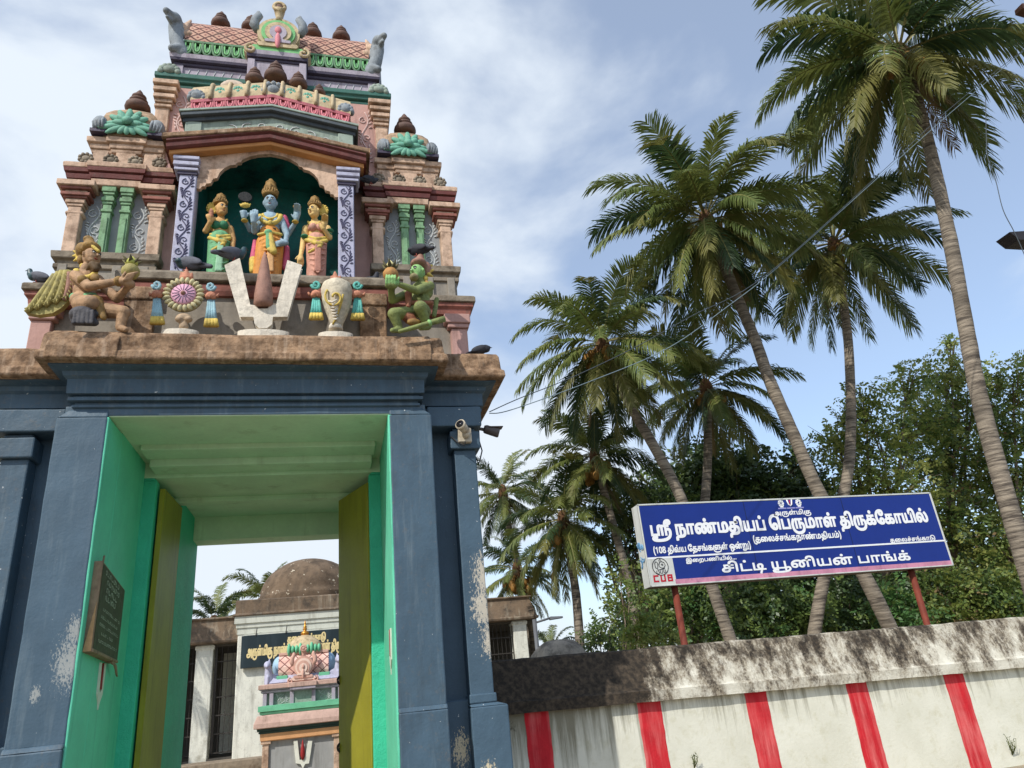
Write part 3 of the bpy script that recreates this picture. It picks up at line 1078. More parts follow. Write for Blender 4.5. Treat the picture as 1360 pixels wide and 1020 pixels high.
# ------------------------------------------------------------------ the two corner pavilions
for s in (-1, 1):
    X = lambda a, b: (min(s * a, s * b), max(s * a, s * b))
    m = MB()
    m.box(*X(1.42, 2.34), 0.93, 1.85, 6.9, 8.06)
    pav = m.build('pavilion', M_panel, gate, 0.006)
    m = MB()
    m.box(*X(1.36, 2.42), 0.84, 1.9, 6.28, 6.80)
    for c in (1.45, 1.75, 2.05, 2.34):
        m.box(*X(c - 0.05, c + 0.05), 0.80, 1.8, 6.28, 6.78)
    m.build('plinth', M_plinth, pav, 0.006)
    m = MB()
    m.band(plan(*X(1.36, 2.40), 0.86, 1.9), [(0.0, 6.72), (0.05, 6.73), (0.05, 6.79), (0.02, 6.80), (0.02, 6.85), (0.075, 6.86), (0.085, 6.95), (-0.05, 6.965)])
    m.build('plinth_moulding', M_stone, pav, 0.008)
    for c0, c1 in ((2.24, 2.39), (1.31, 1.46)):
        m = MB()
        m.box(*X(c0, c1), 0.81, 1.05, 6.95, 7.62)
        m.lathe([(0.095, 0), (0.11, 0.03), (0.095, 0.06)], (s * (c0 + c1) / 2, 0.91, 7.50), 4 * 4, sq=0.8)
        m.box(*X(c0 + 0.01, c1 - 0.01), 0.82, 1.05, 7.6, 7.70)
        cl = m.build('column', M_peach, pav, 0.012, 2)
        m = MB()
        for z0, z1, e, k in ((7.62, 7.66, 0.015, 0), (7.66, 7.72, 0.035, 0), (7.72, 7.75, 0.06, 1), (7.75, 7.80, 0.09, 1), (7.80, 7.84, 0.05, 0), (7.84, 7.88, 0.10, 1), (7.88, 7.96, 0.14, 0)):
            m.box(*X(c0 - e, c1 + e), 0.81 - e * 0.7, 1.05, z0, z1, k)
        m.build('capital', [M_peach, M_maroon2], cl, 0.006)
    for c in (1.965, 1.755):
        m = MB()
        m.box(*X(c - 0.05, c + 0.05), 0.845, 1.0, 6.95, 7.60)
        m.box(*X(c - 0.03, c + 0.03), 0.83, 1.0, 6.96, 7.50)
        for z0, z1, e in ((7.58, 7.62, 0.015), (7.62, 7.70, 0.0), (7.70, 7.74, 0.012), (7.74, 7.80, 0.025), (7.80, 7.84, 0.006), (7.84, 7.88, 0.02), (7.88, 7.97, 0.032)):
            m.box(*X(c - 0.05 - e, c + 0.05 + e), 0.845 - e, 1.0, z0, z1)
        m.build('slim_column', M_leaf, pav, 0.006)
    for a0, a1 in ((1.49, 1.70), (2.0, 2.22)):
        x0, x1 = X(a0, a1)
        vine(x0, x1, 7.0, 7.72, 0.925, 0.012, 3).build('scroll_relief', M_scroll, pav)
    # entablature
    cxs = s * 1.85
    Q = [(cxs - 0.58, 0.86), (cxs - 0.30, 0.86), (cxs - 0.30, 0.82), (cxs + 0.22, 0.82), (cxs + 0.22, 0.86), (cxs + 0.58, 0.86), (cxs + 0.58, 1.9), (cxs - 0.58, 1.9)]
    m = MB()
    m.band(Q, [(-0.02, 7.955), (0.02, 7.96), (0.03, 8.05), (0.0, 8.055)])
    m.build('architrave', M_peach, pav, 0.006)
    m = MB()
    m.band(Q, [(-0.02, 8.05), (0.04, 8.06), (0.055, 8.12), (0.03, 8.125), (0.03, 8.14), (0.07, 8.15), (0.08, 8.20)])
    m.build('frieze', M_maroon, pav)
    m = MB()
    m.band(Q, [(0.03, 8.20), (0.085, 8.205), (0.09, 8.27), (0.06, 8.30), (-0.1, 8.31)])
    m.build('cornice', M_peach, pav, 0.006)
    for k in range(4):
        m = MB()
        cx = s * (1.41 + 0.29 * k)
        for j in range(9):
            a = 2 * PI * j / 9
            m.ell((cx + 0.07 * math.cos(a), 0.80, 8.36 + 0.065 * math.sin(a)), (0.028, 0.03, 0.028), 0, 6, 5)
        m.ell((cx, 0.81, 8.36), (0.06, 0.035, 0.055), 0, 10, 6)
        m.build('rosette', M_stone, pav)
    m = MB()
    m.box(*X(1.50, 2.22), 0.94, 1.7, 8.28, 8.58)
    for a0, a1 in ((1.47, 1.63), (1.73, 1.97), (2.06, 2.24)):
        m.box(*X(a0, a1), 0.89, 1.7, 8.28, 8.57)
    m.build('neck', M_peach, pav, 0.008)
    Q2 = [(cxs - 0.42, 0.92), (cxs - 0.18, 0.92), (cxs - 0.18, 0.89), (cxs + 0.18, 0.89), (cxs + 0.18, 0.92), (cxs + 0.42, 0.92), (cxs + 0.42, 1.7), (cxs - 0.42, 1.7)]
    m = MB()
    m.band(Q2, [(-0.04, 8.55), (0.0, 8.56), (0.01, 8.60), (-0.01, 8.61), (0.02, 8.62), (0.03, 8.68), (0.015, 8.69), (0.06, 8.70), (0.065, 8.775), (0.03, 8.80), (-0.1, 8.81)])
    m.build('upper_cornice', M_peach, pav, 0.006)
    # squat dome with a lotus on its face and scrolls at the corners
    c = (s * 1.85, 1.18, 8.80)
    m = MB()
    m.lathe([(0.34, 0.0), (0.36, 0.03), (0.33, 0.06), (0.375, 0.14), (0.385, 0.26), (0.35, 0.40), (0.27, 0.52), (0.17, 0.60), (0.10, 0.63)], c, 32, sq=0.55)
    dm = m.build('dome', M_dome, pav)
    for q in (-1, 1):
        m = MB()
        cx = s * 1.85 + q * 0.345
        m.ell((cx, 0.86, 8.97), (0.10, 0.10, 0.14), 0, 12, 8)
        for j in range(4):
            m.tube([(cx - q * 0.06 + q * 0.035 * j, 0.765 + 0.012 * j, 8.86), (cx - q * 0.05 + q * 0.04 * j, 0.755 + 0.014 * j, 8.96), (cx - q * 0.045 + q * 0.03 * j, 0.79 + 0.01 * j, 9.04)], 0.018, 6)
        m.box(cx - 0.095, cx + 0.095, 0.79, 0.95, 8.81, 8.86, 1)
        m.build('corner_scroll', [M_volute, M_violet], dm)
    m = MB()
    lc = Vector((s * 1.85, 0.81, 8.97))
    for ring, n, r, ln in ((0, 7, 0.0, 0.25), (1, 5, 0.0, 0.17)):
        for j in range(n):
            a = PI * (j + 0.0) / (n - 1)
            d = Vector((math.cos(a), 0, math.sin(a)))
            rot = Matrix.Rotation(-(a - PI / 2), 3, 'Y')
            m.ell(lc + d * ln * 0.60 + Vector((0, -0.03 * ring, 0.0)), (0.05, 0.035, ln * 0.5), 0, 8, 6, rot)
    m.ell(lc + Vector((0, -0.06, 0.02)), (0.07, 0.05, 0.06), 0, 10, 6)
    for a, k in ((PI * 1.07, 0.33), (PI * 1.93, 0.33), (PI * 1.18, 0.27), (PI * 1.82, 0.27), (PI * 1.32, 0.17), (PI * 1.68, 0.17), (PI * 1.5, 0.15)):
        d = Vector((math.cos(a), 0, math.sin(a)))
        rot = Matrix.Rotation(-(a - PI / 2), 3, 'Y')
        m.ell(lc + d * k * 0.62 + Vector((0, -0.02, -0.02)), (0.045, 0.03, k * 0.5), 0, 8, 6, rot)
    m.build('lotus_relief', M_aqua, dm)
    finial((s * 1.85, 1.10, 9.46), 0.40, dm)

# ------------------------------------------------------------------ statues
def a6(X, Y, y):
    return at(240 + X / 6.18, 200 + Y / 6.18, y)


def z3(X, Y, y):
    return at(300 + X / 3.778, 180 + Y / 3.778, y)


def z4(X, Y, y):
    return at(20 + X / 4.25, 290 + Y / 4.25, y)


def z5(X, Y, y):
    return at(380 + X / 4.25, 320 + Y / 4.25, y)


def stucco(name, c, d=0.3):
    return paint(name, c, 0.16, 9, 0.7, 0.5, 55, dirt=(tuple(x * 0.45 for x in c), d, 10))


S_blue = stucco('blue grey statue skin', L(148, 172, 186), 0.15)
S_gold = stucco('tan statue skin', L(206, 162, 104), 0.2)
S_flesh = stucco('peach statue skin', L(216, 172, 128), 0.2)
S_crown = stucco('dull gold crown paint', L(158, 124, 70), 0.45)
S_orange = stucco('orange dhoti paint', L(222, 150, 72), 0.2)
S_yellow = stucco('yellow cloth paint', L(214, 186, 92), 0.25)
S_pinkc = stucco('pink shawl paint', L(206, 96, 128), 0.15)
S_green = stucco('green cloth paint', L(112, 172, 124), 0.2)
S_dgreen = stucco('deep green cloth paint', L(58, 128, 92), 0.2)
S_salmon = stucco('salmon saree paint', L(204, 150, 130), 0.2)
S_black = stucco('black paint', (0.02, 0.02, 0.02), 0.0)
S_white = stucco('white eye paint', (0.7, 0.7, 0.66), 0.0)
S_lip = stucco('red lip paint', L(150, 50, 40), 0.0)
S_dark = stucco('charcoal stucco', L(78, 76, 80), 0.2)
S_garuda = stucco('weathered sandy skin', L(178, 142, 108), 0.4)
S_olive = stucco('olive gold feather paint', L(170, 158, 96), 0.4)
S_leafy = stucco('mossy green skin', L(132, 142, 84), 0.35)
S_facegreen = stucco('bright green face paint', L(146, 192, 122), 0.15)
S_chalk = stucco('chalky white stucco', L(226, 216, 198), 0.25)
S_redbrown = stucco('red brown stucco', L(158, 118, 102), 0.3)
S_pale = stucco('pale stucco', L(212, 200, 176), 0.35)
S_petal = stucco('straw petal paint', L(198, 188, 146), 0.3)
S_rosy = stucco('pink wheel paint', L(220, 166, 188), 0.1)
S_bluish = stucco('pale blue cloth paint', L(150, 186, 196), 0.25)
S_teal = stucco('turquoise cloth paint', L(96, 178, 166), 0.25)
S_terracotta = stucco('terracotta stucco', L(196, 132, 104), 0.3)


def hand(P, palm, up, side, s, mi, curl=0.25):
    """palm and five bent fingers; up = direction of the fingers, side = towards the thumb"""
    up = Vector(up).normalized()
    side = Vector(side).normalized()
    fwd = up.cross(side).normalized()
    palm = Vector(palm)
    P.append(('c', palm - up * 0.035 * s, palm + up * 0.03 * s, 0.032 * s, 0.042 * s, mi))
    for k, ln in enumerate((0.066, 0.078, 0.072, 0.055)):
        b = palm + up * 0.045 * s + side * (0.034 - 0.023 * k) * s
        mdl = b + up * ln * 0.55 * s + fwd * curl * 0.02 * s
        P.append(('c', b, mdl, 0.0125 * s, 0.011 * s, mi))
        P.append(('c', mdl, mdl + up * ln * 0.45 * s + fwd * curl * 0.08 * s, 0.011 * s, 0.009 * s, mi))
    b = palm + side * 0.038 * s - up * 0.01 * s
    P.append(('c', b, b + side * 0.03 * s + up * 0.045 * s, 0.014 * s, 0.010 * s, mi))


def face(parent, c, r, yaw, skin_dark=None, brow=True):
    """painted eyes, brows and mouth lying on the front of the head"""
    m = MB()
    c = Vector(c)
    Rz = Matrix.Rotation(yaw, 3, 'Z')

    def on(u, v, k=1.0):
        x = u * r[0]
        z = v * r[2]
        y = -r[1] * math.sqrt(max(0.02, 1 - u * u - v * v)) * k
        return c + Rz @ Vector((x, y, z))
    for s in (-1, 1):
        m.ell(on(s * 0.38, 0.08), (r[0] * 0.20, r[1] * 0.10, r[2] * 0.09), 1, 8, 6, Rz)
        m.ell(on(s * 0.38, 0.08, 1.04), (r[0] * 0.09, r[1] * 0.11, r[2] * 0.085), 0, 8, 6, Rz)
        m.tube([on(s * (0.16 + 0.14 * k), 0.24 + 0.10 * math.sin(PI * k / 3), 1.02) for k in range(4)], r[0] * 0.05, 5, 0)
        m.tube([on(s * (0.20 + 0.13 * k), 0.155 + 0.05 * math.sin(PI * k / 3), 1.02) for k in range(4)], r[0] * 0.035, 5, 0)
    m.tube([on(-0.22 + 0.11 * k, -0.50 - 0.05 * math.sin(PI * k / 4), 1.03) for k in range(5)], [r[0] * q for q in (0.03, 0.07, 0.06, 0.07, 0.03)], 5, 2)
    return m.build('face_paint', [S_black, S_white, S_lip], parent)


def head(P, c, r, yaw, mi=0):
    c = Vector(c)
    Rz = Matrix.Rotation(yaw, 3, 'Z')
    P.append(('e', c, r, mi, Rz))
    f = lambda x, y, z: c + Rz @ Vector((x * r[0], y * r[1], z * r[2]))
    P.append(('e', f(0, -0.25, -0.62), (r[0] * 0.62, r[1] * 0.62, r[2] * 0.40), mi))
    P.append(('c', f(0, -0.93, 0.12), f(0, -1.12, -0.22), r[0] * 0.11, r[0] * 0.17, mi))
    for s in (-1, 1):
        P.append(('e', f(s * 1.0, 0.05, -0.02), (r[0] * 0.14, r[1] * 0.28, r[2] * 0.3), mi))


def crown(parent, base, h, r, tilt=0.0, mats=None):
    m = MB()
    P = [(1.0, -0.05), (1.10, 0.0), (1.12, 0.10), (1.0, 0.14), (1.02, 0.2), (0.92, 0.42), (0.96, 0.46), (0.84, 0.52), (0.72, 0.70), (0.76, 0.74), (0.5, 0.82), (0.34, 0.9), (0.3, 0.95), (0.12, 1.0)]
    m.lathe([(q * r, z * h) for q, z in P], base, 20)
    for k in range(9):
        a = PI + PI * (k + 0.5) / 9
        m.ell((base[0] + 1.08 * r * math.cos(a), base[1] + 1.08 * r * math.sin(a), base[2] + 0.16 * h), (r * 0.15, r * 0.10, h * 0.14), 0, 6, 5)
    m.ell((base[0], base[1] - 1.0 * r, base[2] + 0.32 * h), (r * 0.28, r * 0.16, h * 0.22), 0, 8, 6)
    return m.build('crown', mats or S_crown, parent)


# --- blue four armed figure in the middle
T = thing('deity_statue', (0.0, 0.6, 6.29), 'blue skinned four armed statue in a tall crown and orange dhoti, middle of the niche', 'statue', 'statues in the niche')
P = []
hc = a6(735, 430, 0.52)
hr = (0.082, 0.088, 0.112)
head(P, hc, hr, 0.0)
P += [('c', a6(735, 480, 0.56), a6(735, 545, 0.58), 0.045, 0.055, 0), ('e', a6(735, 580, 0.56), (0.155, 0.10, 0.13), 0), ('e', a6(735, 655, 0.56), (0.125, 0.095, 0.13), 0),
      ('e', a6(690, 585, 0.50), (0.06, 0.05, 0.06), 0), ('e', a6(780, 585, 0.50), (0.06, 0.05, 0.06), 0)]
P += [('c', a6(650, 560, 0.56), a6(606, 665, 0.52), 0.048, 0.040, 0), ('c', a6(606, 665, 0.52), a6(602, 600, 0.42), 0.040, 0.030, 0)]
hand(P, a6(600, 560, 0.40), (0, 0, 1), (1, 0, 0), 1.15, 0, 0.0)
P += [('c', a6(655, 560, 0.62), a6(575, 655, 0.60), 0.048, 0.040, 0), ('c', a6(575, 655, 0.60), a6(525, 570, 0.50), 0.038, 0.028, 0)]
hand(P, a6(517, 530, 0.48), (-0.1, 0, 1), (1, 0, 0), 1.0, 0, 1.2)
P += [('c', a6(825, 560, 0.62), a6(885, 680, 0.60), 0.048, 0.040, 0), ('c', a6(885, 680, 0.60), a6(945, 585, 0.50), 0.038, 0.028, 0)]
hand(P, a6(952, 545, 0.48), (0.1, 0, 1), (-1, 0, 0), 1.0, 0, 1.2)
P += [('c', a6(820, 560, 0.54), a6(872, 690, 0.50), 0.048, 0.038, 0), ('c', a6(872, 690, 0.50), a6(862, 745, 0.44), 0.036, 0.028, 0)]
hand(P, a6(842, 760, 0.42), (-1, 0, -0.15), (0, 0, 1), 1.0, 0, 0.3)
blob('body', P, S_blue, T, 0.008, 1)
face(T, hc, hr, 0.0)
b = a6(735, 372, 0.54)
crown(T, (b.x, b.y, b.z), 0.27, 0.088)
P = [('c', a6(735, 690, 0.57), a6(735, 800, 0.57), 0.135, 0.15, 0), ('c', a6(695, 760, 0.55), Vector((-0.085, 0.55, 6.36)), 0.11, 0.085, 0), ('c', a6(775, 760, 0.55), Vector((0.085, 0.55, 6.36)), 0.11, 0.085, 0)]
for k in range(7):
    x0 = 640 + 8 * k
    P.append(('c', a6(x0 + 10, 740 + 26 * k, 0.46), a6(735, 700 + 38 * k, 0.425), 0.012, 0.012, 0))
    P.append(('c', a6(832 - 8 * k, 740 + 26 * k, 0.46), a6(742, 700 + 38 * k, 0.425), 0.012, 0.012, 0))
for k in range(4):
    P.append(('c', a6(722 + 10 * k, 700, 0.43), a6(722 + 10 * k, 985, 0.42), 0.014, 0.018, 1))
blob('dhoti', P, [S_orange, stucco('pale orange pleat paint', L(228, 176, 120), 0.2)], T, 0.008, 1)
P = [('c', a6(612, 745, 0.60), a6(596, 930, 0.60), 0.030, 0.055, 0), ('c', a6(845, 560, 0.60), a6(880, 650, 0.60), 0.055, 0.045, 0), ('c', a6(872, 800, 0.60), a6(862, 960, 0.60), 0.035, 0.05, 0),
     ('c', a6(595, 900, 0.58), a6(600, 985, 0.58), 0.05, 0.055, 1)]
blob('shawl', P, [S_pinkc, S_yellow], T, 0.009, 1)
m = MB()
pts = [a6(735 + 85 * math.cos(t), 530 + 70 * math.sin(t), 0.45 + 0.04 * abs(math.cos(t))) for t in [PI * k / 12 for k in range(13)]]
m.tube(pts, 0.030, 8, 0)
pts = [a6(735 + 60 * math.cos(t), 520 + 40 * math.sin(t), 0.45 + 0.04 * abs(math.cos(t))) for t in [PI * k / 12 for k in range(13)]]
m.tube(pts, 0.018, 8, 0)
m.ell(a6(735, 590, 0.44), (0.03, 0.02, 0.035), 0)
m.tube([a6(690 + 90 * k / 8, 640 + 4 * math.sin(k), 0.455) for k in range(9)], 0.012, 6, 1)
for X, Y in ((525, 575), (940, 585), (604, 605)):
    c = a6(X, Y, 0.46)
    m.ell(c, (0.042, 0.042, 0.016), 0)
m.build('necklace', [S_yellow, S_black], T)
P = [('e', a6(720, 668, 0.43), (0.05, 0.035, 0.04), 0), ('c', a6(715, 690, 0.43), a6(718, 790, 0.41), 0.025, 0.03, 0), ('c', a6(735, 690, 0.43), a6(762, 830, 0.40), 0.028, 0.045, 1),
     ('c', a6(640, 690, 0.46), a6(735, 670, 0.43), 0.022, 0.022, 1), ('c', a6(825, 690, 0.46), a6(735, 670, 0.43), 0.022, 0.022, 1), ('e', a6(745, 815, 0.40), (0.06, 0.03, 0.03), 1)]
blob('sash', P, [S_green, S_yellow], T, 0.010, 2)
m = MB()
c = a6(530, 382, 0.52)
m.lathe([(0.078, -0.012), (0.086, 0.0), (0.078, 0.012)], c, 24, axis=(0.15, -1, 0.1))
m.build('discus', S_black, T)
P = [('e', a6(530, 450, 0.48), (0.055, 0.035, 0.035), 0)]
for k in range(5):
    P.append(('c', a6(500 + 15 * k, 455, 0.48), a6(485 + 22 * k, 425 + 6 * abs(k - 2), 0.48), 0.016, 0.007, 0))
blob('discus_flame', P, S_yellow, T, 0.008, 1)
P = [('c', a6(952, 510, 0.48), a6(958, 470, 0.48), 0.022, 0.045, 0), ('e', a6(955, 462, 0.48), (0.055, 0.04, 0.03), 0)]
blob('conch', P, S_crown, T, 0.009, 1)


def goddess(T, hx, hy, yaw, skin, blouse, skirt, pleat, armup, armdn, cx, dirx, lower):
    P = []
    hc = a6(hx, hy, 0.50)
    hr = (0.070, 0.080, 0.098)
    head(P, hc, hr, yaw)
    tx = cx
    P += [('c', a6(hx - dirx * 4, hy + 50, 0.54), a6(tx + dirx * 12, hy + 105, 0.57), 0.038, 0.05, 0)]
    P += [('e', a6(tx, hy + 130, 0.57), (0.125, 0.085, 0.10), 0), ('e', a6(tx, hy + 190, 0.57), (0.095, 0.08, 0.11), 0)]
    sh, el, ha = armup
    P += [('c', sh, el, 0.046, 0.038, 0), ('c', el, ha, 0.036, 0.026, 0)]
    hand(P, ha + Vector((0, 0, 0.035)), (-dirx * 0.2, -0.2, 1), (dirx, 0, 0), 0.95, 0, 1.3)
    sh, el, ha = armdn
    P += [('c', sh, el, 0.046, 0.038, 0), ('c', el, ha, 0.036, 0.025, 0)]
    hand(P, ha - Vector((0, 0, 0.035)), (0, 0, -1), (dirx, -0.3, 0), 0.95, 0, 0.5)
    blob('body', P, skin, T, 0.008, 1)
    face(T, hc, hr, yaw)
    b = a6(hx - dirx * 8, hy - 40, 0.54)
    crown(T, (b.x, b.y, b.z), 0.17, 0.075)
    P = [('e', a6(tx - 30, hy + 130, 0.50), (0.055, 0.055, 0.06), 0), ('e', a6(tx + 32, hy + 130, 0.50), (0.055, 0.055, 0.06), 0), ('e', a6(tx, hy + 140, 0.55), (0.118, 0.075, 0.075), 0)]
    blob('blouse', P, blouse, T, 0.008, 1)
    bx = lower
    P = [('c', a6(tx, hy + 255, 0.57), Vector((a6(bx, 985, 0.57).x, 0.57, 6.42)), 0.135, 0.115, 0), ('c', Vector((a6(bx, 985, 0.57).x, 0.57, 6.42)), Vector((a6(bx, 985, 0.57).x, 0.57, 6.33)), 0.12, 0.13, 0)]
    for k in range(6):
        P.append(('c', a6(tx - 70 + 6 * k, hy + 270 + 40 * k, 0.47), a6(tx + 8, hy + 240 + 52 * k, 0.42), 0.011, 0.011, 0))
        P.append(('c', a6(tx + 82 - 5 * k, hy + 270 + 40 * k, 0.47), a6(tx + 16, hy + 240 + 52 * k, 0.42), 0.011, 0.011, 0))
    for k in range(4):
        P.append(('c', a6(tx - 4 + 11 * k, hy + 250, 0.42), a6(bx - 6 + 13 * k, 985, 0.425), 0.012, 0.017, 1))
    blob('saree', P, [skirt, pleat], T, 0.008, 1)
    P = [('c', a6(tx - 75, hy + 205, 0.50), a6(tx, hy + 225, 0.44), 0.020, 0.024, 0), ('c', a6(tx, hy + 225, 0.44), a6(tx + 80, hy + 215, 0.50), 0.024, 0.020, 0),
         ('c', a6(tx - 85, hy + 235, 0.50), a6(tx, hy + 262, 0.43), 0.026, 0.032, 0), ('c', a6(tx, hy + 262, 0.43), a6(tx + 85, hy + 240, 0.50), 0.032, 0.022, 0), ('e', a6(tx + 25, hy + 262, 0.42), (0.05, 0.025, 0.03), 0),
         ('c', a6(tx - 60, hy + 335, 0.47), a6(tx + 30, hy + 285, 0.42), 0.020, 0.026, 0)]
    blob('girdle', P, S_yellow, T, 0.010, 1)
    m = MB()
    m.tube([a6(hx - dirx * 2 + 48 * math.cos(t), hy + 82 + 26 * math.sin(t), 0.475 + 0.03 * abs(math.cos(t))) for t in [PI * k / 10 for k in range(11)]], 0.013, 6)
    c = a6(hx - dirx * 75, hy - 10, 0.58)
    for j in range(12):
        q = 2 * PI * j / 12
        m.ell(c + Vector((0.058 * math.cos(q), 0, 0.07 * math.sin(q))), (0.02, 0.015, 0.022), 0, 6, 5)
    m.lathe([(0.05, -0.012), (0.062, 0.0), (0.05, 0.012)], c, 16, axis=(0.2, -1, 0))
    m.build('ornament', S_yellow, T)
    return T


T = thing('deity_statue', (-0.57, 0.6, 6.29), 'gold faced statue in a green saree and low crown, left side of the niche', 'statue', 'statues in the niche')
goddess(T, 335, 482, 0.55, S_gold, S_dgreen, S_green, stucco('pale green pleat paint', L(160, 206, 168), 0.2),
        (a6(258, 600, 0.56), a6(205, 660, 0.50), a6(240, 585, 0.42)), (a6(405, 640, 0.57), a6(428, 730, 0.55), a6(425, 810, 0.50)), 320, 1, 295)
P = [('c', a6(246, 545, 0.40), a6(252, 500, 0.40), 0.022, 0.030, 0), ('c', a6(252, 500, 0.40), a6(250, 475, 0.40), 0.028, 0.008, 0)]
blob('lotus_bud', P, S_terracotta, T, 0.008, 1)
T = thing('deity_statue', (0.58, 0.6, 6.29), 'pale faced statue in a salmon saree, one hand raised, right side of the niche', 'statue', 'statues in the niche')
goddess(T, 1092, 500, -0.6, stucco('golden cream skin', L(226, 190, 122), 0.15), S_salmon, S_salmon, stucco('dusky pleat paint', L(186, 130, 112), 0.2),
        (a6(1205, 640, 0.56), a6(1222, 715, 0.50), a6(1172, 640, 0.42)), (a6(1028, 640, 0.57), a6(1004, 765, 0.55), a6(985, 860, 0.50)), 1115, -1, 1112)
m = MB()
for X, Y in ((1225, 660), (1212, 690), (1018, 705)):
    m.ell(a6(X, Y, 0.50), (0.05, 0.05, 0.025))
m.build('sleeve_band', S_dgreen, T)

# --- winged kneeling figure at the left
T = thing('winged_statue', (-1.65, -0.1, 5.38), 'kneeling winged statue with a moustache, holding out a pot at the ledge\'s left end', 'statue')
P = []
hc = z4(432, 218, -0.12)
head(P, hc, (0.085, 0.10, 0.105), 0.85)
P += [('c', z4(405, 275, -0.1), z4(390, 320, -0.08), 0.055, 0.07, 0), ('e', z4(395, 350, -0.06), (0.13, 0.115, 0.12), 0), ('e', z4(395, 410, -0.06), (0.115, 0.10, 0.13), 0),
      ('e', z4(390, 465, -0.06), (0.14, 0.12, 0.10), 0)]
P += [('c', z4(345, 325, -0.14), z4(415, 385, -0.26), 0.068, 0.052, 0), ('c', z4(415, 385, -0.26), z4(600, 352, -0.34), 0.052, 0.036, 0)]
P += [('c', z4(465, 345, 0.0), z4(575, 455, -0.12), 0.060, 0.048, 0), ('c', z4(575, 455, -0.12), z4(640, 385, -0.26), 0.046, 0.034, 0)]
P += [('c', z4(375, 485, -0.10), z4(425, 478, -0.28), 0.095, 0.085, 0), ('c', z4(425, 490, -0.27), z4(385, 560, -0.10), 0.070, 0.05, 0)]
P += [('c', z4(450, 515, -0.10), z4(612, 530, -0.22), 0.095, 0.070, 0), ('c', z4(612, 535, -0.22), z4(592, 612, -0.22), 0.062, 0.045, 0), ('c', z4(592, 618, -0.22), z4(625, 628, -0.26), 0.04, 0.03, 0)]
q = z4(625, 345, -0.36)
for k in range(4):
    b = q + Vector((0.0 + 0.02 * k, -0.05, -0.04 + 0.006 * k))
    P.append(('c', b, b + Vector((0.035, -0.02, 0.06)), 0.016, 0.014, 0))
    P.append(('c', b + Vector((0.035, -0.02, 0.06)), b + Vector((0.06, 0.01, 0.09)), 0.014, 0.010, 0))
P.append(('c', q + Vector((-0.03, 0, -0.02)), q + Vector((0.05, 0.0, -0.05)), 0.045, 0.045, 0))
P.append(('c', q + Vector((-0.02, -0.03, 0.02)), q + Vector((0.01, -0.04, 0.08)), 0.018, 0.013, 0))
P.append(('e', z4(650, 375, -0.26), (0.05, 0.05, 0.04), 0))
blob('body', P, S_garuda, T, 0.009, 1)
face(T, hc, (0.086, 0.10, 0.106), 0.85)
P = [('c', z4(440, 262, -0.19), z4(455, 285, -0.20), 0.045, 0.040, 0), ('c', z4(425, 268, -0.20), z4(405, 290, -0.18), 0.03, 0.012, 0), ('c', z4(465, 262, -0.20), z4(485, 280, -0.16), 0.03, 0.012, 0),
     ('c', z4(445, 300, -0.17), z4(430, 330, -0.14), 0.035, 0.02, 0)]
blob('moustache', P, stucco('umber stucco', L(96, 74, 46), 0.2), T, 0.010, 1)
P = [('e', z4(432, 168, -0.10), (0.095, 0.11, 0.06), 0), ('c', z4(425, 160, -0.08), z4(418, 120, -0.05), 0.07, 0.04, 0), ('e', z4(415, 120, -0.05), (0.055, 0.055, 0.04), 0), ('e', z4(380, 180, -0.02), (0.07, 0.08, 0.09), 0),
     ('e', z4(375, 235, -0.02), (0.045, 0.05, 0.06), 0), ('c', z4(362, 195, 0.0), z4(330, 185, 0.02), 0.03, 0.01, 1), ('c', z4(360, 210, 0.0), z4(325, 212, 0.02), 0.03, 0.01, 1), ('c', z4(362, 225, 0.0), z4(332, 240, 0.02), 0.03, 0.01, 1),
     ('c', z4(470, 185, -0.20), z4(440, 160, -0.20), 0.02, 0.02, 1), ('e', z4(380, 270, -0.10), (0.03, 0.03, 0.035), 1)]
blob('crown', P, [S_crown, S_yellow], T, 0.009, 1)
m = MB()
m.tube([z4(345 + 55 * (1 - math.cos(t)), 290 + 45 * math.sin(t), -0.17) for t in [PI * k / 10 for k in range(11)]], 0.030, 8, 0)
m.ell(z4(450, 335, -0.19), (0.045, 0.03, 0.05), 1)
for X, Y, yy in ((380, 350, -0.24), (585, 355, -0.34)):
    m.ell(z4(X, Y, yy), (0.05, 0.06, 0.055), 1, 10, 6)
m.build('necklace', [S_yellow, S_crown], T)
P = [('c', z4(335, 445, -0.06), z4(440, 445, -0.17), 0.05, 0.05, 0), ('c', z4(455, 470, -0.20), z4(500, 560, -0.26), 0.075, 0.03, 1), ('c', z4(430, 460, -0.18), z4(470, 540, -0.25), 0.06, 0.03, 2)]
blob('loincloth', P, [S_green, S_crown, S_dark], T, 0.009, 1)
P = [('e', z4(385, 548, -0.25), (0.13, 0.13, 0.085), 0), ('e', z4(345, 560, -0.22), (0.06, 0.08, 0.06), 0), ('c', z4(340, 585, -0.24), z4(450, 588, -0.26), 0.04, 0.04, 0)]
for k in range(5):
    P.append(('c', z4(340 + 25 * k, 520, -0.36), z4(330 + 26 * k, 590, -0.36), 0.016, 0.018, 0))
blob('knee_cloth', P, S_dark, T, 0.012, 2)
out = [(335, 300), (300, 288), (250, 290), (205, 318), (178, 360), (160, 405), (118, 470), (60, 532), (130, 545), (210, 535), (262, 505), (310, 455), (345, 420)]
m = MB()
n = len(out)
A = [z4(x, y, 0.02) for x, y in out]
B = [z4(x, y, 0.02) + Vector((0, 0.07, 0)) for x, y in out]
m.add(A + B, [(i, (i + 1) % n, n + (i + 1) % n, n + i) for i in range(n)] + [tuple(range(n)), tuple(range(n, 2 * n))[::-1]], 0)
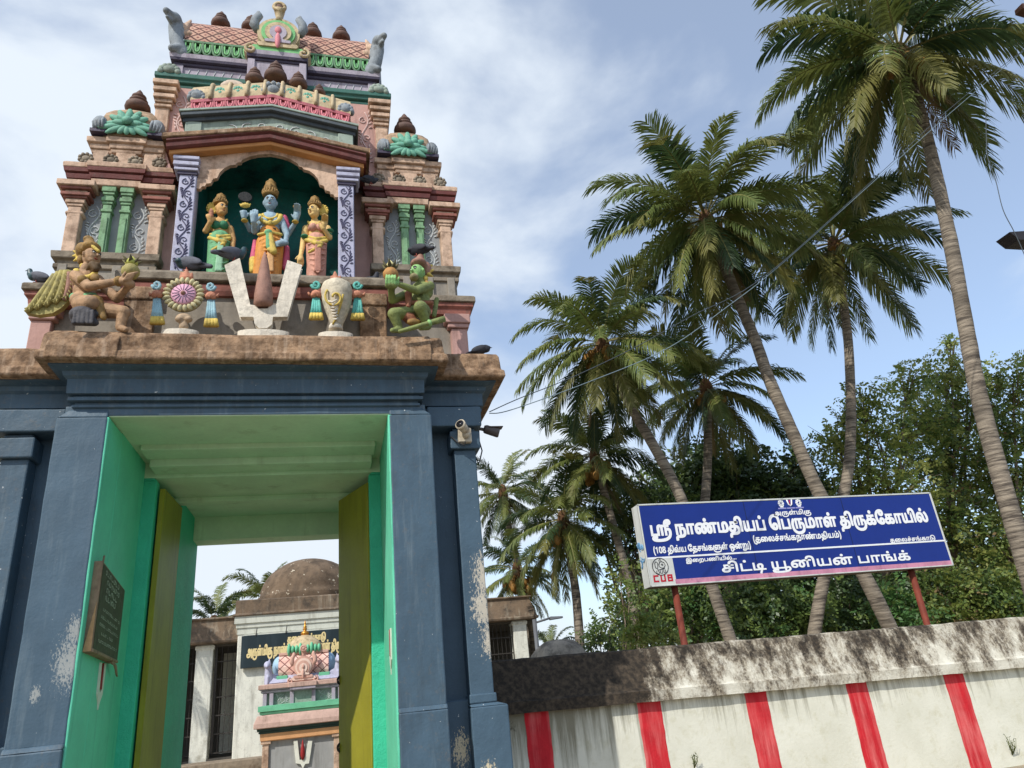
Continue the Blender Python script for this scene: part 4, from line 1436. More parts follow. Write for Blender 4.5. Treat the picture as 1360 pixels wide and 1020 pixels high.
for k in range(6):
    t = k / 5
    pts = []
    for j in range(9):
        s_ = j / 8
        x0, y0 = 330 - 105 * t, 318 - 22 * math.sin(PI * t)
        x1, y1 = 330 - 270 * t, 445 + 85 * t
        bx, by = (x0 + x1) / 2 + 40 - 20 * t, (y0 + y1) / 2 + 18
        X = (1 - s_) ** 2 * x0 + 2 * s_ * (1 - s_) * bx + s_ * s_ * x1
        Y = (1 - s_) ** 2 * y0 + 2 * s_ * (1 - s_) * by + s_ * s_ * y1
        pts.append(z4(X, Y, -0.0))
    m.tube(pts, [0.018 + 0.030 * math.sin(PI * (0.15 + 0.8 * j / 8)) for j in range(9)], 8, 0 if k > 1 else 1, True, 0.6)
    for j in range(1, 8):
        p, q2 = pts[j], pts[j + 1]
        d = (q2 - p).normalized()
        nn = Vector((-d.z, 0, d.x))
        for sg in (-1, 1):
            m.tube([p + Vector((0, -0.022, 0)), p + d * 0.035 + nn * sg * 0.032 + Vector((0, -0.012, 0))], [0.010, 0.006], 5, 0)
m.build('wing', [S_olive, S_redbrown], T)
T2 = thing('offering_pot', tuple(z4(652, 345, -0.34)), 'olive coloured round pot with a leafy top, held out by the kneeling winged statue', 'pot', 'pots held by the statues')
m = MB()
c = z4(652, 300, -0.34)
m.lathe([(0.02, -0.085), (0.06, -0.07), (0.088, -0.02), (0.088, 0.02), (0.06, 0.065), (0.04, 0.08)], c, 20)
m.build('pot', S_olive, T2)
m = MB()
for k in range(7):
    a = 2 * PI * k / 7 + 0.3
    m.tube([c + Vector((0, 0, 0.07)), c + Vector((0.05 * math.cos(a), 0.05 * math.sin(a), 0.11)), c + Vector((0.10 * math.cos(a), 0.10 * math.sin(a), 0.15))], [0.02, 0.032, 0.004], 6, 1, True, 0.5)
m.lathe([(0.055, 0.07), (0.065, 0.10), (0.045, 0.14), (0.012, 0.18)], c, 12, 0)
m.build('leafy_top', [stucco('yellow green bud paint', L(190, 190, 92), 0.2), stucco('dark leaf paint', L(92, 86, 52), 0.2)], T2)

# --- crouching monkey faced figure at the right
T = thing('monkey_statue', (1.66, -0.1, 5.38), 'crouching green monkey faced statue with a raised pot, at the right end of the ledge', 'statue')
P = []
hc = z5(742, 178, -0.10)
head(P, hc, (0.085, 0.10, 0.10), -0.8, 1)
P += [('e', z5(722, 205, -0.19), (0.055, 0.06, 0.045), 2), ('c', z5(755, 225, -0.08), z5(765, 250, -0.06), 0.055, 0.07, 0), ('e', z5(765, 285, -0.05), (0.14, 0.11, 0.12), 0),
      ('e', z5(755, 335, -0.05), (0.12, 0.10, 0.12), 0), ('e', z5(750, 385, -0.05), (0.13, 0.11, 0.09), 0)]
P += [('c', z5(810, 255, -0.10), z5(735, 280, -0.27), 0.062, 0.050, 0), ('c', z5(735, 280, -0.27), z5(645, 248, -0.36), 0.048, 0.034, 0)]
P += [('c', z5(705, 290, -0.02), z5(600, 335, -0.14), 0.055, 0.048, 0), ('c', z5(600, 335, -0.14), z5(590, 262, -0.30), 0.046, 0.036, 0)]
P += [('c', z5(715, 405, -0.10), z5(608, 412, -0.26), 0.085, 0.072, 0), ('c', z5(608, 418, -0.26), z5(640, 500, -0.20), 0.064, 0.045, 0)]
P += [('c', z5(775, 400, -0.08), z5(758, 375, -0.34), 0.090, 0.080, 0), ('c', z5(758, 380, -0.34), z5(800, 480, -0.22), 0.066, 0.046, 0), ('c', z5(800, 485, -0.22), z5(760, 492, -0.30), 0.04, 0.03, 0),
      ('c', z5(640, 502, -0.22), z5(600, 505, -0.28), 0.04, 0.03, 0)]
q = z5(592, 232, -0.36)
for k in range(4):
    b = q + Vector((-0.055 + 0.032 * k, -0.055, -0.05))
    P.append(('c', b, b + Vector((0.0, -0.025, 0.055)), 0.017, 0.015, 1))
    P.append(('c', b + Vector((0, -0.025, 0.055)), b + Vector((0.002, -0.012, 0.10)), 0.015, 0.011, 1))
P.append(('e', q + Vector((0.0, -0.02, -0.06)), (0.075, 0.05, 0.04), 0))
P.append(('c', q + Vector((0.06, -0.02, -0.04)), q + Vector((0.085, -0.05, 0.03)), 0.02, 0.014, 1))
P.append(('c', z5(835, 420, 0.05), z5(850, 330, 0.10), 0.03, 0.03, 0))
blob('body', P, [S_leafy, S_facegreen, stucco('taupe muzzle paint', L(150, 140, 100), 0.3)], T, 0.009, 1)
face(T, hc, (0.086, 0.10, 0.101), -0.8)
P = [('e', z5(748, 128, -0.08), (0.10, 0.11, 0.055), 0), ('c', z5(752, 120, -0.06), z5(760, 88, -0.03), 0.07, 0.04, 0), ('e', z5(792, 160, 0.0), (0.06, 0.07, 0.10), 0), ('c', z5(800, 150, -0.02), z5(826, 135, 0.0), 0.03, 0.01, 1),
     ('c', z5(805, 170, -0.02), z5(832, 165, 0.0), 0.03, 0.01, 1), ('c', z5(805, 190, -0.02), z5(828, 200, 0.0), 0.03, 0.01, 1), ('e', z5(788, 212, -0.10), (0.03, 0.03, 0.04), 1)]
blob('crown', P, [S_redbrown, S_yellow], T, 0.009, 1)
P = [('c', z5(690, 400, -0.12), z5(720, 460, -0.20), 0.06, 0.05, 0), ('c', z5(690, 350, -0.15), z5(820, 350, -0.12), 0.03, 0.03, 0), ('e', z5(722, 460, -0.22), (0.085, 0.05, 0.04), 1), ('c', z5(690, 300, -0.17), z5(690, 370, -0.2), 0.045, 0.03, 0),
     ('c', z5(640, 400, -0.20), z5(700, 440, -0.18), 0.05, 0.07, 0)]
blob('loincloth', P, [stucco('rust loincloth paint', L(150, 96, 70), 0.3), S_crown], T, 0.009, 1)
m = MB()
m.tube([z5(690, 262, -0.18), z5(740, 268, -0.2), z5(800, 240, -0.16), z5(790, 230, -0.1)], 0.022, 7)
m.build('necklace', S_crown, T)
T2 = thing('stone_mace', tuple(z5(760, 480, -0.38)), 'green painted mace lying slanted against the crouching monkey statue', 'mace')
m = MB()
m.tube([z5(635, 512, -0.38), z5(700, 495, -0.38), z5(800, 466, -0.38), z5(840, 455, -0.38), z5(895, 440, -0.38)], [0.022, 0.026, 0.028, 0.034, 0.036], 10)
m.build('shaft', S_leafy, T2)
m = MB()
m.lathe([(0.03, -0.02), (0.042, 0.0), (0.03, 0.02)], z5(810, 463, -0.38), 12, axis=(0.9, 0, 0.35))
m.build('collar', S_facegreen, T2)
T2 = thing('offering_pot', tuple(z5(590, 215, -0.34)), 'orange brown round pot with a pale bud, held up by the monkey faced statue', 'pot', 'pots held by the statues')
c = z5(590, 190, -0.33)
m = MB()
m.lathe([(0.02, -0.085), (0.06, -0.07), (0.088, -0.02), (0.088, 0.02), (0.06, 0.065), (0.04, 0.08)], c, 20)
m.build('pot', stucco('ochre pot paint', L(190, 140, 80), 0.3), T2)
m = MB()
for k in range(7):
    a = 2 * PI * k / 7
    m.tube([c + Vector((0, 0, 0.06)), c + Vector((0.06 * math.cos(a), 0.06 * math.sin(a), 0.10)), c + Vector((0.10 * math.cos(a), 0.10 * math.sin(a), 0.16))], [0.02, 0.035, 0.004], 6, 1, True, 0.5)
m.lathe([(0.045, 0.07), (0.055, 0.11), (0.035, 0.15), (0.008, 0.19)], c, 12, 0)
m.build('leafy_top', [stucco('pale yellow bud paint', L(226, 214, 150), 0.15), stucco('dark leaf paint', L(92, 86, 52), 0.2)], T2)


# --- emblems in front of the panel
def tassel(parent, fz, X, Y, y, s, drop, cm, tm, w=1.0):
    P = fz
    m = MB()
    m.tube([P(X + s * 26 * q * math.cos(a), Y - 55 + 26 * q * math.sin(a), y) for a, q in [(PI * 0.25 * k, 1 - k / 14) for k in range(12)]], 0.018, 7, 0)
    m.tube([P(X - 30 * s + 60 * s * k / 6, Y + 8 * math.cos(k * 1.1), y - 0.02) for k in range(7)], [0.02, 0.035, 0.04, 0.042, 0.04, 0.032, 0.012], 8, 1)
    m.tube([P(X + s * 34, Y + 4, y - 0.02), P(X + s * 44, Y - 14, y - 0.02)], [0.02, 0.008], 6, 1)
    for k in range(4):
        m.tube([P(X - 12 + 9 * k, Y + 15, y), P(X - 18 + 13 * k, Y + drop * 0.55, y - 0.01), P(X - 22 + 16 * k, Y + drop * 0.78, y - 0.01)], [0.014, 0.020, 0.024], 7, 0)
        m.tube([P(X - 22 + 16 * k, Y + drop * 0.76, y - 0.012), P(X - 26 + 19 * k, Y + drop, y - 0.012)], [0.025, 0.030], 7, 2)
    return m.build('tassel', [cm, S_terracotta, tm], parent)


T = thing('wheel_emblem', (-0.78, -0.1, 5.38), 'round stucco emblem with a pink flower wheel in a ring of straw petals', 'emblem')
c = z4(952, 430, -0.12)
m = MB()
m.lathe([(0.125, 0.03), (0.128, -0.01), (0.11, -0.025), (0.03, -0.035), (0.0, -0.035)], c, 32, axis=(0, 1, 0))
for k in range(16):
    a = 2 * PI * k / 16
    m.tube([c + Vector((0.04 * math.cos(a), -0.036, 0.04 * math.sin(a))), c + Vector((0.115 * math.cos(a), -0.026, 0.115 * math.sin(a)))], 0.0035, 4, 1)
m.ell(c + Vector((0, -0.035, 0)), (0.026, 0.03, 0.026), 2)
m.build('wheel', [S_rosy, S_line if False else M_line, S_redbrown], T)
m = MB()
m.lathe([(0.19, 0.06), (0.195, -0.0), (0.13, -0.0), (0.13, 0.05)], c, 32, axis=(0, 1, 0))
for k in range(22):
    a = 2 * PI * k / 22
    rot = Matrix.Rotation(-a, 3, 'Y')
    m.ell(c + Vector((0.172 * math.cos(a), -0.008, 0.172 * math.sin(a))), (0.045, 0.03, 0.024), 0, 8, 6, rot)
m.build('petal_ring', S_petal, T)
P = [('c', z4(965, 340, -0.1), z4(968, 290, -0.1), 0.055, 0.015, 0), ('c', z4(945, 335, -0.1), z4(938, 305, -0.1), 0.035, 0.01, 0), ('c', z4(990, 335, -0.1), z4(1000, 308, -0.1), 0.035, 0.01, 0)]
blob('flame', P, S_terracotta, T, 0.010, 1)
P = [('e', z4(952, 565, -0.1), (0.085, 0.06, 0.055), 0), ('e', z4(925, 570, -0.13), (0.04, 0.04, 0.035), 0), ('e', z4(980, 570, -0.13), (0.04, 0.04, 0.035), 0), ('c', z4(952, 590, -0.1), z4(952, 612, -0.1), 0.04, 0.05, 0)]
blob('lotus_foot', P, stucco('tan lotus paint', L(186, 160, 130), 0.3), T, 0.010, 1)
m = MB()
b = z4(932, 612, -0.1)
m.slab([(0.19 * math.cos(a), 0.085 * math.sin(a)) for a in [2 * PI * k / 24 for k in range(24)]], 'z', 5.35, 5.44)
m.v = [(x + b.x, y - 0.07, z) for x, y, z in m.v]
m.build('base', S_chalk, T)
tassel(T, z4, 800, 432, -0.1, -1, 165, S_bluish, S_yellow)
tassel(T, z4, 1105, 440, -0.1, 1, 170, S_bluish, S_yellow)

T = thing('shell_emblem', (0.84, -0.1, 5.38), 'stucco conch shell emblem with turquoise and yellow tassels', 'emblem')
m = MB()
pr, ctr = [], []
for Y, X, r in ((235, 285, 55), (250, 285, 78), (275, 285, 88), (310, 286, 88), (350, 288, 80), (390, 288, 68), (430, 287, 52), (462, 285, 38), (492, 283, 34)):
    ctr.append(z5(X, Y, -0.1))
    pr.append(r / 500.0)
m.tube([ctr[0] + Vector((0, 0, 0.03))] + ctr, [0.03] + pr, 24, 0)
m.build('shell', S_pale, T)
m = MB()
pts = []
for k in range(26):
    t = k / 25
    a = PI * 0.9 - 2.15 * PI * t
    r = 14 + 52 * t
    pts.append(z5(275 + r * math.cos(a) * 0.9, 318 - r * math.sin(a) * 0.9, -0.285 + 0.03 * t))
m.tube(pts, 0.013, 7, 0)
pts2 = [z5(322 - 8 * k * k / 20 - 3 * k, 300 + 19 * k, -0.28 + 0.012 * k) for k in range(10)]
m.tube(pts2, 0.011, 6, 0)
for k in range(7):
    m.tube([z5(238 + 5 * k, 340 + 17 * k, -0.26 + 0.012 * k), z5(262 + 4 * k, 345 + 16 * k, -0.285 + 0.014 * k), z5(286 + 0.5 * k, 332 + 17 * k, -0.275 + 0.013 * k)], 0.012, 6, 1)
m.build('spiral_ridge', [S_yellow, S_chalk], T)
P = [('c', z5(280, 235, -0.1), z5(276, 178, -0.1), 0.06, 0.015, 0), ('c', z5(258, 230, -0.1), z5(255, 200, -0.1), 0.03, 0.01, 0), ('c', z5(300, 230, -0.1), z5(305, 198, -0.1), 0.03, 0.01, 0), ('e', z5(280, 240, -0.1), (0.09, 0.07, 0.03), 1)]
blob('flame', P, [S_terracotta, S_yellow], T, 0.010, 1)
m = MB()
b = z5(280, 505, -0.1)
m.slab([(0.19 * math.cos(a), 0.085 * math.sin(a)) for a in [2 * PI * k / 24 for k in range(24)]], 'z', 5.35, 5.44)
m.v = [(x + b.x, y - 0.07, z) for x, y, z in m.v]
m.lathe([(0.08, 0.0), (0.075, 0.05), (0.06, 0.08)], (b.x, -0.1, b.z), 16)
m.build('base', S_chalk, T)
tassel(T, z5, 168, 303, -0.1, -1, 140, S_teal, S_yellow)
tassel(T, z5, 402, 305, -0.1, 1, 140, S_teal, S_yellow)

T = thing('trident_mark_emblem', (0.03, -0.1, 5.38), 'tall white U shaped sacred mark with a brown flame blade at its centre', 'emblem')
U = [(-2, 652), (66, 620), (118, 852), (150, 856), (160, 872), (212, 872), (222, 856), (256, 852), (312, 630), (378, 652), (306, 905), (232, 905), (227, 945), (205, 962), (168, 962), (148, 942), (143, 905), (72, 905)]
A = [z3(x, y, -0.14) for x, y in U]
n = len(U)
B = [p + Vector((0, 0.09, 0)) for p in A]
m = MB()
m.add(A + B, [(i, (i + 1) % n, n + (i + 1) % n, n + i) for i in range(n)] + [tuple(range(n)), tuple(range(n, 2 * n))[::-1]], 0)
m.build('mark', S_chalk, T, 0.01, 2)
m = MB()
m.tube([z3(188, 860, -0.13), z3(188, 845, -0.13), z3(189, 800, -0.13), z3(191, 740, -0.13), z3(193, 680, -0.13), z3(195, 620, -0.13), z3(196, 585, -0.13)], [0.08, 0.105, 0.10, 0.082, 0.06, 0.034, 0.008], 14)
m.build('flame_blade', S_redbrown, T)
m = MB()
b = z3(188, 975, -0.1)
m.slab([(0.27 * math.cos(a), 0.085 * math.sin(a)) for a in [2 * PI * k / 24 for k in range(24)]], 'z', 5.35, 5.45)
m.v = [(x + b.x, y - 0.07, z) for x, y, z in m.v]
m.build('base', S_chalk, T)

# ------------------------------------------------------------------ pigeons
M_pg = paint('slate pigeon feathers', L(92, 94, 104), 0.2, 20, 0.7, 0.2, 60)
M_pgd = paint('dark pigeon feathers', L(48, 50, 58), 0.2, 20, 0.7, 0.2, 60)
M_pgn = paint('glossy neck feathers', L(56, 78, 84), 0.2, 20, 0.4, 0.2, 60)
M_pgl = paint('pale brown pigeon feathers', L(196, 178, 160), 0.15, 20, 0.7, 0.2, 60)
M_leg = simple('pigeon leg', L(150, 70, 60))
M_beak = simple('pigeon beak', L(60, 56, 54))


def pigeon(pos, yaw, label, pose='stand', dark=False, pale=False, s=1.0):
    T = thing('pigeon', pos, label, 'pigeon', 'pigeons on the gateway')
    hd = {'stand': ((0.13, 0, 0.21), (0.115, 0, 0.15)), 'preen': ((0.10, 0.05, 0.12), (0.11, 0.02, 0.13)), 'sit': ((0.12, 0, 0.13), (0.10, 0, 0.10)), 'lean': ((0.15, 0, 0.17), (0.12, 0, 0.14))}[pose]
    P = [('e', (0.0, 0, 0.10), (0.125, 0.068, 0.072), 0, Matrix.Rotation(-0.35, 3, 'Y')), ('e', (0.07, 0, 0.115), (0.07, 0.058, 0.065), 1), ('c', hd[1], hd[0], 0.042, 0.030, 1), ('e', hd[0], (0.034, 0.028, 0.029), 1),
         ('c', (-0.10, 0, 0.075), (-0.22, 0, 0.045), 0.036, 0.026, 0)]
    for sg in (-1, 1):
        P.append(('e', (-0.035, sg * 0.055, 0.105), (0.12, 0.02, 0.048), 0, Matrix.Rotation(-0.30, 3, 'Y')))
        P.append(('c', (-0.10, sg * 0.04, 0.075), (-0.19, sg * 0.02, 0.06), 0.022, 0.008, 2))
    P = [tuple(q) for q in P]
    c0, c1, c2 = (M_pgl, M_pgl, M_pg) if pale else ((M_pgd, M_pgd, M_pgd) if dark else (M_pg, M_pgn, M_pgd))
    M = Matrix.Translation(Vector(pos)) @ Matrix.Rotation(yaw, 4, 'Z') @ Matrix.Scale(s, 4)
    o = blob('body', P, [c0, c1, c2], None, 0.009, 2)
    o.data.transform(Matrix.Rotation(yaw, 4, 'Z') @ Matrix.Scale(s, 4))
    o.parent = T
    m = MB()
    h = Vector(hd[0])
    m.tube([h + Vector((0.025, 0, 0)), h + Vector((0.055, 0, -0.008))], [0.009, 0.003], 6)
    bk = m.build('beak', M_beak, None)
    bk.data.transform(Matrix.Rotation(yaw, 4, 'Z') @ Matrix.Scale(s, 4))
    bk.parent = T
    if pose != 'sit':
        for sg in (-1, 1):
            m = MB()
            m.tube([(0.02, sg * 0.025, 0.05), (0.015, sg * 0.027, 0.008)], 0.007, 6)
            for dx, dy in ((0.035, 0), (0.028, 0.018), (0.028, -0.018), (-0.02, 0)):
                m.tube([(0.015, sg * 0.027, 0.006), (0.015 + dx, sg * 0.027 + dy, 0.004)], 0.004, 5)
            lg = m.build('leg', M_leg, None)
            lg.data.transform(Matrix.Rotation(yaw, 4, 'Z') @ Matrix.Scale(s, 4))
            lg.parent = T
    return T


pigeon((z4(135, 338, 0.50).x, 0.50, 6.312), 3.05, 'grey pigeon standing at the far left end of the ledge, behind the wing', 'stand', s=0.85)
pigeon((z4(985, 280, 0.10).x, 0.10, 6.292), 2.9, 'grey pigeon preening above the wheel emblem', 'preen', s=1.08)
q = z3(30, 628, -0.10)
pigeon((q.x, -0.09, q.z), 0.5, 'grey pigeon perched on the left arm of the white U shaped mark', 'stand', s=1.0)
q = z5(750, 88, -0.03)
pigeon((q.x, -0.03, q.z), 2.4, 'dark pigeon perched on the head of the crouching monkey statue', 'preen', dark=True, s=0.95)
pigeon((1.22, 0.35, 6.292), -0.5, 'dark pigeon in the shade beside the right porch column', 'stand', dark=True, s=0.9)
pigeon((z5(1098, 600, 0.28).x, 0.28, 5.362), -0.2, 'pigeon sitting low on the brown slab at the right corner of the gateway', 'sit', dark=True, s=0.8)
pigeon((1.27, 0.52, 8.02), 0.4, 'black pigeon tucked under the right end of the porch roof', 'lean', dark=True, s=0.75)
pigeon((-0.56, 0.66, 9.54), 3.0, 'pale brown pigeon sitting on the little barrel roof left of the finials', 'sit', pale=True, s=1.1)

# ------------------------------------------------------------------ things fixed to the gateway
M_wood = paint('weathered board wood', L(150, 126, 102), 0.25, 14, 0.85, 0.5, 60, streak=((0.07, 0.05, 0.035), 0.5, 14))
M_wood2 = paint('bare split wood', L(186, 146, 104), 0.2, 14, 0.85, 0.4, 60)
M_slate = paint('faded dark green board face', L(84, 88, 66), 0.2, 8, 0.85, 0.3, 60, dirt=((0.06, 0.05, 0.035), 0.35, 7))
M_chalkt = paint('worn white lettering', L(214, 216, 196), 0.2, 30, 0.9, 0.0, 60, dirt=(L(66, 70, 52), 0.55, 30))
T = thing('notice_board', (-1.35, 0.55, 2.6), 'old wooden notice board with worn white writing, hung on the left mint jamb', 'notice board')
fr = [(0.10, 2.275), (0.98, 2.225), (0.98, 2.945), (0.11, 3.09)]
m = MB()
xb, xf = -1.388, -1.310
F = [(xf, y, z) for y, z in fr]
Bk = [(xb, y, z) for y, z in fr]
m.add(F + Bk, [(0, 1, 2, 3), (4, 7, 6, 5), (0, 4, 5, 1), (1, 5, 6, 2), (2, 6, 7, 3), (3, 7, 4, 0)], 0)
m.hexa([(xf - 0.01, 0.10, 2.272), (xf + 0.012, 0.10, 2.272), (xf + 0.012, 0.98, 2.222), (xf - 0.01, 0.98, 2.222)], [(xf - 0.01, 0.10, 2.305), (xf + 0.012, 0.10, 2.305), (xf + 0.012, 0.98, 2.25), (xf - 0.01, 0.98, 2.25)], 0)
m.build('frame', M_wood, T, 0.006)
m = MB()
m.add([(xf + 0.004, 0.125, 2.30), (xf + 0.004, 0.97, 2.25), (xf + 0.004, 0.97, 2.93), (xf + 0.004, 0.13, 3.065)], [(0, 1, 2, 3)])
m.build('board_face', M_slate, T)
m = MB()
m.add([(xb + 0.005, 0.093, 2.28), (xf - 0.004, 0.093, 2.28), (xf - 0.006, 0.098, 2.72)], [(0, 1, 2)])
m.build('split_edge', M_wood2, T)
m = MB()
m.slab([(0.80, 2.25), (0.985, 2.20), (1.06, 2.10), (1.01, 2.12), (0.97, 2.16), (0.90, 2.20), (0.80, 2.21)], 'x', xf - 0.01, xf + 0.004)
m.tube([(xf - 0.03, 0.22, 3.07), (xf - 0.03, 0.24, 3.16)], 0.01, 6)
m.build('broken_corner', M_wood, T)
m = MB()
rr = random.Random(3)
for i in range(9):
    f = 0.90 - 0.095 * i - (0.04 if i > 3 else 0)
    big = i < 4
    y = 0.20 + rr.uniform(0, 0.12)
    yend = 0.9 - rr.uniform(0, 0.25)
    while y < yend:
        w = rr.uniform(0.02, 0.05) * (1.4 if big else 0.9)
        zt = lambda yy: (3.065 - (yy - 0.13) * 0.16) * f + (2.30 - (yy - 0.13) * 0.06) * (1 - f)
        h = 0.046 if big else 0.026
        z0 = zt(y)
        k = rr.random()
        yy = y
        # letter like strokes: stems, loops and bars
        m.add([(xf + 0.007, yy, z0), (xf + 0.007, yy + w * 0.25, z0), (xf + 0.007, yy + w * 0.25, z0 + h), (xf + 0.007, yy, z0 + h)], [(0, 1, 2, 3)])
        if k < 0.7:
            m.add([(xf + 0.007, yy, z0), (xf + 0.007, yy + w, z0), (xf + 0.007, yy + w, z0 + h * 0.25), (xf + 0.007, yy, z0 + h * 0.25)], [(0, 1, 2, 3)])
        if k > 0.3:
            m.add([(xf + 0.007, yy + w * 0.75, z0), (xf + 0.007, yy + w, z0), (xf + 0.007, yy + w, z0 + h), (xf + 0.007, yy + w * 0.75, z0 + h)], [(0, 1, 2, 3)])
        if k > 0.55:
            m.add([(xf + 0.007, yy, z0 + h * 0.75), (xf + 0.007, yy + w, z0 + h * 0.75), (xf + 0.007, yy + w, z0 + h), (xf + 0.007, yy, z0 + h)], [(0, 1, 2, 3)])
        y += w * 1.35 + (0.03 if rr.random() < 0.15 else 0)
m.build('lettering', M_chalkt, T)

M_plq = simple('white plaque paint', L(220, 220, 206))
M_red = simple('red mark paint', L(150, 40, 40))
for s, y0, y1, z0, z1, lab in ((-1, 0.66, 0.86, 1.80, 2.22, 'small white pointed mark with a red stripe, under the notice board on the left'),
                               (1, 0.36, 0.60, 1.86, 2.30, 'small white pointed mark with a red stripe on the right mint jamb')):
    T = thing('sacred_mark_plaque', (s * 1.39, (y0 + y1) / 2, z0), lab, 'wall mark', 'marks on the passage jambs')
    m = MB()
    yc = (y0 + y1) / 2
    m.slab([(y0, z1), (y0 + 0.012, z0 + 0.14), (yc - 0.02, z0 + 0.06), (yc, z0), (yc + 0.02, z0 + 0.06), (y1 - 0.012, z0 + 0.14), (y1, z1), (yc + 0.05, z1), (yc + 0.03, z0 + 0.16), (yc - 0.03, z0 + 0.16), (yc - 0.05, z1)], 'x', s * 1.40, s * 1.372)
    m.build('mark', M_plq, T)
    m = MB()
    m.slab([(yc - 0.028, z0 + 0.18), (yc + 0.028, z0 + 0.18), (yc + 0.012, z1 - 0.03), (yc, z1), (yc - 0.012, z1 - 0.03)], 'x', s * 1.40, s * 1.368)
    m.build('red_stripe', M_red, T)

M_cctv = paint('sun yellowed plastic', L(206, 194, 172), 0.12, 12, 0.5, 0.1, 60, dirt=(L(120, 96, 70), 0.35, 12))
M_glass = simple('dark lens', (0.015, 0.014, 0.016), 0.15)
M_dplast = paint('grey brown plastic', L(96, 88, 84), 0.15, 12, 0.5, 0.1, 60)
T = thing('security_camera', (2.235, 0.2, 4.29), 'cream security camera with a hooded lens on a square box, on the blue capital', 'security camera')
m = MB()
m.box(2.175, 2.325, 0.13, 0.205, 4.215, 4.385)
m.build('junction_box', M_cctv, T, 0.008)
m = MB()
m.tube([(2.26, 0.13, 4.30), (2.255, 0.10, 4.30), (2.245, 0.07, 4.31)], [0.045, 0.05, 0.03], 14)
m.build('mount', M_cctv, T)
m = MB()
m.tube([(2.255, 0.09, 4.33), (2.19, 0.0, 4.365)], [0.048, 0.052], 16, 0)
m.tube([(2.192, 0.003, 4.364), (2.172, -0.022, 4.374)], [0.060, 0.060], 16, 0)
m.build('housing', M_cctv, T)
m = MB()
m.tube([(2.176, -0.018, 4.372), (2.168, -0.029, 4.377)], [0.046, 0.046], 16, 0)
m.build('lens', M_glass, T)
T = thing('security_camera', (2.47, 0.6, 4.52), 'grey brown bullet security camera sticking out sideways from the right of the gateway', 'security camera')
m = MB()
m.tube([(2.38, 0.62, 4.47), (2.50, 0.61, 4.545), (2.585, 0.60, 4.525)], 0.022, 8)
m.build('bracket', M_dplast, T)
m = MB()
m.tube([(2.575, 0.60, 4.535), (2.60, 0.60, 4.53), (2.74, 0.585, 4.475), (2.755, 0.583, 4.47)], [0.045, 0.055, 0.058, 0.050], 14)
m.box(2.62, 2.80, 0.53, 0.64, 4.535, 4.548)
m.build('housing', M_dplast, T, 0.004)
m = MB()
pts = [(2.51, 0.6, 4.52), (2.505, 0.6, 4.38), (2.53, 0.6, 4.26), (2.50, 0.6, 4.16), (2.475, 0.6, 4.09), (2.455, 0.6, 4.16), (2.41, 0.6, 4.24), (2.38, 0.62, 4.26)]
m.tube(pts, 0.008, 6)
m.build('cable', simple('black cable', (0.02, 0.02, 0.022)), T)
T = thing('door_cable', (1.95, 0.4, 4.28), 'short black cable slung under the capital on the right of the gateway', 'cable', 'cables slung under the capitals')
m = MB()
m.tube([(2.10, 0.19, 4.30), (2.16, 0.16, 4.22), (2.24, 0.13, 4.17), (2.24, 0.125, 4.215)], 0.008, 6)
m.build('wire', simple('black cable', (0.02, 0.02, 0.022)), T)

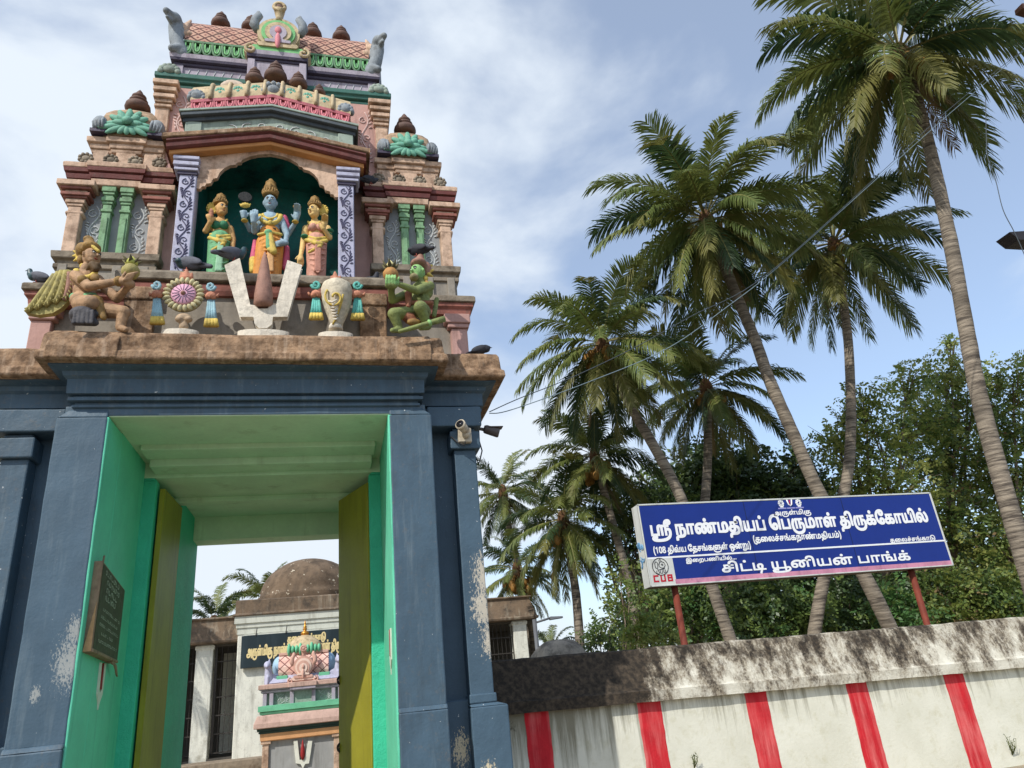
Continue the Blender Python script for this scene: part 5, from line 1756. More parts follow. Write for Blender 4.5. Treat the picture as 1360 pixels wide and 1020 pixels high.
# Tamil letter outlines (quarter scale font units) and the lines of writing set with them
GLYPH={6:"64 -25 52 -24 41 -23 32 -20 24 -17 17 -12 12 -7 9 -1 7 5 6 12 7 19 10 25 15 30 18 32 23 34 28 35 36 35 41 35 191 35 191 21 43 21 36 21 32 20 28 19 24 16 23 11 24 5 28 0 33 -4 42 -8 52 -10 65 -10 82 -10 93 -8 104 -6 113 -2 121 2 128 7 133 13 138 19 142 26 144 33 145 40 146 47 146 58 144 65 142 72 139 79 135 85 130 90 124 94 116 97 108 99 104 99 99 99 91 98 84 96 79 91 76 84 76 79 76 75 78 71 80 67 84 64 88 62 93 62 98 62 102 64 105 66 108 70 109 75 110 80 109 84 109 88 106 95 103 99 100 102 112 105 116 101 120 96 123 90 125 83 125 75 124 70 123 66 119 60 114 54 110 52 106 50 102 49 98 48 93 48 87 49 81 50 76 52 72 54 68 58 64 62 62 67 60 72 60 79 61 86 63 93 66 99 70 103 75 107 81 110 87 112 94 113 101 113 110 113 120 111 128 108 135 104 142 99 147 94 152 88 156 81 159 74 161 66 163 58 163 50 163 43 162 37 161 30 160 26 155 15 149 6 141 -2 132 -9 121 -15 109 -19 97 -22 83 -24 68 -25|189 -31 189 111 207 111 207 -31",
140:"164 64 171 63 177 61 183 58 188 54 192 48 196 42 198 34 200 25 200 16 200 2 197 -10 193 -21 188 -30 181 -39 173 -46 165 -51 155 -56 144 -60 134 -62 122 -64 111 -64 94 -64 81 -62 71 -59 61 -55 52 -51 44 -45 37 -39 31 -32 26 -25 22 -17 19 -9 17 0 15 8 14 17 14 25 14 40 15 50 17 60 20 69 24 78 28 87 32 95 36 103 41 111 56 102 49 91 43 79 38 67 34 55 32 42 31 29 31 16 33 6 35 -3 38 -11 43 -19 49 -26 55 -33 64 -38 73 -43 83 -46 95 -48 108 -49 124 -48 137 -46 148 -42 158 -36 167 -29 174 -20 179 -10 182 2 183 15 183 22 182 29 180 34 178 39 176 43 173 46 169 48 165 49 161 49 154 48 147 46 142 42 142 57 148 60 155 63 159 64|72 0 72 111 177 111 177 96 142 96 142 0 124 0 124 96 89 96 89 0",
93:"50 -2 43 -2 36 0 30 3 25 7 20 13 16 19 14 28 12 37 11 49 12 59 14 69 16 77 20 85 25 91 30 97 36 102 42 106 49 109 56 111 64 113 72 113 77 113 83 112 87 112 92 110 96 109 100 107 104 105 108 102 111 99 108 80 104 86 98 90 92 94 86 96 79 98 71 98 63 98 55 95 48 92 42 87 37 81 33 74 30 66 28 57 27 47 28 39 29 32 30 26 33 21 35 17 39 15 42 13 46 12 51 11 57 12 62 15 66 20 68 27 68 31 67 37 66 42 63 46 59 49 54 51 49 52 44 51 39 50 34 47 30 44 26 41 22 37 19 50 23 54 28 58 34 61 39 64 46 65 52 66 61 65 69 62 76 57 80 50 83 42 84 33 84 26 83 20 80 14 77 9 73 5 68 2 63 -1 57 -2|107 0 107 83 110 99 110 111 211 111 211 96 177 96 177 0 159 0 159 96 125 96 125 0|107 136 100 137 95 142 94 149 95 156 100 161 107 162 114 161 119 156 120 149 119 142 114 137",
29:"116 113 125 112 134 110 141 106 146 100 151 92 155 84 157 75 159 64 159 52 159 44 158 35 156 28 154 22 151 17 147 12 144 9 140 7 136 5 132 3 127 2 122 1 116 0 110 0 102 0 18 0 18 111 35 111 35 14 80 14 80 71 80 79 81 85 82 91 84 95 86 99 89 103 92 106 96 109 100 111 105 112 110 113|116 99 111 98 107 97 104 94 100 89 98 81 97 75 97 68 97 14 107 14 115 15 122 16 128 18 132 21 136 25 139 31 140 37 141 45 142 53 142 62 141 69 139 76 137 83 134 88 131 93 127 96 121 98",
42:"-16 169 -9 168 -2 167 4 165 10 162 15 159 20 155 23 151 25 147 28 143 30 138 31 132 33 125 34 117 35 108 35 98 35 0 18 0 18 94 17 103 17 111 16 118 15 124 14 129 13 134 11 137 7 144 4 147 0 149 -3 151 -7 153 -12 153 -16 154 -22 153 -27 152 -31 150 -34 148 -38 145 -40 141 -42 137 -43 132 -43 127 -42 119 -41 115 -40 111 -38 107 -36 103 -55 103 -56 107 -58 111 -59 115 -60 119 -60 123 -60 127 -60 134 -59 140 -57 146 -54 151 -51 155 -47 159 -43 162 -38 164 -33 166 -27 167 -22 168",
102:"100 -2 92 -2 85 -1 78 1 72 4 67 8 63 13 60 18 58 24 57 30 58 37 60 44 63 49 67 54 74 58 81 61 90 64 101 65 114 66 139 66 150 65 160 63 168 61 176 57 183 53 188 48 193 42 197 36 199 29 201 22 202 15 203 8 202 -2 201 -12 198 -20 194 -28 190 -35 184 -40 178 -46 172 -50 164 -54 157 -57 148 -60 140 -62 131 -63 122 -64 113 -64 107 -64 94 -64 81 -62 70 -59 61 -55 51 -50 44 -44 37 -38 31 -31 26 -24 22 -16 19 -8 17 1 15 9 14 18 14 26 14 30 14 41 15 51 18 61 21 70 24 79 28 88 32 96 37 104 41 111 56 102 51 95 46 87 42 79 39 71 36 63 34 55 32 47 31 38 31 30 31 16 33 7 35 -2 39 -11 44 -19 49 -26 56 -33 64 -38 74 -43 84 -46 96 -48 110 -49 123 -48 133 -47 142 -45 151 -42 159 -39 166 -34 171 -29 176 -23 180 -17 183 -9 185 -1 185 8 185 18 182 26 179 33 174 39 169 43 162 47 154 50 146 51 137 52 112 52 106 51 100 51 95 50 91 49 87 48 80 45 76 40 75 34 75 25 78 20 82 17 87 14 94 13 101 12 107 12 112 13 116 15 120 17 123 20 126 24 128 29 129 35 130 43 130 96 95 96 95 60 79 57 79 111 184 111 184 96 147 96 147 45 146 37 146 30 144 24 143 19 140 15 138 11 133 7 128 3 122 1 115 -1 108 -2",
163:"257 72 263 72 269 70 275 67 280 64 285 59 288 52 291 45 292 37 293 28 292 17 290 7 287 -2 283 -11 278 -20 271 -27 264 -34 255 -40 245 -46 236 -49 227 -53 217 -56 207 -58 195 -60 184 -62 172 -63 159 -64 146 -64 124 -64 110 -64 97 -64 86 -63 76 -62 67 -61 60 -59 53 -58 47 -56 42 -54 37 -51 33 -48 30 -45 27 -38 27 -30 30 -23 33 -20 37 -17 41 -15 47 -13 54 -12 62 -12 68 -12 74 -12 79 -13 85 -14 90 -15 94 -16 91 -30 85 -29 79 -27 72 -26 66 -26 57 -26 52 -27 46 -29 44 -34 46 -38 51 -41 55 -43 60 -45 67 -46 76 -47 86 -48 99 -49 113 -49 130 -50 139 -50 148 -50 156 -49 165 -49 173 -48 181 -47 188 -46 195 -45 203 -44 209 -42 216 -41 222 -39 227 -36 242 -29 254 -21 263 -11 270 0 274 14 275 28 275 38 273 45 269 51 265 55 260 57 254 58 249 57 245 57 241 55 234 51 231 64 234 66 238 68 242 70 246 71 251 72|18 0 18 111 35 111 35 14 109 14 109 68 109 74 110 80 110 85 111 89 112 93 115 99 120 105 126 109 134 112 138 113 143 113 148 113 152 112 156 110 159 108 162 105 165 102 165 111 267 111 267 96 232 96 232 0 215 0 215 96 180 96 180 0 162 0 162 67 162 72 162 77 161 82 160 86 158 90 156 94 153 97 149 98 144 99 139 98 135 96 131 93 128 86 127 81 127 76 126 71 126 65 126 0|265 169 276 168 285 166 291 162 296 157 299 151 300 144 300 136 297 130 293 125 287 122 281 119 274 119 267 119 261 121 256 125 252 129 249 135 249 141 249 148 250 152 252 156 255 160 258 164 268 159 264 154 262 149 262 144 263 139 265 135 268 132 272 131 278 132 283 134 286 139 286 147 281 153 277 155 272 156 266 156 261 156 249 154 242 150 236 146 232 140 230 133 229 125 229 118 231 112 234 107 217 106 215 111 214 118 213 125 214 130 215 136 216 141 219 146 222 151 226 155 230 159 236 162 242 165 249 167 257 168",
3:"",
26:"111 72 118 72 124 70 130 67 135 63 140 58 143 52 146 45 148 36 148 27 148 16 146 6 143 -2 139 -8 134 -14 128 -19 124 -22 119 -24 114 -26 108 -28 101 -29 95 -30 87 -31 79 -31 69 -31 54 -31 49 -31 45 -32 38 -33 33 -36 30 -40 27 -45 27 -53 27 -58 27 -63 11 -64 10 -59 10 -54 9 -49 10 -43 11 -38 13 -34 15 -30 18 -27 21 -24 26 -21 31 -19 37 -18 45 -17 49 -17 68 -17 78 -17 87 -16 94 -15 101 -14 106 -13 111 -11 115 -9 119 -6 122 -3 124 0 127 4 128 9 130 14 131 20 131 26 131 33 130 39 128 44 126 48 124 51 120 54 117 56 112 57 107 58 100 57 92 54 86 49 85 64 89 66 93 68 97 70 101 71 106 72|18 0 18 111 122 111 122 96 87 96 87 0 70 0 70 96 35 96 35 0",
41:"18 0 18 111 125 111 125 96 91 96 91 0 73 0 73 96 35 96 35 0",
83:"50 -2 43 -2 36 0 30 3 25 7 20 13 16 19 14 28 12 37 11 49 12 61 15 73 20 83 27 92 35 99 45 105 56 110 68 112 82 113 88 113 94 113 100 112 106 111 111 109 117 107 122 105 127 102 132 99 141 92 148 85 154 76 158 68 162 59 164 48 165 38 165 29 163 22 161 16 158 10 154 6 150 2 145 0 139 -2 133 -2 125 -2 119 0 114 3 109 7 106 11 103 17 101 23 100 30 99 37 100 44 100 51 102 57 103 64 106 70 108 75 111 81 115 86 119 91 129 99 135 103 142 107 149 110 157 112 165 113 173 113 179 113 185 113 190 112 195 111 199 109 204 107 208 105 213 102 217 99 226 91 230 87 234 82 238 76 241 71 243 65 245 58 247 52 248 45 248 38 248 29 246 22 244 16 241 10 237 6 233 2 228 0 222 -2 215 -2 208 -2 202 0 197 3 192 7 189 11 186 17 184 23 183 30 182 37 183 44 183 50 184 57 186 63 189 69 191 75 195 80 199 86 204 92 213 99 217 101 221 103 226 105 231 107 236 108 242 109 249 110 257 111 267 111 326 111 326 96 292 96 292 0 275 0 275 96 262 96 258 96 254 96 246 96 239 94 232 93 226 90 219 86 215 83 211 79 208 74 206 69 203 63 202 57 200 51 199 44 199 38 200 29 201 23 203 18 206 14 210 12 215 11 222 13 227 18 230 25 231 32 231 44 230 51 228 58 226 64 223 70 220 75 217 79 213 83 209 86 204 90 198 94 192 96 186 97 180 98 174 99 166 98 159 97 153 96 147 93 140 90 134 86 130 82 127 77 124 72 121 67 119 61 118 56 117 50 116 44 116 38 117 29 118 23 120 18 124 14 127 12 132 11 139 13 144 18 147 25 148 32 147 47 145 56 142 65 137 73 131 80 124 87 118 91 111 94 104 96 96 97 88 98 80 98 70 98 61 96 54 93 47 89 41 84 36 78 33 72 30 64 28 57 27 51 27 47 28 39 29 32 30 26 33 21 35 17 39 15 42 13 46 12 51 11 57 12 62 15 66 20 68 27 68 31 67 37 66 42 63 46 59 49 54 51 49 52 44 51 39 50 34 47 30 44 26 41 22 37 19 50 23 54 28 58 34 61 39 64 46 65 52 66 61 65 69 62 76 57 80 50 83 42 84 33 84 26 83 20 80 14 77 9 73 5 68 2 63 -1 57 -2|165 136 158 137 153 142 152 149 153 156 158 161 165 162 172 161 177 156 178 149 177 142 172 137",
25:"52 -2 45 -2 37 -1 31 1 25 4 20 8 15 13 12 18 10 24 10 30 10 37 12 44 16 49 20 54 26 58 34 61 43 64 54 65 66 66 95 66 106 65 117 64 126 61 135 58 142 53 148 47 152 40 155 30 155 20 155 11 153 4 150 -3 147 -9 142 -14 136 -19 132 -22 127 -24 121 -26 116 -28 109 -29 102 -30 95 -31 86 -31 77 -31 54 -31 49 -31 45 -32 38 -33 33 -36 30 -40 27 -45 27 -53 27 -58 27 -63 11 -64 10 -59 10 -54 9 -49 10 -43 11 -38 13 -34 15 -30 18 -27 21 -24 26 -21 31 -19 37 -18 45 -17 49 -17 71 -17 82 -17 92 -16 100 -15 107 -14 113 -13 118 -11 123 -8 127 -6 130 -3 135 4 136 8 137 12 138 16 138 21 138 27 136 32 134 37 131 40 128 44 124 46 119 48 115 49 110 50 104 51 99 51 93 52 65 52 59 51 53 51 48 50 43 49 39 48 33 45 29 40 27 34 28 25 30 20 35 17 40 14 47 13 54 12 59 12 64 13 69 15 73 17 76 20 79 24 81 29 82 35 82 43 82 96 48 96 48 60 32 57 32 111 137 111 137 96 99 96 99 45 99 37 98 30 97 24 95 19 93 15 90 11 86 7 81 3 74 1 68 -1 60 -2",
30:"71 0 71 111 88 111 88 14 158 14 158 111 175 111 175 0|48 -2 43 -2 39 -1 35 0 28 5 24 9 22 14 20 20 18 29 18 34 18 40 18 111 35 111 35 45 35 39 35 33 36 28 36 23 38 19 42 15 47 13 52 12 59 14 66 18 69 21 72 25 72 8 66 3 62 1 58 -1 53 -2",
87:"18 0 18 111 35 111 35 14 121 14 121 111 138 111 138 0|78 136 71 137 66 142 64 149 66 156 71 161 78 162 85 161 89 156 91 149 89 142 85 137",
46:"80 -2 70 -2 61 0 52 3 45 8 37 13 31 20 25 27 20 36 16 45 14 56 12 67 11 79 12 93 15 106 19 118 24 128 31 138 38 146 46 153 56 159 65 163 75 166 85 168 95 169 105 168 114 167 122 165 129 162 136 158 141 154 146 149 150 144 154 138 156 131 159 124 160 116 162 106 162 95 163 83 163 0 145 0 145 73 145 85 145 95 144 104 143 113 141 120 139 126 137 132 133 137 130 142 126 145 121 148 115 151 109 152 102 153 95 154 88 153 81 152 73 150 66 146 58 142 52 137 45 130 40 122 35 113 31 103 29 90 29 77 29 69 30 61 31 54 33 48 35 42 38 37 41 32 45 27 49 23 53 20 58 17 63 15 68 13 74 12 79 12 88 12 94 14 98 17 102 22 104 28 105 35 104 40 102 45 100 50 96 53 91 55 86 55 81 55 76 53 72 50 69 46 68 40 67 34 67 30 68 25 69 20 71 16 74 12 77 9 65 5 62 9 59 14 56 18 53 24 52 31 51 38 52 44 53 49 55 54 58 58 62 62 67 65 72 68 79 69 86 70 93 69 99 68 104 66 108 63 113 59 116 54 118 48 120 42 120 35 120 27 118 19 115 13 111 8 106 4 100 1 94 -1 87 -2",
28:"18 0 18 111 35 111 35 14 121 14 121 111 138 111 138 0",
77:"52 -2 45 -2 37 -1 31 1 25 4 20 8 15 13 12 18 10 24 10 30 10 37 12 44 16 49 20 54 26 58 34 61 43 64 54 65 66 66 102 66 109 65 115 65 120 65 125 64 130 63 134 62 141 58 147 53 150 49 152 45 154 41 155 36 155 30 154 21 151 13 146 7 139 2 131 -1 120 -2 114 -1 107 -1 100 1 104 14 109 13 114 13 119 12 125 13 129 14 133 17 136 21 137 25 138 31 138 35 135 42 130 47 124 49 116 51 112 51 108 52 104 52 65 52 59 51 53 51 48 50 43 49 39 48 33 45 29 40 27 34 28 25 30 20 35 17 40 14 47 13 54 12 59 12 64 13 69 15 73 17 76 20 79 24 81 29 82 35 82 43 82 96 48 96 48 60 32 57 32 111 137 111 137 96 99 96 99 45 99 37 98 30 97 24 95 19 93 15 90 11 86 7 81 3 74 1 68 -1 60 -2|86 136 80 137 75 142 73 149 75 156 80 161 86 162 93 161 98 156 100 149 98 142 93 137",
47:"90 -2 80 -2 69 0 60 3 51 7 42 13 34 19 28 27 22 36 17 46 14 57 12 70 11 83 12 96 14 109 18 120 23 130 29 139 36 147 44 153 53 159 62 163 73 166 84 168 95 169 103 168 110 167 117 165 123 162 128 158 133 154 136 148 138 141 139 133 138 127 137 121 134 116 131 111 127 107 122 105 117 103 111 101 105 101 98 101 92 103 87 105 83 108 79 111 76 116 74 120 73 126 73 131 73 137 74 142 76 147 79 151 82 155 85 158 97 155 94 151 92 148 89 141 89 133 89 128 91 123 93 119 97 117 101 115 105 115 110 115 115 117 118 120 120 124 122 128 122 133 122 138 121 142 116 148 110 152 105 153 101 154 96 154 91 154 87 154 77 152 70 150 63 147 57 143 51 139 45 133 40 127 36 120 33 112 30 104 29 94 28 84 29 74 30 64 32 56 35 48 39 41 44 34 48 29 54 24 60 20 66 17 73 14 80 13 85 12 89 12 98 12 103 13 107 14 110 16 114 19 118 25 119 30 120 35 119 40 118 45 115 49 112 53 107 55 102 55 97 55 93 53 89 50 86 46 85 41 84 34 84 30 85 25 86 20 88 16 91 12 94 9 81 5 78 9 75 13 72 18 70 24 68 30 68 37 68 43 70 48 72 54 75 58 79 62 84 65 89 67 95 69 102 69 108 69 114 67 119 65 124 62 128 58 131 54 134 48 135 42 136 35 135 27 133 19 130 13 125 8 120 4 114 1 106 -1 98 -2",
18:"52 -2 45 -2 37 -1 31 1 25 4 20 8 15 13 12 18 10 24 10 30 10 37 12 44 16 49 20 54 26 58 34 61 43 64 54 65 66 66 102 66 109 65 115 65 120 65 125 64 130 63 134 62 141 58 147 53 150 49 152 45 154 41 155 36 155 30 154 21 151 13 146 7 139 2 131 -1 120 -2 114 -1 107 -1 100 1 104 14 109 13 114 13 119 12 125 13 129 14 133 17 136 21 137 25 138 31 138 35 135 42 130 47 124 49 116 51 112 51 108 52 104 52 65 52 59 51 53 51 48 50 43 49 39 48 33 45 29 40 27 34 28 25 30 20 35 17 40 14 47 13 54 12 59 12 64 13 69 15 73 17 76 20 79 24 81 29 82 35 82 43 82 96 48 96 48 60 32 57 32 111 137 111 137 96 99 96 99 45 99 37 98 30 97 24 95 19 93 15 90 11 86 7 81 3 74 1 68 -1 60 -2",
92:"50 -2 43 -2 36 0 30 3 25 7 20 13 16 19 14 27 12 37 11 48 12 59 14 68 16 77 20 84 24 91 29 97 35 102 42 106 49 109 56 111 64 113 72 113 78 113 85 112 91 111 98 108 104 105 109 100 112 97 115 92 118 88 120 83 121 78 122 72 123 65 123 58 123 50 123 46 124 42 125 34 127 27 130 21 134 17 139 14 145 13 153 13 157 14 161 16 164 18 167 22 169 26 171 32 172 39 173 47 172 56 171 64 169 72 167 79 164 86 160 92 157 98 152 104 148 109 163 120 171 109 177 98 183 87 187 75 189 62 190 49 189 38 188 29 185 20 181 13 177 8 171 3 164 0 156 -2 147 -2 142 -2 137 -1 132 0 127 2 123 5 119 8 116 12 112 18 110 24 108 32 106 40 106 50 106 55 106 60 105 65 104 70 103 75 102 79 100 84 98 88 94 91 88 95 81 98 76 98 71 98 62 98 54 95 47 92 41 87 36 80 32 73 30 65 28 56 27 46 28 38 29 31 30 26 33 21 35 17 39 15 42 13 46 12 51 11 57 12 62 15 66 20 68 27 68 31 67 37 66 42 63 46 59 49 54 51 49 52 44 51 39 50 34 47 30 44 26 41 22 37 19 50 23 54 28 58 34 61 39 64 46 65 52 66 61 65 69 62 76 57 80 50 83 42 84 33 84 26 83 20 80 14 77 9 73 5 68 2 63 -1 57 -2|101 136 95 137 90 142 88 149 90 156 95 161 101 162 108 161 113 156 115 149 113 142 108 137",
175:"12 57 13 69 14 82 15 94 18 106 21 118 25 129 30 140 35 150 42 160 58 160 52 150 47 139 43 128 39 117 36 105 33 93 31 81 30 69 30 56 30 44 31 32 33 19 35 7 38 -5 42 -16 47 -27 52 -38 58 -49 42 -49 35 -39 30 -28 25 -17 21 -6 18 6 15 18 14 31 13 44",
48:"50 -2 43 -2 36 0 30 3 25 7 20 13 16 19 14 28 12 37 11 49 12 61 15 73 20 83 27 92 35 99 45 105 56 110 68 112 82 113 88 113 94 113 100 112 105 111 111 109 116 107 122 105 127 102 132 99 139 93 147 86 153 78 158 69 162 59 164 48 165 38 165 29 163 22 161 16 158 10 154 6 150 2 145 0 139 -2 133 -2 125 -2 119 0 114 3 109 7 106 11 103 17 101 23 100 30 99 37 100 45 101 52 102 59 104 65 106 71 109 76 112 82 116 87 119 91 128 100 133 104 139 107 145 110 152 112 159 113 166 113 177 112 188 110 196 105 203 100 209 92 214 84 217 76 219 66 219 56 219 47 218 39 216 32 215 25 212 18 210 12 207 7 204 2 201 -2 187 6 191 13 194 20 197 27 200 35 201 45 202 55 201 64 200 71 197 78 194 84 190 89 184 93 179 96 172 98 164 98 158 98 153 97 148 96 144 94 139 91 135 88 131 83 127 78 124 73 122 68 120 62 118 57 117 51 116 44 116 38 117 29 118 23 120 18 124 14 127 12 132 11 139 13 144 18 147 25 148 32 147 47 145 56 142 65 137 73 131 80 124 87 118 91 111 94 104 96 96 97 88 98 80 98 70 98 61 96 54 93 47 89 41 84 36 78 33 72 30 64 28 57 27 51 27 47 28 39 29 32 30 26 33 21 35 17 39 15 42 13 47 12 51 11 57 12 62 15 66 20 68 27 68 31 67 37 66 42 63 46 59 49 54 51 49 52 44 51 39 50 34 47 30 44 26 41 22 37 19 50 23 54 28 58 34 61 39 64 46 65 52 66 61 65 69 62 76 57 80 50 83 42 84 33 84 26 83 20 80 14 77 9 73 5 68 2 63 -1 57 -2",
33:"50 -2 43 -2 36 0 30 3 25 7 20 13 16 19 14 27 12 37 11 48 12 59 14 68 16 77 20 84 24 91 29 97 35 102 42 106 49 109 56 111 64 113 72 113 78 113 85 112 91 111 98 108 104 105 109 100 112 97 115 92 118 88 120 83 121 78 122 72 123 65 123 58 123 50 123 46 124 42 125 34 127 27 130 21 134 17 139 14 145 13 153 13 157 14 161 16 164 18 167 22 169 26 171 32 172 39 173 47 172 56 171 64 169 72 167 79 164 86 160 92 157 98 152 104 148 109 163 120 171 109 177 98 183 87 187 75 189 62 190 49 189 38 188 29 185 20 181 13 177 8 171 3 164 0 156 -2 147 -2 142 -2 137 -1 132 0 127 2 123 5 119 8 116 12 112 18 110 24 108 32 106 40 106 50 106 55 106 60 105 65 104 70 103 75 102 79 100 84 98 88 94 91 88 95 81 98 76 98 71 98 62 98 54 95 47 92 41 87 36 80 32 73 30 65 28 56 27 46 28 38 29 31 30 26 33 21 35 17 39 15 42 13 46 12 51 11 57 12 62 15 66 20 68 27 68 31 67 37 66 42 63 46 59 49 54 51 49 52 44 51 39 50 34 47 30 44 26 41 22 37 19 50 23 54 28 58 34 61 39 64 46 65 52 66 61 65 69 62 76 57 80 50 83 42 84 33 84 26 83 20 80 14 77 9 73 5 68 2 63 -1 57 -2",
79:"52 -2 45 -2 37 -1 31 1 25 4 20 8 15 13 12 18 10 24 10 30 10 37 12 44 16 49 20 54 26 58 34 61 43 64 54 65 66 66 137 66 137 52 65 52 59 51 53 51 48 50 43 49 39 48 33 45 29 40 27 34 28 25 30 20 35 17 40 14 47 13 54 12 59 12 64 13 69 15 73 17 76 20 79 24 81 29 82 35 82 43 82 96 48 96 48 60 32 57 32 111 137 111 137 96 99 96 99 45 99 37 98 30 97 24 95 19 93 15 90 11 86 7 81 3 74 1 68 -1 60 -2|86 136 80 137 75 142 73 149 75 156 80 161 86 162 93 161 98 156 100 149 98 142 93 137",
20:"52 -2 45 -2 37 -1 31 1 25 4 20 8 15 13 12 18 10 24 10 30 10 37 12 44 16 49 20 54 26 58 34 61 43 64 54 65 66 66 137 66 137 52 65 52 59 51 53 51 48 50 43 49 39 48 33 45 29 40 27 34 28 25 30 20 35 17 40 14 47 13 54 12 59 12 64 13 69 15 73 17 76 20 79 24 81 29 82 35 82 43 82 96 48 96 48 60 32 57 32 111 137 111 137 96 99 96 99 45 99 37 98 30 97 24 95 19 93 15 90 11 86 7 81 3 74 1 68 -1 60 -2",
78:"18 0 18 111 121 111 121 96 86 96 86 65 92 68 96 70 101 71 106 72 112 72 118 72 124 71 129 69 133 66 137 62 140 58 142 53 143 47 144 40 143 36 143 31 142 26 140 22 138 18 136 14 161 14 161 0 69 0 69 14 119 14 121 18 123 22 124 26 126 30 126 34 126 38 126 45 124 50 121 53 118 56 113 57 109 58 104 58 100 57 96 55 93 53 89 51 86 29 69 29 69 96 35 96 35 0|147 0 147 14 174 14 174 111 191 111 191 0|104 136 98 137 93 142 91 149 93 156 98 161 104 162 111 161 116 156 118 149 116 142 111 137",
88:"116 113 125 112 134 110 141 106 146 100 151 92 155 84 157 75 159 64 159 52 159 44 158 35 156 28 154 22 151 17 147 12 144 9 140 7 136 5 132 3 127 2 122 1 116 0 110 0 102 0 18 0 18 111 35 111 35 14 80 14 80 71 80 79 81 85 82 91 84 95 86 99 89 103 92 106 96 109 100 111 105 112 110 113|116 99 111 98 107 97 104 94 100 89 98 81 97 75 97 68 97 14 107 14 115 15 122 16 128 18 132 21 136 25 139 31 140 37 141 45 142 53 142 62 141 69 139 76 137 83 134 88 131 93 127 96 121 98|86 136 79 137 74 142 73 149 74 156 79 161 86 162 93 161 98 156 99 149 98 142 93 137",
176:"52 55 52 42 51 29 49 17 46 5 43 -7 39 -18 34 -29 29 -39 23 -49 6 -49 12 -39 17 -28 22 -17 25 -6 29 6 31 18 33 30 34 43 34 55 34 67 33 80 31 92 29 104 26 116 22 127 18 139 12 150 6 160 23 160 29 150 34 140 39 129 43 117 46 105 49 93 51 80 52 67",
184:"71 0 54 0 54 100 54 105 54 110 54 114 54 121 50 120 27 101 18 113 57 143 71 143",
183:"57 -2 48 -1 39 1 31 6 25 12 19 21 15 31 12 43 11 56 10 71 11 87 12 101 15 113 19 123 24 131 31 137 38 141 47 144 57 145 67 144 76 141 83 137 90 130 95 122 99 112 102 100 104 87 105 71 104 60 103 49 102 39 99 30 96 22 93 16 89 10 84 6 78 2 72 0 65 -2|57 13 63 13 69 15 73 18 77 22 80 26 82 32 84 38 85 44 86 51 87 58 87 65 87 71 87 78 87 85 86 92 85 98 84 105 82 111 80 116 76 121 73 125 69 128 63 129 57 130 51 129 45 128 41 125 38 121 35 116 32 111 31 105 29 98 28 92 28 85 28 78 28 71 28 64 28 56 29 49 30 42 31 36 33 30 35 25 38 21 42 17 46 15 51 13",
191:"58 -2 49 -2 41 -1 34 2 27 5 21 9 16 14 13 20 11 28 10 36 10 41 11 47 13 51 16 56 19 60 23 64 28 68 33 72 40 75 34 78 29 82 25 85 22 89 19 93 17 97 16 101 15 106 15 111 15 118 17 125 21 130 25 135 30 139 36 141 43 143 50 145 57 145 64 145 72 143 78 141 84 139 90 135 94 130 97 125 99 118 100 111 100 106 99 102 97 97 95 93 92 89 88 86 84 82 79 79 73 76 78 73 84 69 89 66 93 62 97 58 100 54 102 49 104 43 104 37 104 29 102 21 98 15 93 10 88 5 81 2 74 0 66 -2|57 12 65 12 72 14 78 18 83 23 86 29 87 37 86 44 82 51 79 54 75 58 70 60 65 63 58 66 54 67 48 65 43 62 39 59 35 56 32 52 30 48 28 45 28 40 27 36 28 29 31 23 35 18 41 15 49 13|58 82 63 85 68 87 72 90 75 93 78 96 82 103 83 110 82 117 79 122 75 126 70 129 64 130 57 131 50 130 44 128 39 125 35 121 33 116 32 110 32 105 33 101 38 95 41 92 44 89 49 87 53 85",
95:"50 -2 43 -2 36 0 30 3 25 7 20 13 16 19 14 28 12 37 11 49 12 62 15 74 20 84 26 93 34 100 42 106 52 110 62 112 73 113 82 113 91 111 99 109 106 105 112 101 117 96 121 91 124 85 127 78 129 71 130 64 130 56 130 48 129 40 127 33 125 27 123 20 121 14 174 14 174 111 191 111 191 0 103 0 102 13 105 18 108 23 110 30 111 37 112 45 113 54 112 63 110 71 108 78 104 84 99 89 94 93 87 96 80 98 72 98 63 98 55 95 48 92 42 87 37 81 33 74 30 66 28 57 27 47 28 39 29 32 30 26 33 21 35 17 39 15 42 13 46 12 51 11 57 12 62 15 66 20 68 27 68 31 67 37 66 42 63 46 59 49 54 51 49 52 44 51 39 50 34 47 30 44 26 41 22 37 19 50 23 54 28 58 34 61 39 64 46 65 52 66 61 65 69 62 76 57 80 50 83 42 84 33 84 26 83 20 80 14 77 9 73 5 68 2 63 -1 57 -2|104 136 98 137 93 142 91 149 93 156 98 161 104 162 111 161 116 156 118 149 116 142 111 137",
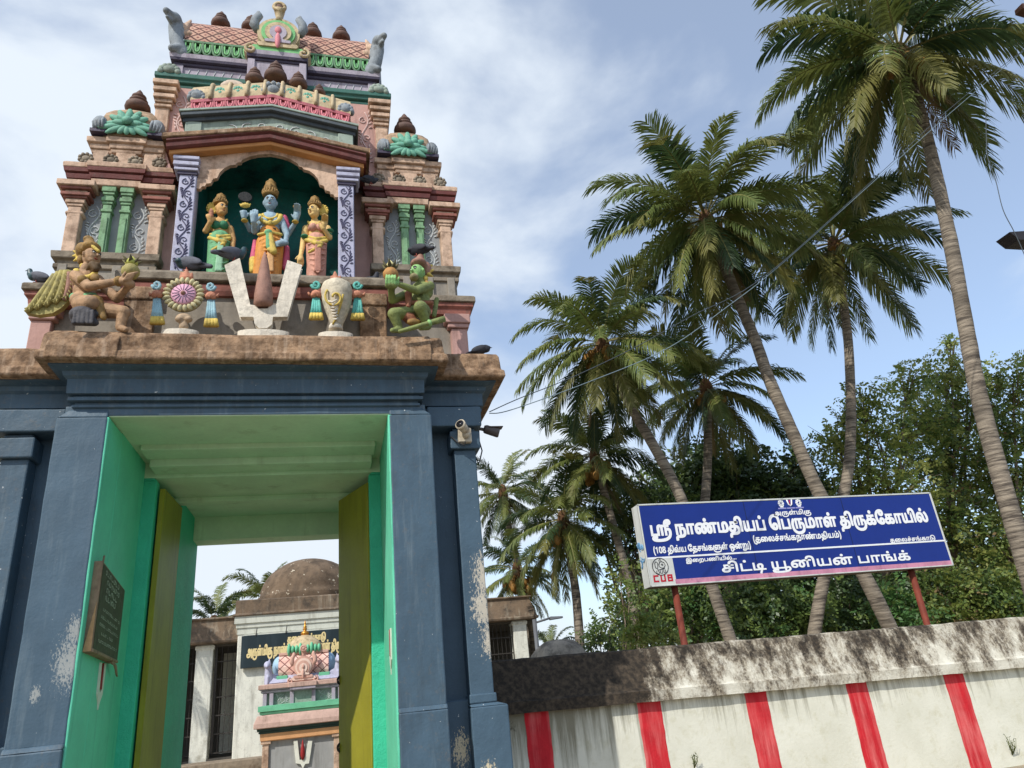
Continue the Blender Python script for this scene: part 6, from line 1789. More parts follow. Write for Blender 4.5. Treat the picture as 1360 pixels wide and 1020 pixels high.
150:"250 64 257 63 264 61 270 58 275 54 279 49 282 42 285 35 287 27 287 19 287 9 285 0 283 -8 279 -16 275 -23 270 -29 265 -35 258 -40 251 -45 243 -49 234 -53 225 -56 215 -58 204 -61 193 -62 182 -63 169 -64 157 -64 147 -64 127 -64 109 -62 92 -59 78 -55 65 -50 54 -44 45 -38 36 -30 30 -22 25 -14 20 -6 17 3 15 12 14 22 14 31 14 36 14 44 15 53 17 62 20 71 23 80 26 88 30 96 35 104 39 111 54 102 49 94 45 87 41 79 38 72 35 64 33 57 32 49 31 42 31 35 31 23 33 14 35 6 38 -2 42 -10 47 -16 53 -23 60 -29 69 -34 79 -38 90 -42 103 -45 117 -47 133 -48 150 -49 154 -49 166 -49 178 -48 188 -47 198 -46 208 -44 217 -42 225 -40 232 -37 239 -33 245 -29 251 -25 256 -20 260 -15 263 -9 266 -3 268 4 269 11 269 19 269 28 267 35 264 41 260 46 254 49 248 49 244 49 240 48 233 45 227 41 227 56 233 60 241 63 245 64|101 -2 95 -2 88 0 82 3 77 7 72 13 68 19 65 28 64 37 63 49 64 59 65 69 68 77 72 85 76 91 81 97 87 102 94 106 101 109 108 111 116 113 123 113 129 113 134 112 139 112 143 110 148 109 152 107 156 105 159 102 163 99 160 80 155 86 150 90 144 94 138 96 131 98 123 98 114 98 106 95 99 92 93 87 88 81 84 74 81 66 79 57 79 47 79 39 80 32 82 26 84 21 87 17 90 15 94 13 98 12 102 11 109 12 114 15 118 20 119 27 120 31 119 37 117 42 114 46 111 49 106 51 101 52 96 51 91 50 86 47 82 44 77 41 73 37 70 50 74 54 80 58 85 61 91 64 97 65 104 66 113 65 121 62 127 57 132 50 135 42 136 33 136 26 134 20 132 14 129 9 125 5 120 2 114 -1 108 -2|159 0 159 83 161 99 161 111 262 111 262 96 228 96 228 0 211 0 211 96 176 96 176 0",
15:"153 13 148 13 143 14 138 16 133 18 129 21 126 25 124 29 123 35 122 41 123 47 125 54 128 60 124 55 119 50 115 45 112 39 110 33 109 27 110 22 110 18 113 11 117 5 123 0 131 -4 135 -5 140 -6 146 -7 152 -7 159 -7 175 -7 175 -22 158 -22 152 -22 146 -21 142 -21 134 -20 122 -16 115 -12 109 -8 104 -3 100 2 97 7 95 13 94 19 93 25 94 32 95 38 97 44 100 49 104 54 108 59 113 64 119 68 125 72 142 64 139 57 137 51 137 44 137 40 138 36 140 32 143 29 147 28 153 27 160 28 164 32 168 38 169 45 169 59 166 68 161 75 155 82 146 88 137 92 126 95 114 97 101 98 89 98 78 97 68 95 59 92 51 89 44 85 38 80 33 75 29 69 27 61 26 56 27 48 27 43 29 38 31 35 34 32 40 28 48 26 52 27 56 28 61 34 63 39 63 44 63 50 61 54 58 58 55 60 51 62 46 62 39 61 32 58 28 55 25 52 29 70 35 73 43 76 50 76 56 76 61 75 66 73 70 70 73 67 76 62 78 58 79 52 80 46 79 39 78 33 76 28 73 24 69 20 64 17 59 15 53 13 47 13 41 13 35 15 29 18 24 21 19 26 16 31 13 38 11 45 10 54 11 62 13 70 16 77 21 84 26 90 32 95 38 99 44 103 51 106 58 108 66 110 74 112 82 112 91 113 100 113 116 112 131 110 144 106 155 101 165 95 173 87 177 82 181 76 183 70 185 64 186 57 187 51 186 47 186 42 185 38 184 33 182 29 180 25 177 22 174 19 170 16 165 14 159 13|82 -64 75 -64 68 -63 62 -60 56 -58 51 -54 47 -49 44 -43 42 -37 42 -29 42 -24 43 -18 44 -12 47 -7 50 -1 54 4 68 -3 65 -8 63 -13 61 -17 60 -20 59 -25 59 -29 59 -34 61 -38 65 -44 72 -48 79 -49 83 -50 89 -49 94 -48 98 -46 102 -44 106 -41 110 -38 113 -34 116 -30 119 -26 121 -21 125 -16 127 -13 143 -19 140 -22 137 -27 135 -31 131 -37 127 -43 122 -49 117 -53 112 -57 105 -60 98 -62 90 -64",
86:"50 -2 43 -2 36 0 30 3 25 7 20 13 16 19 14 28 12 37 11 49 12 61 15 73 20 83 27 92 35 99 45 105 56 110 68 112 82 113 88 113 94 113 100 112 106 111 111 109 117 107 122 105 127 102 132 99 142 91 148 84 154 76 159 68 162 58 164 48 165 38 165 29 163 22 161 16 158 10 154 6 150 2 145 0 139 -2 133 -2 125 -2 119 0 114 3 109 7 106 11 103 17 101 23 100 30 99 37 100 44 100 51 102 57 103 63 106 69 109 75 112 80 116 86 120 91 130 99 134 101 138 103 143 105 148 107 153 108 159 109 166 110 174 111 184 111 243 111 243 96 209 96 209 0 192 0 192 96 179 96 175 96 171 96 163 96 156 94 149 92 142 90 136 86 132 83 128 79 125 74 123 69 120 63 118 57 117 51 116 44 116 38 117 29 118 23 120 18 124 14 127 12 132 11 139 13 144 18 147 25 148 32 147 46 145 56 142 65 137 73 131 80 124 87 118 91 111 94 104 96 96 97 88 98 80 98 70 98 61 96 54 93 47 89 41 84 36 78 33 72 30 64 28 57 27 51 27 47 28 39 29 32 30 26 33 21 35 17 39 15 42 13 46 12 51 11 57 12 62 15 66 20 68 27 68 31 67 37 66 42 63 46 59 49 54 51 49 52 44 51 39 50 34 47 30 44 26 41 22 37 19 50 23 54 28 58 34 61 39 64 46 65 52 66 61 65 69 62 76 57 80 50 83 42 84 33 84 26 83 20 80 14 77 9 73 5 68 2 63 -1 57 -2|124 136 117 137 112 142 110 149 112 156 117 161 124 162 130 161 135 156 137 149 135 142 130 137",
143:"114 113 124 112 132 110 140 106 146 100 151 92 156 84 159 74 160 62 161 49 161 36 159 23 157 11 154 1 150 -9 146 -18 140 -30 130 -41 119 -50 106 -56 93 -61 78 -63 61 -64 49 -64 41 -63 33 -61 26 -59 20 -55 14 -51 10 -46 8 -40 7 -33 8 -28 10 -24 13 -21 18 -18 23 -17 27 -17 33 -17 200 -17 200 -31 134 -31 118 -31 31 -31 26 -32 24 -36 28 -43 33 -46 40 -48 49 -49 59 -50 73 -49 84 -48 93 -45 102 -41 111 -36 118 -30 126 -18 129 -12 132 -6 135 0 137 7 140 15 141 23 142 31 143 40 143 49 143 61 141 70 139 78 136 85 133 90 128 94 124 97 118 98 113 99 106 98 100 96 95 92 91 85 89 81 88 76 88 70 88 64 88 0 70 0 70 64 70 70 70 76 69 81 69 85 67 89 64 94 60 97 55 99 50 99 45 97 41 94 38 89 36 86 35 81 35 76 34 71 34 65 34 0 17 0 17 68 17 74 18 80 18 85 19 89 20 93 23 99 28 105 34 109 42 112 46 113 51 113 56 113 61 112 65 110 69 108 72 105 75 102 78 98 80 94 82 89 78 90 80 94 82 98 85 102 88 105 92 108 97 110 102 112 108 113|192 -31 192 111 209 111 209 -31",
116:"85 -59 74 -59 64 -56 55 -53 47 -47 39 -41 33 -33 27 -23 23 -12 19 -1 16 13 15 27 14 43 14 48 15 64 16 79 19 92 23 104 27 116 33 126 39 135 46 143 54 150 62 155 71 160 80 164 90 166 101 168 111 169 122 168 131 167 140 164 148 161 155 157 161 153 165 149 169 144 173 139 176 134 178 128 180 122 182 116 183 109 184 101 185 93 185 85 186 75 186 0 168 0 168 67 168 78 168 88 167 98 165 108 163 117 160 125 157 132 152 138 146 143 142 146 137 149 131 151 125 152 118 153 111 154 103 153 95 152 87 150 80 147 72 143 66 138 59 132 53 125 48 118 43 109 39 98 36 87 33 75 32 61 31 46 32 31 33 17 35 5 38 -5 41 -15 46 -23 50 -29 56 -35 62 -39 69 -42 76 -44 84 -44 92 -44 99 -43 105 -41 110 -38 115 -34 119 -30 122 -25 125 -19 127 -13 128 -6 129 2 130 11 129 20 128 27 127 34 125 39 122 43 120 46 112 49 108 49 100 48 93 45 87 41 87 56 93 60 101 63 106 64 111 64 117 63 124 61 130 58 135 54 139 49 143 42 145 34 147 24 147 12 147 0 145 -12 142 -22 139 -30 134 -38 129 -44 123 -49 117 -53 110 -56 102 -58 93 -59|71 0 71 111 88 111 88 0",
8:"51 -64 43 -64 35 -62 29 -60 23 -56 18 -52 15 -47 12 -41 10 -34 10 -27 11 -18 13 -9 17 -2 22 5 29 11 37 16 45 20 54 24 64 27 74 29 85 30 96 30 106 30 116 29 125 28 133 25 141 23 148 20 155 16 162 12 167 7 172 2 175 -3 178 -9 180 -15 182 -21 182 -27 181 -37 177 -47 171 -54 163 -60 152 -63 140 -64 130 -64 121 -62 112 -60 104 -57 95 -53 87 -49 80 -45 73 -40 66 -35 60 -29 54 -23 48 -16 43 -9 38 -1 34 6 29 17 24 28 20 40 17 51 16 63 15 76 16 87 18 99 21 110 26 120 32 131 39 140 48 148 58 155 70 161 83 165 97 168 113 169 129 168 143 166 156 162 167 157 177 150 185 141 190 135 194 128 198 121 201 114 203 105 205 96 206 87 207 76 208 64 208 0 190 0 190 54 190 67 189 78 188 89 186 98 184 107 181 115 178 122 173 129 169 134 162 140 154 145 146 149 136 151 125 153 113 154 103 153 92 151 82 148 73 145 64 139 56 133 49 126 43 118 39 109 35 99 33 87 32 75 33 67 33 59 34 52 36 46 37 39 40 33 42 26 45 20 48 13 52 7 56 0 61 -7 66 -13 72 -20 79 -26 86 -31 93 -37 101 -41 107 -44 113 -46 119 -48 125 -49 131 -50 138 -50 147 -49 154 -47 159 -43 162 -38 164 -32 165 -26 164 -19 162 -13 159 -7 154 -2 149 3 143 6 136 9 129 12 121 14 113 15 104 16 96 16 85 15 75 14 66 12 57 10 50 7 44 3 39 -1 34 -5 31 -10 29 -15 27 -20 27 -26 27 -32 30 -38 33 -43 38 -47 45 -49 54 -50 59 -50 65 -49 70 -48 76 -47 81 -45 86 -43 94 -39 102 -34 109 -28 116 -21 122 -14 127 -6 131 1 135 9 138 17 139 22 141 28 142 33 142 39 143 44 143 50 143 59 141 67 139 74 136 80 133 86 129 90 125 93 120 96 116 98 106 99 101 99 94 99 90 98 86 97 79 93 75 88 74 80 74 75 76 71 78 67 81 65 86 63 91 62 95 63 99 65 103 67 105 71 107 75 107 80 107 85 106 89 103 96 101 99 97 103 113 102 117 98 120 93 122 88 123 82 123 73 121 68 119 63 116 59 113 55 108 53 103 51 97 49 90 49 85 49 79 51 74 53 69 55 65 59 62 63 60 68 58 74 58 80 58 87 60 93 64 98 68 103 74 107 80 110 87 112 95 113 103 113 115 112 125 110 135 105 142 100 149 92 154 84 157 74 160 63 160 51 160 45 160 38 159 30 157 22 155 15 152 7 149 -1 145 -9 140 -16 135 -23 130 -29 124 -35 118 -40 111 -45 104 -50 96 -54 87 -58 78 -60 69 -62 60 -64",
32:"114 113 124 112 132 110 140 106 146 100 151 92 156 84 159 74 160 62 161 49 160 34 158 20 155 9 150 -1 145 -9 138 -15 133 -19 127 -22 121 -25 114 -27 107 -29 100 -30 93 -31 85 -31 78 -31 54 -31 49 -31 44 -32 38 -33 33 -36 29 -40 27 -45 26 -53 26 -58 27 -63 10 -64 10 -59 9 -54 9 -49 9 -43 10 -38 12 -34 15 -30 17 -27 20 -24 25 -21 31 -19 37 -18 44 -17 49 -17 73 -17 85 -17 96 -16 105 -14 113 -12 121 -9 127 -4 132 1 136 8 139 16 141 25 143 37 143 49 143 61 141 70 139 78 136 85 133 90 128 94 124 97 118 98 113 99 106 98 100 96 95 92 91 85 89 81 88 76 88 70 88 64 88 0 70 0 70 64 70 70 70 76 69 81 69 85 67 89 64 94 60 97 55 99 50 99 45 97 41 94 38 89 36 86 35 81 35 76 34 71 34 65 34 0 17 0 17 68 17 74 18 80 18 85 19 89 20 93 23 99 28 105 34 109 42 112 46 113 51 113 56 113 61 112 65 110 69 108 72 105 75 102 78 98 80 94 82 89 78 90 80 94 82 98 85 102 88 105 92 108 97 110 102 112 108 113",
24:"50 -2 43 -2 36 0 30 3 25 7 20 13 16 19 14 28 12 37 11 49 12 61 15 73 20 83 27 92 35 99 45 105 56 110 68 112 82 113 88 113 94 113 100 112 106 111 111 109 117 107 122 105 127 102 132 99 141 92 148 85 154 76 158 68 162 59 164 48 165 38 165 29 163 22 161 16 158 10 154 6 150 2 145 0 139 -2 133 -2 125 -2 119 0 114 3 109 7 106 11 103 17 101 23 100 30 99 37 100 44 100 51 102 57 103 64 106 70 108 75 111 81 115 86 119 91 129 99 135 103 142 107 149 110 157 112 165 113 173 113 179 113 185 113 190 112 195 111 199 109 204 107 208 105 213 102 217 99 226 91 230 87 234 82 238 76 241 71 243 65 245 58 247 52 248 45 248 38 248 29 246 22 244 16 241 10 237 6 233 2 228 0 222 -2 215 -2 208 -2 202 0 197 3 192 7 189 11 186 17 184 23 183 30 182 37 183 44 183 50 184 57 186 63 189 69 191 75 195 80 199 86 204 92 213 99 217 101 221 103 226 105 231 107 236 108 242 109 249 110 257 111 267 111 326 111 326 96 292 96 292 0 275 0 275 96 262 96 258 96 254 96 246 96 239 94 232 93 226 90 219 86 215 83 211 79 208 74 206 69 203 63 202 57 200 51 199 44 199 38 200 29 201 23 203 18 206 14 210 12 215 11 222 13 227 18 230 25 231 32 231 44 230 51 228 58 226 64 223 70 220 75 217 79 213 83 209 86 204 90 198 94 192 96 186 97 180 98 174 99 166 98 159 97 153 96 147 93 140 90 134 86 130 82 127 77 124 72 121 67 119 61 118 56 117 50 116 44 116 38 117 29 118 23 120 18 124 14 127 12 132 11 139 13 144 18 147 25 148 32 147 47 145 56 142 65 137 73 131 80 124 87 118 91 111 94 104 96 96 97 88 98 80 98 70 98 61 96 54 93 47 89 41 84 36 78 33 72 30 64 28 57 27 51 27 47 28 39 29 32 30 26 33 21 35 17 39 15 42 13 46 12 51 11 57 12 62 15 66 20 68 27 68 31 67 37 66 42 63 46 59 49 54 51 49 52 44 51 39 50 34 47 30 44 26 41 22 37 19 50 23 54 28 58 34 61 39 64 46 65 52 66 61 65 69 62 76 57 80 50 83 42 84 33 84 26 83 20 80 14 77 9 73 5 68 2 63 -1 57 -2",
181:"27 -2 21 -1 16 3 14 11 15 16 18 22 24 24 30 24 36 22 39 16 39 11 39 7 36 1 30 -2",
82:"18 0 18 111 35 111 35 14 135 14 135 0|69 136 63 137 58 142 56 149 58 156 63 161 69 162 76 161 81 156 83 149 81 142 76 137",
114:"18 0 18 111 35 111 35 14 156 14 156 0|98 94 103 94 108 93 112 92 116 90 119 87 124 81 127 74 128 70 128 66 129 62 128 56 128 50 127 44 126 37 124 31 122 25 100 -57 84 -52 99 2 104 19 106 26 108 33 109 40 110 47 111 54 111 61 111 67 110 71 108 75 102 79 98 80 93 79 89 77 86 74 83 70 82 64 81 57 82 51 83 45 85 39 87 34 90 29 94 24 98 19 102 15 106 11 91 4 87 9 82 14 78 20 74 26 71 32 68 38 66 44 65 52 65 59 65 65 66 71 68 77 71 82 75 86 80 90 85 92 91 94",
138:"195 20 200 20 206 19 210 17 214 15 218 11 221 7 224 2 225 -3 225 -10 225 -17 223 -24 220 -31 216 -36 210 -42 204 -46 197 -50 189 -54 181 -56 172 -59 161 -61 150 -62 139 -63 127 -64 114 -64 103 -64 90 -64 78 -63 67 -62 58 -61 49 -60 41 -58 34 -55 27 -51 23 -48 20 -43 18 -39 17 -34 19 -26 23 -20 27 -17 32 -15 37 -13 44 -12 52 -12 58 -12 64 -12 70 -13 75 -14 80 -15 85 -16 82 -30 77 -29 73 -28 68 -27 63 -26 58 -26 53 -26 47 -26 42 -27 36 -29 35 -34 36 -38 41 -41 45 -43 50 -45 56 -46 64 -47 72 -48 82 -49 94 -49 107 -50 120 -50 128 -49 136 -49 143 -48 150 -48 157 -47 163 -46 169 -44 174 -43 180 -41 184 -40 189 -38 195 -34 200 -30 204 -26 206 -21 208 -15 209 -9 208 -5 207 -1 201 4 197 6 193 6 186 5 180 3 175 0 175 15 181 17 187 19|71 0 71 111 88 111 88 14 158 14 158 111 175 111 175 0|48 -2 43 -2 39 -1 35 0 28 5 24 9 22 14 20 20 18 29 18 34 18 40 18 111 35 111 35 45 35 39 35 33 36 28 36 23 38 19 42 15 47 13 52 12 59 14 66 18 69 21 72 25 72 8 66 3 62 1 58 -1 53 -2|158 -30 158 6 175 6 175 -30",
27:"50 -2 43 -2 36 0 30 3 25 7 20 13 16 19 14 28 12 37 11 49 12 61 15 73 20 83 27 92 35 99 45 105 56 110 68 112 82 113 88 113 94 113 100 112 106 111 111 109 117 107 122 105 127 102 132 99 142 91 148 84 154 76 159 68 162 58 164 48 165 38 165 29 163 22 161 16 158 10 154 6 150 2 145 0 139 -2 133 -2 125 -2 119 0 114 3 109 7 106 11 103 17 101 23 100 30 99 37 100 44 100 51 102 57 103 63 106 69 109 75 112 80 116 86 120 91 130 99 134 101 138 103 143 105 148 107 153 108 159 109 166 110 174 111 184 111 243 111 243 96 209 96 209 0 192 0 192 96 179 96 175 96 171 96 163 96 156 94 149 92 142 90 136 86 132 83 128 79 125 74 123 69 120 63 118 57 117 51 116 44 116 38 117 29 118 23 120 18 124 14 127 12 132 11 139 13 144 18 147 25 148 32 147 46 145 56 142 65 137 73 131 80 124 87 118 91 111 94 104 96 96 97 88 98 80 98 70 98 61 96 54 93 47 89 41 84 36 78 33 72 30 64 28 57 27 51 27 47 28 39 29 32 30 26 33 21 35 17 39 15 42 13 46 12 51 11 57 12 62 15 66 20 68 27 68 31 67 37 66 42 63 46 59 49 54 51 49 52 44 51 39 50 34 47 30 44 26 41 22 37 19 50 23 54 28 58 34 61 39 64 46 65 52 66 61 65 69 62 76 57 80 50 83 42 84 33 84 26 83 20 80 14 77 9 73 5 68 2 63 -1 57 -2"}
TEXT={'A':(5424,"6,0 140,1121 93,2172 29,3242 42,4100 102,4362"),
'B':(21742,"163,0 3,1514 26,1774 41,2563 83,3203 29,4852 25,5710 42,6535 30,6797 87,7760 3,8538 46,8798 28,9699 140,10477 29,11528 41,12386 93,13026 3,14096 25,14356 42,15181 140,15443 77,16494 47,17319 18,18039 41,18864 30,19504 42,20467 92,20729"),
'C':(13799,"175,0 25,321 48,1146 33,2306 79,3319 20,4042 78,4765 18,5809 26,6634 41,7423 83,8063 29,9712 25,10570 42,11395 30,11657 88,12620 176,13478"),
'D':(16276,"175,0 184,321 183,893 191,1465 3,2037 25,2297 42,3122 95,3384 30,4428 3,5391 47,5651 25,6371 20,7196 78,7919 18,8963 150,9788 93,11271 3,12341 15,12601 86,13586 143,14820 176,15955"),
'E':(7968,"25,0 48,825 33,1985 79,2998 20,3721 78,4444 18,5488 41,6313 116,6953"),
'F':(8885,"8,0 48,1126 32,2286 28,3155 24,3933 42,5581 30,5843 42,6806 92,7068 181,8081 181,8349 181,8617"),
'G':(11107,"20,0 42,723 82,985 114,1678 3,2475 138,2735 27,3867 42,5101 30,5363 86,6326 3,7560 28,7820 41,8598 78,9238 77,10282"),
'H':(25652,"6,0 140,1121 93,2172 29,3242 42,4100 102,4362 3,5424 26,5684 41,6473 83,7113 29,8762 25,9620 42,10445 30,10707 87,11670 3,12448 46,12708 28,13609 140,14387 29,15438 41,16296 93,16936 3,18006 25,18266 42,19091 140,19353 77,20404 47,21229 18,21949 41,22774 30,23414 42,24377 92,24639"),
'I':(7968,"25,0 48,825 33,1985 79,2998 20,3721 78,4444 18,5488 41,6313 116,6953")}

# ------------------------------------------------------------------ lettering
def glyph_text(name, key, org, ux, uz, width, xh, mat_, parent, bold=0.0, nrm=(0, -1, 0), lift=0.004):
    """one line of Tamil writing laid on a board: org = left end of the baseline, width in metres, xh = height of the letters"""
    adv, seq = TEXT[key]
    ux, uz = Vector(ux), Vector(uz)
    sx = width / adv
    sz = xh / 540.0
    V, F = [], []

    def wind(p, cs):
        w = 0
        for c in cs:
            for i in range(len(c)):
                (x0, y0), (x1, y1) = c[i - 1], c[i]
                cr = (x1 - x0) * (p[1] - y0) - (p[0] - x0) * (y1 - y0)
                if y0 <= p[1] < y1 and cr > 0:
                    w += 1
                elif y1 <= p[1] < y0 and cr < 0:
                    w -= 1
        return w
    for g_, x_ in [q.split(',') for q in seq.split(' ')]:
        cs = []
        for c in GLYPH[int(g_)].split('|'):
            v = [int(q) * 5 for q in c.split(' ')] if c else []
            pts = [((v[i] + int(x_)) * sx, v[i + 1] * sz) for i in range(0, len(v), 2)]
            if len(pts) > 2:
                cs.append(pts)
        if not cs:
            continue
        if bold:                                      # thicken the stroke: push every point outwards
            ng = []
            for c in cs:
                q = []
                for i in range(len(c)):
                    t0 = Vector((c[i][0] - c[i - 1][0], c[i][1] - c[i - 1][1]))
                    t1 = Vector((c[(i + 1) % len(c)][0] - c[i][0], c[(i + 1) % len(c)][1] - c[i][1]))
                    n_ = Vector((-t0.y, t0.x)).normalized() + Vector((-t1.y, t1.x)).normalized()
                    n_ = n_.normalized() if n_.length > 1e-6 else Vector((0, 0))
                    q.append((c[i][0] + n_.x * bold, c[i][1] + n_.y * bold))
                ng.append(q)
            cs = ng
        vv = [Vector(p) for c in cs for p in c]
        ee, o_ = [], 0
        for c in cs:
            ee += [(o_ + i, o_ + (i + 1) % len(c)) for i in range(len(c))]
            o_ += len(c)
        rv, re_, rf = delaunay_2d_cdt(vv, ee, [], 0, 1e-6)[:3]
        o_ = len(V)
        V += [(p.x, p.y, 0) for p in rv]
        for f in rf:
            cen = (sum(rv[i].x for i in f) / len(f), sum(rv[i].y for i in f) / len(f))
            if wind(cen, cs):
                F.append(tuple(o_ + i for i in f))
    me = bpy.data.meshes.new(name)
    me.from_pydata(V, [], F)
    n = Vector(nrm)
    off = Vector((0, 0, 0))
    p = parent
    while p is not None:
        off += Vector(p.location)
        p = p.parent
    org = Vector(org) - off + n * lift
    for v in me.vertices:
        v.co = org + ux * v.co.x + uz * v.co.y + n * v.co.z
    me.materials.clear()
    me.materials.append(mat_)
    me.name = name
    o = bpy.data.objects.new(name, me)
    COL.objects.link(o)
    o.parent = parent
    return o


# ------------------------------------------------------------------ compound wall
WY = 1.90
WX0, WX1 = 2.45, 22.0
zt = lambda x: 1.965 - 0.0085 * (x - 2.8)
zb = lambda x: 1.335 - 0.0165 * (x - 2.8)
M_coping = bpy.data.materials.new('mould streaked lime coping')
t = NT(M_coping)
s_ = t.sep()
n1 = t.noise(1.0, 9, 0.74, t.mapping((2.3, 1.5, 1.5)))
n2 = t.noise(1.0, 9, 0.75, t.mapping((6.5, 1.9, 1.9), rot=(0, 0.10, 0)))
grad = t.rng(s_[0], 0.55, 2.7, 0.48, 0.0)
lowz = t.rng(s_[2], 1.30, 1.80, -0.035, 0.055)
f = t.math('ADD', t.math('ADD', t.math('MULTIPLY', n1, 0.75), t.math('MULTIPLY', n2, 0.30)), t.math('ADD', grad, lowz))
f = t.math('ADD', f, t.rng(t.noise(34, 5, 0.7), 0.3, 0.7, -0.013, 0.062))
k = t.rng(f, 0.55, 0.64)
base = t.mix(t.rng(t.noise(5, 5), 0.3, 0.7), L(196, 190, 172), L(226, 222, 206))
mid = t.mix(t.rng(t.noise(14, 6), 0.35, 0.65), L(128, 110, 84), L(88, 72, 54))
base = t.mix(t.rng(f, 0.47, 0.58, 0, 0.75), base, mid)
base = t.mix(k, base, t.mix(t.rng(t.noise(18, 6), 0.4, 0.7), (0.024, 0.018, 0.012), (0.085, 0.062, 0.040)))
t.l.new(base, t.p.inputs['Base Color'])
t.p.inputs['Roughness'].default_value = 0.92
t.bump(t.math('ADD', t.noise(38, 5, 0.7), t.math('MULTIPLY', f, 0.8)), 0.5, 0.02)
M_lime = bpy.data.materials.new('limewashed wall')
t = NT(M_lime)
s_ = t.sep()
base = t.mix(t.rng(t.noise(1.6, 5), 0.3, 0.7), L(208, 206, 188), L(226, 224, 208))
base = t.mix(t.rng(t.noise(6, 7, 0.7), 0.52, 0.76, 0, 0.6), base, L(184, 178, 144))
strk = t.noise(1.0, 8, 0.7, t.mapping((11.0, 1.0, 0.55)))
topz = t.rng(s_[2], 0.55, 1.30, -0.20, 0.10)
left = t.rng(s_[0], 0.3, 2.6, 0.24, 0.0)
f = t.math('ADD', strk, t.math('ADD', topz, left))
base = t.mix(t.rng(f, 0.50, 0.74, 0, 0.85), base, L(112, 106, 84))
ck = t.rng(t.noise(1.0, 7, 0.72, t.mapping((30.0, 1.0, 0.35))), 0.66, 0.70, 0, 0.45)
base = t.mix(t.math('MULTIPLY', ck, t.rng(t.noise(0.9, 3), 0.45, 0.6)), base, L(92, 88, 70))
base = t.mix(t.rng(t.noise(30, 4, 0.6), 0.70, 0.73, 0, 0.7), base, L(150, 144, 124))
f2 = t.math('ADD', t.noise(4.5, 9, 0.75), t.math('ADD', t.rng(s_[0], 0.25, 0.65, 0.22, -0.1), t.rng(s_[2], 0.9, 1.3, 0, 0.06)))
base = t.mix(t.rng(f2, 0.62, 0.72), base, L(70, 66, 50))
t.l.new(base, t.p.inputs['Base Color'])
t.p.inputs['Roughness'].default_value = 0.9
t.bump(t.noise(24, 6, 0.65), 0.25, 0.02)
M_redp = paint('brushed red limewash', L(196, 34, 44), 0.16, 4, 0.8, 0.25, 40, dirt=None, streak=(L(232, 130, 126), 0.55, 9))
cw = thing('compound_wall', (2.45, WY, 0), 'white limewashed compound wall with red stripes and a mould blackened sloping coping', 'wall')
m = MB()
N = 40
for i in range(N):
    xa, xb = WX0 + (WX1 - WX0) * i / N, WX0 + (WX1 - WX0) * (i + 1) / N
    if i == 0 or True:
        m.add([(xa, WY, 0), (xb, WY, 0), (xb, WY, zb(xb) + 0.05), (xa, WY, zb(xa) + 0.05)], [(0, 1, 2, 3)])
        m.add([(xa, WY + 0.3, 0), (xb, WY + 0.3, 0), (xb, WY + 0.3, zb(xb) + 0.05), (xa, WY + 0.3, zb(xa) + 0.05)], [(3, 2, 1, 0)])
m.build('wall_face', M_lime, cw)
m = MB()
rr = random.Random(11)
vs, fs = [], []
NP = 110
for i in range(NP + 1):
    x = WX0 + (WX1 - WX0) * i / NP
    j = lambda a: rr.uniform(-a, a)
    vs += [(x, WY + 0.02, zb(x) + j(0.003)), (x, WY - 0.09 + j(0.004), zb(x) + j(0.004)), (x, WY - 0.092 + j(0.004), zb(x) + 0.125 + j(0.006)), (x, WY - 0.065 + j(0.006), zb(x) + 0.15 + j(0.006)),
           (x, WY + 0.10 + j(0.006), zt(x) - 0.02 + j(0.006)), (x, WY + 0.14, zt(x) + j(0.007)), (x, WY + 0.20, zt(x) + j(0.005)), (x, WY + 0.40, zb(x) + 0.14), (x, WY + 0.40, zb(x)), (x, WY + 0.28, zb(x))]
for i in range(NP):
    for k in range(10):
        k2 = (k + 1) % 10
        fs.append((i * 10 + k, (i + 1) * 10 + k, (i + 1) * 10 + k2, i * 10 + k2))
fs.append(tuple(range(10)))
fs.append(tuple(NP * 10 + k for k in range(10))[::-1])
m.add(vs, [f[::-1] for f in fs])
m.build('coping', M_coping, cw)
for pa, pb, py in ((697, 729.4, 955), (846, 877, 937), (988.4, 1017, 921), (1122.6, 1150.4, 909), (1252, 1278.4, 896.5), (1372, 1398, 884)):
    xa, xb = at(pa, py, WY).x, at(pb, py - 2, WY).x
    m = MB()
    n = 14
    for i in range(n):
        z0, z1 = (zb(xa) + 0.02) * i / n, (zb(xa) + 0.02) * (i + 1) / n
        if i == 0:
            ja = [rr.uniform(-0.006, 0.006) for _ in range(n + 1)]
            jb = [rr.uniform(-0.006, 0.006) for _ in range(n + 1)]
        m.add([(xa + ja[i], WY - 0.004, z0), (xb + jb[i], WY - 0.004, z0), (xb + jb[i + 1], WY - 0.004, z1), (xa + ja[i + 1], WY - 0.004, z1)], [(0, 1, 2, 3)])
    m.build('red_stripe', M_redp, cw)

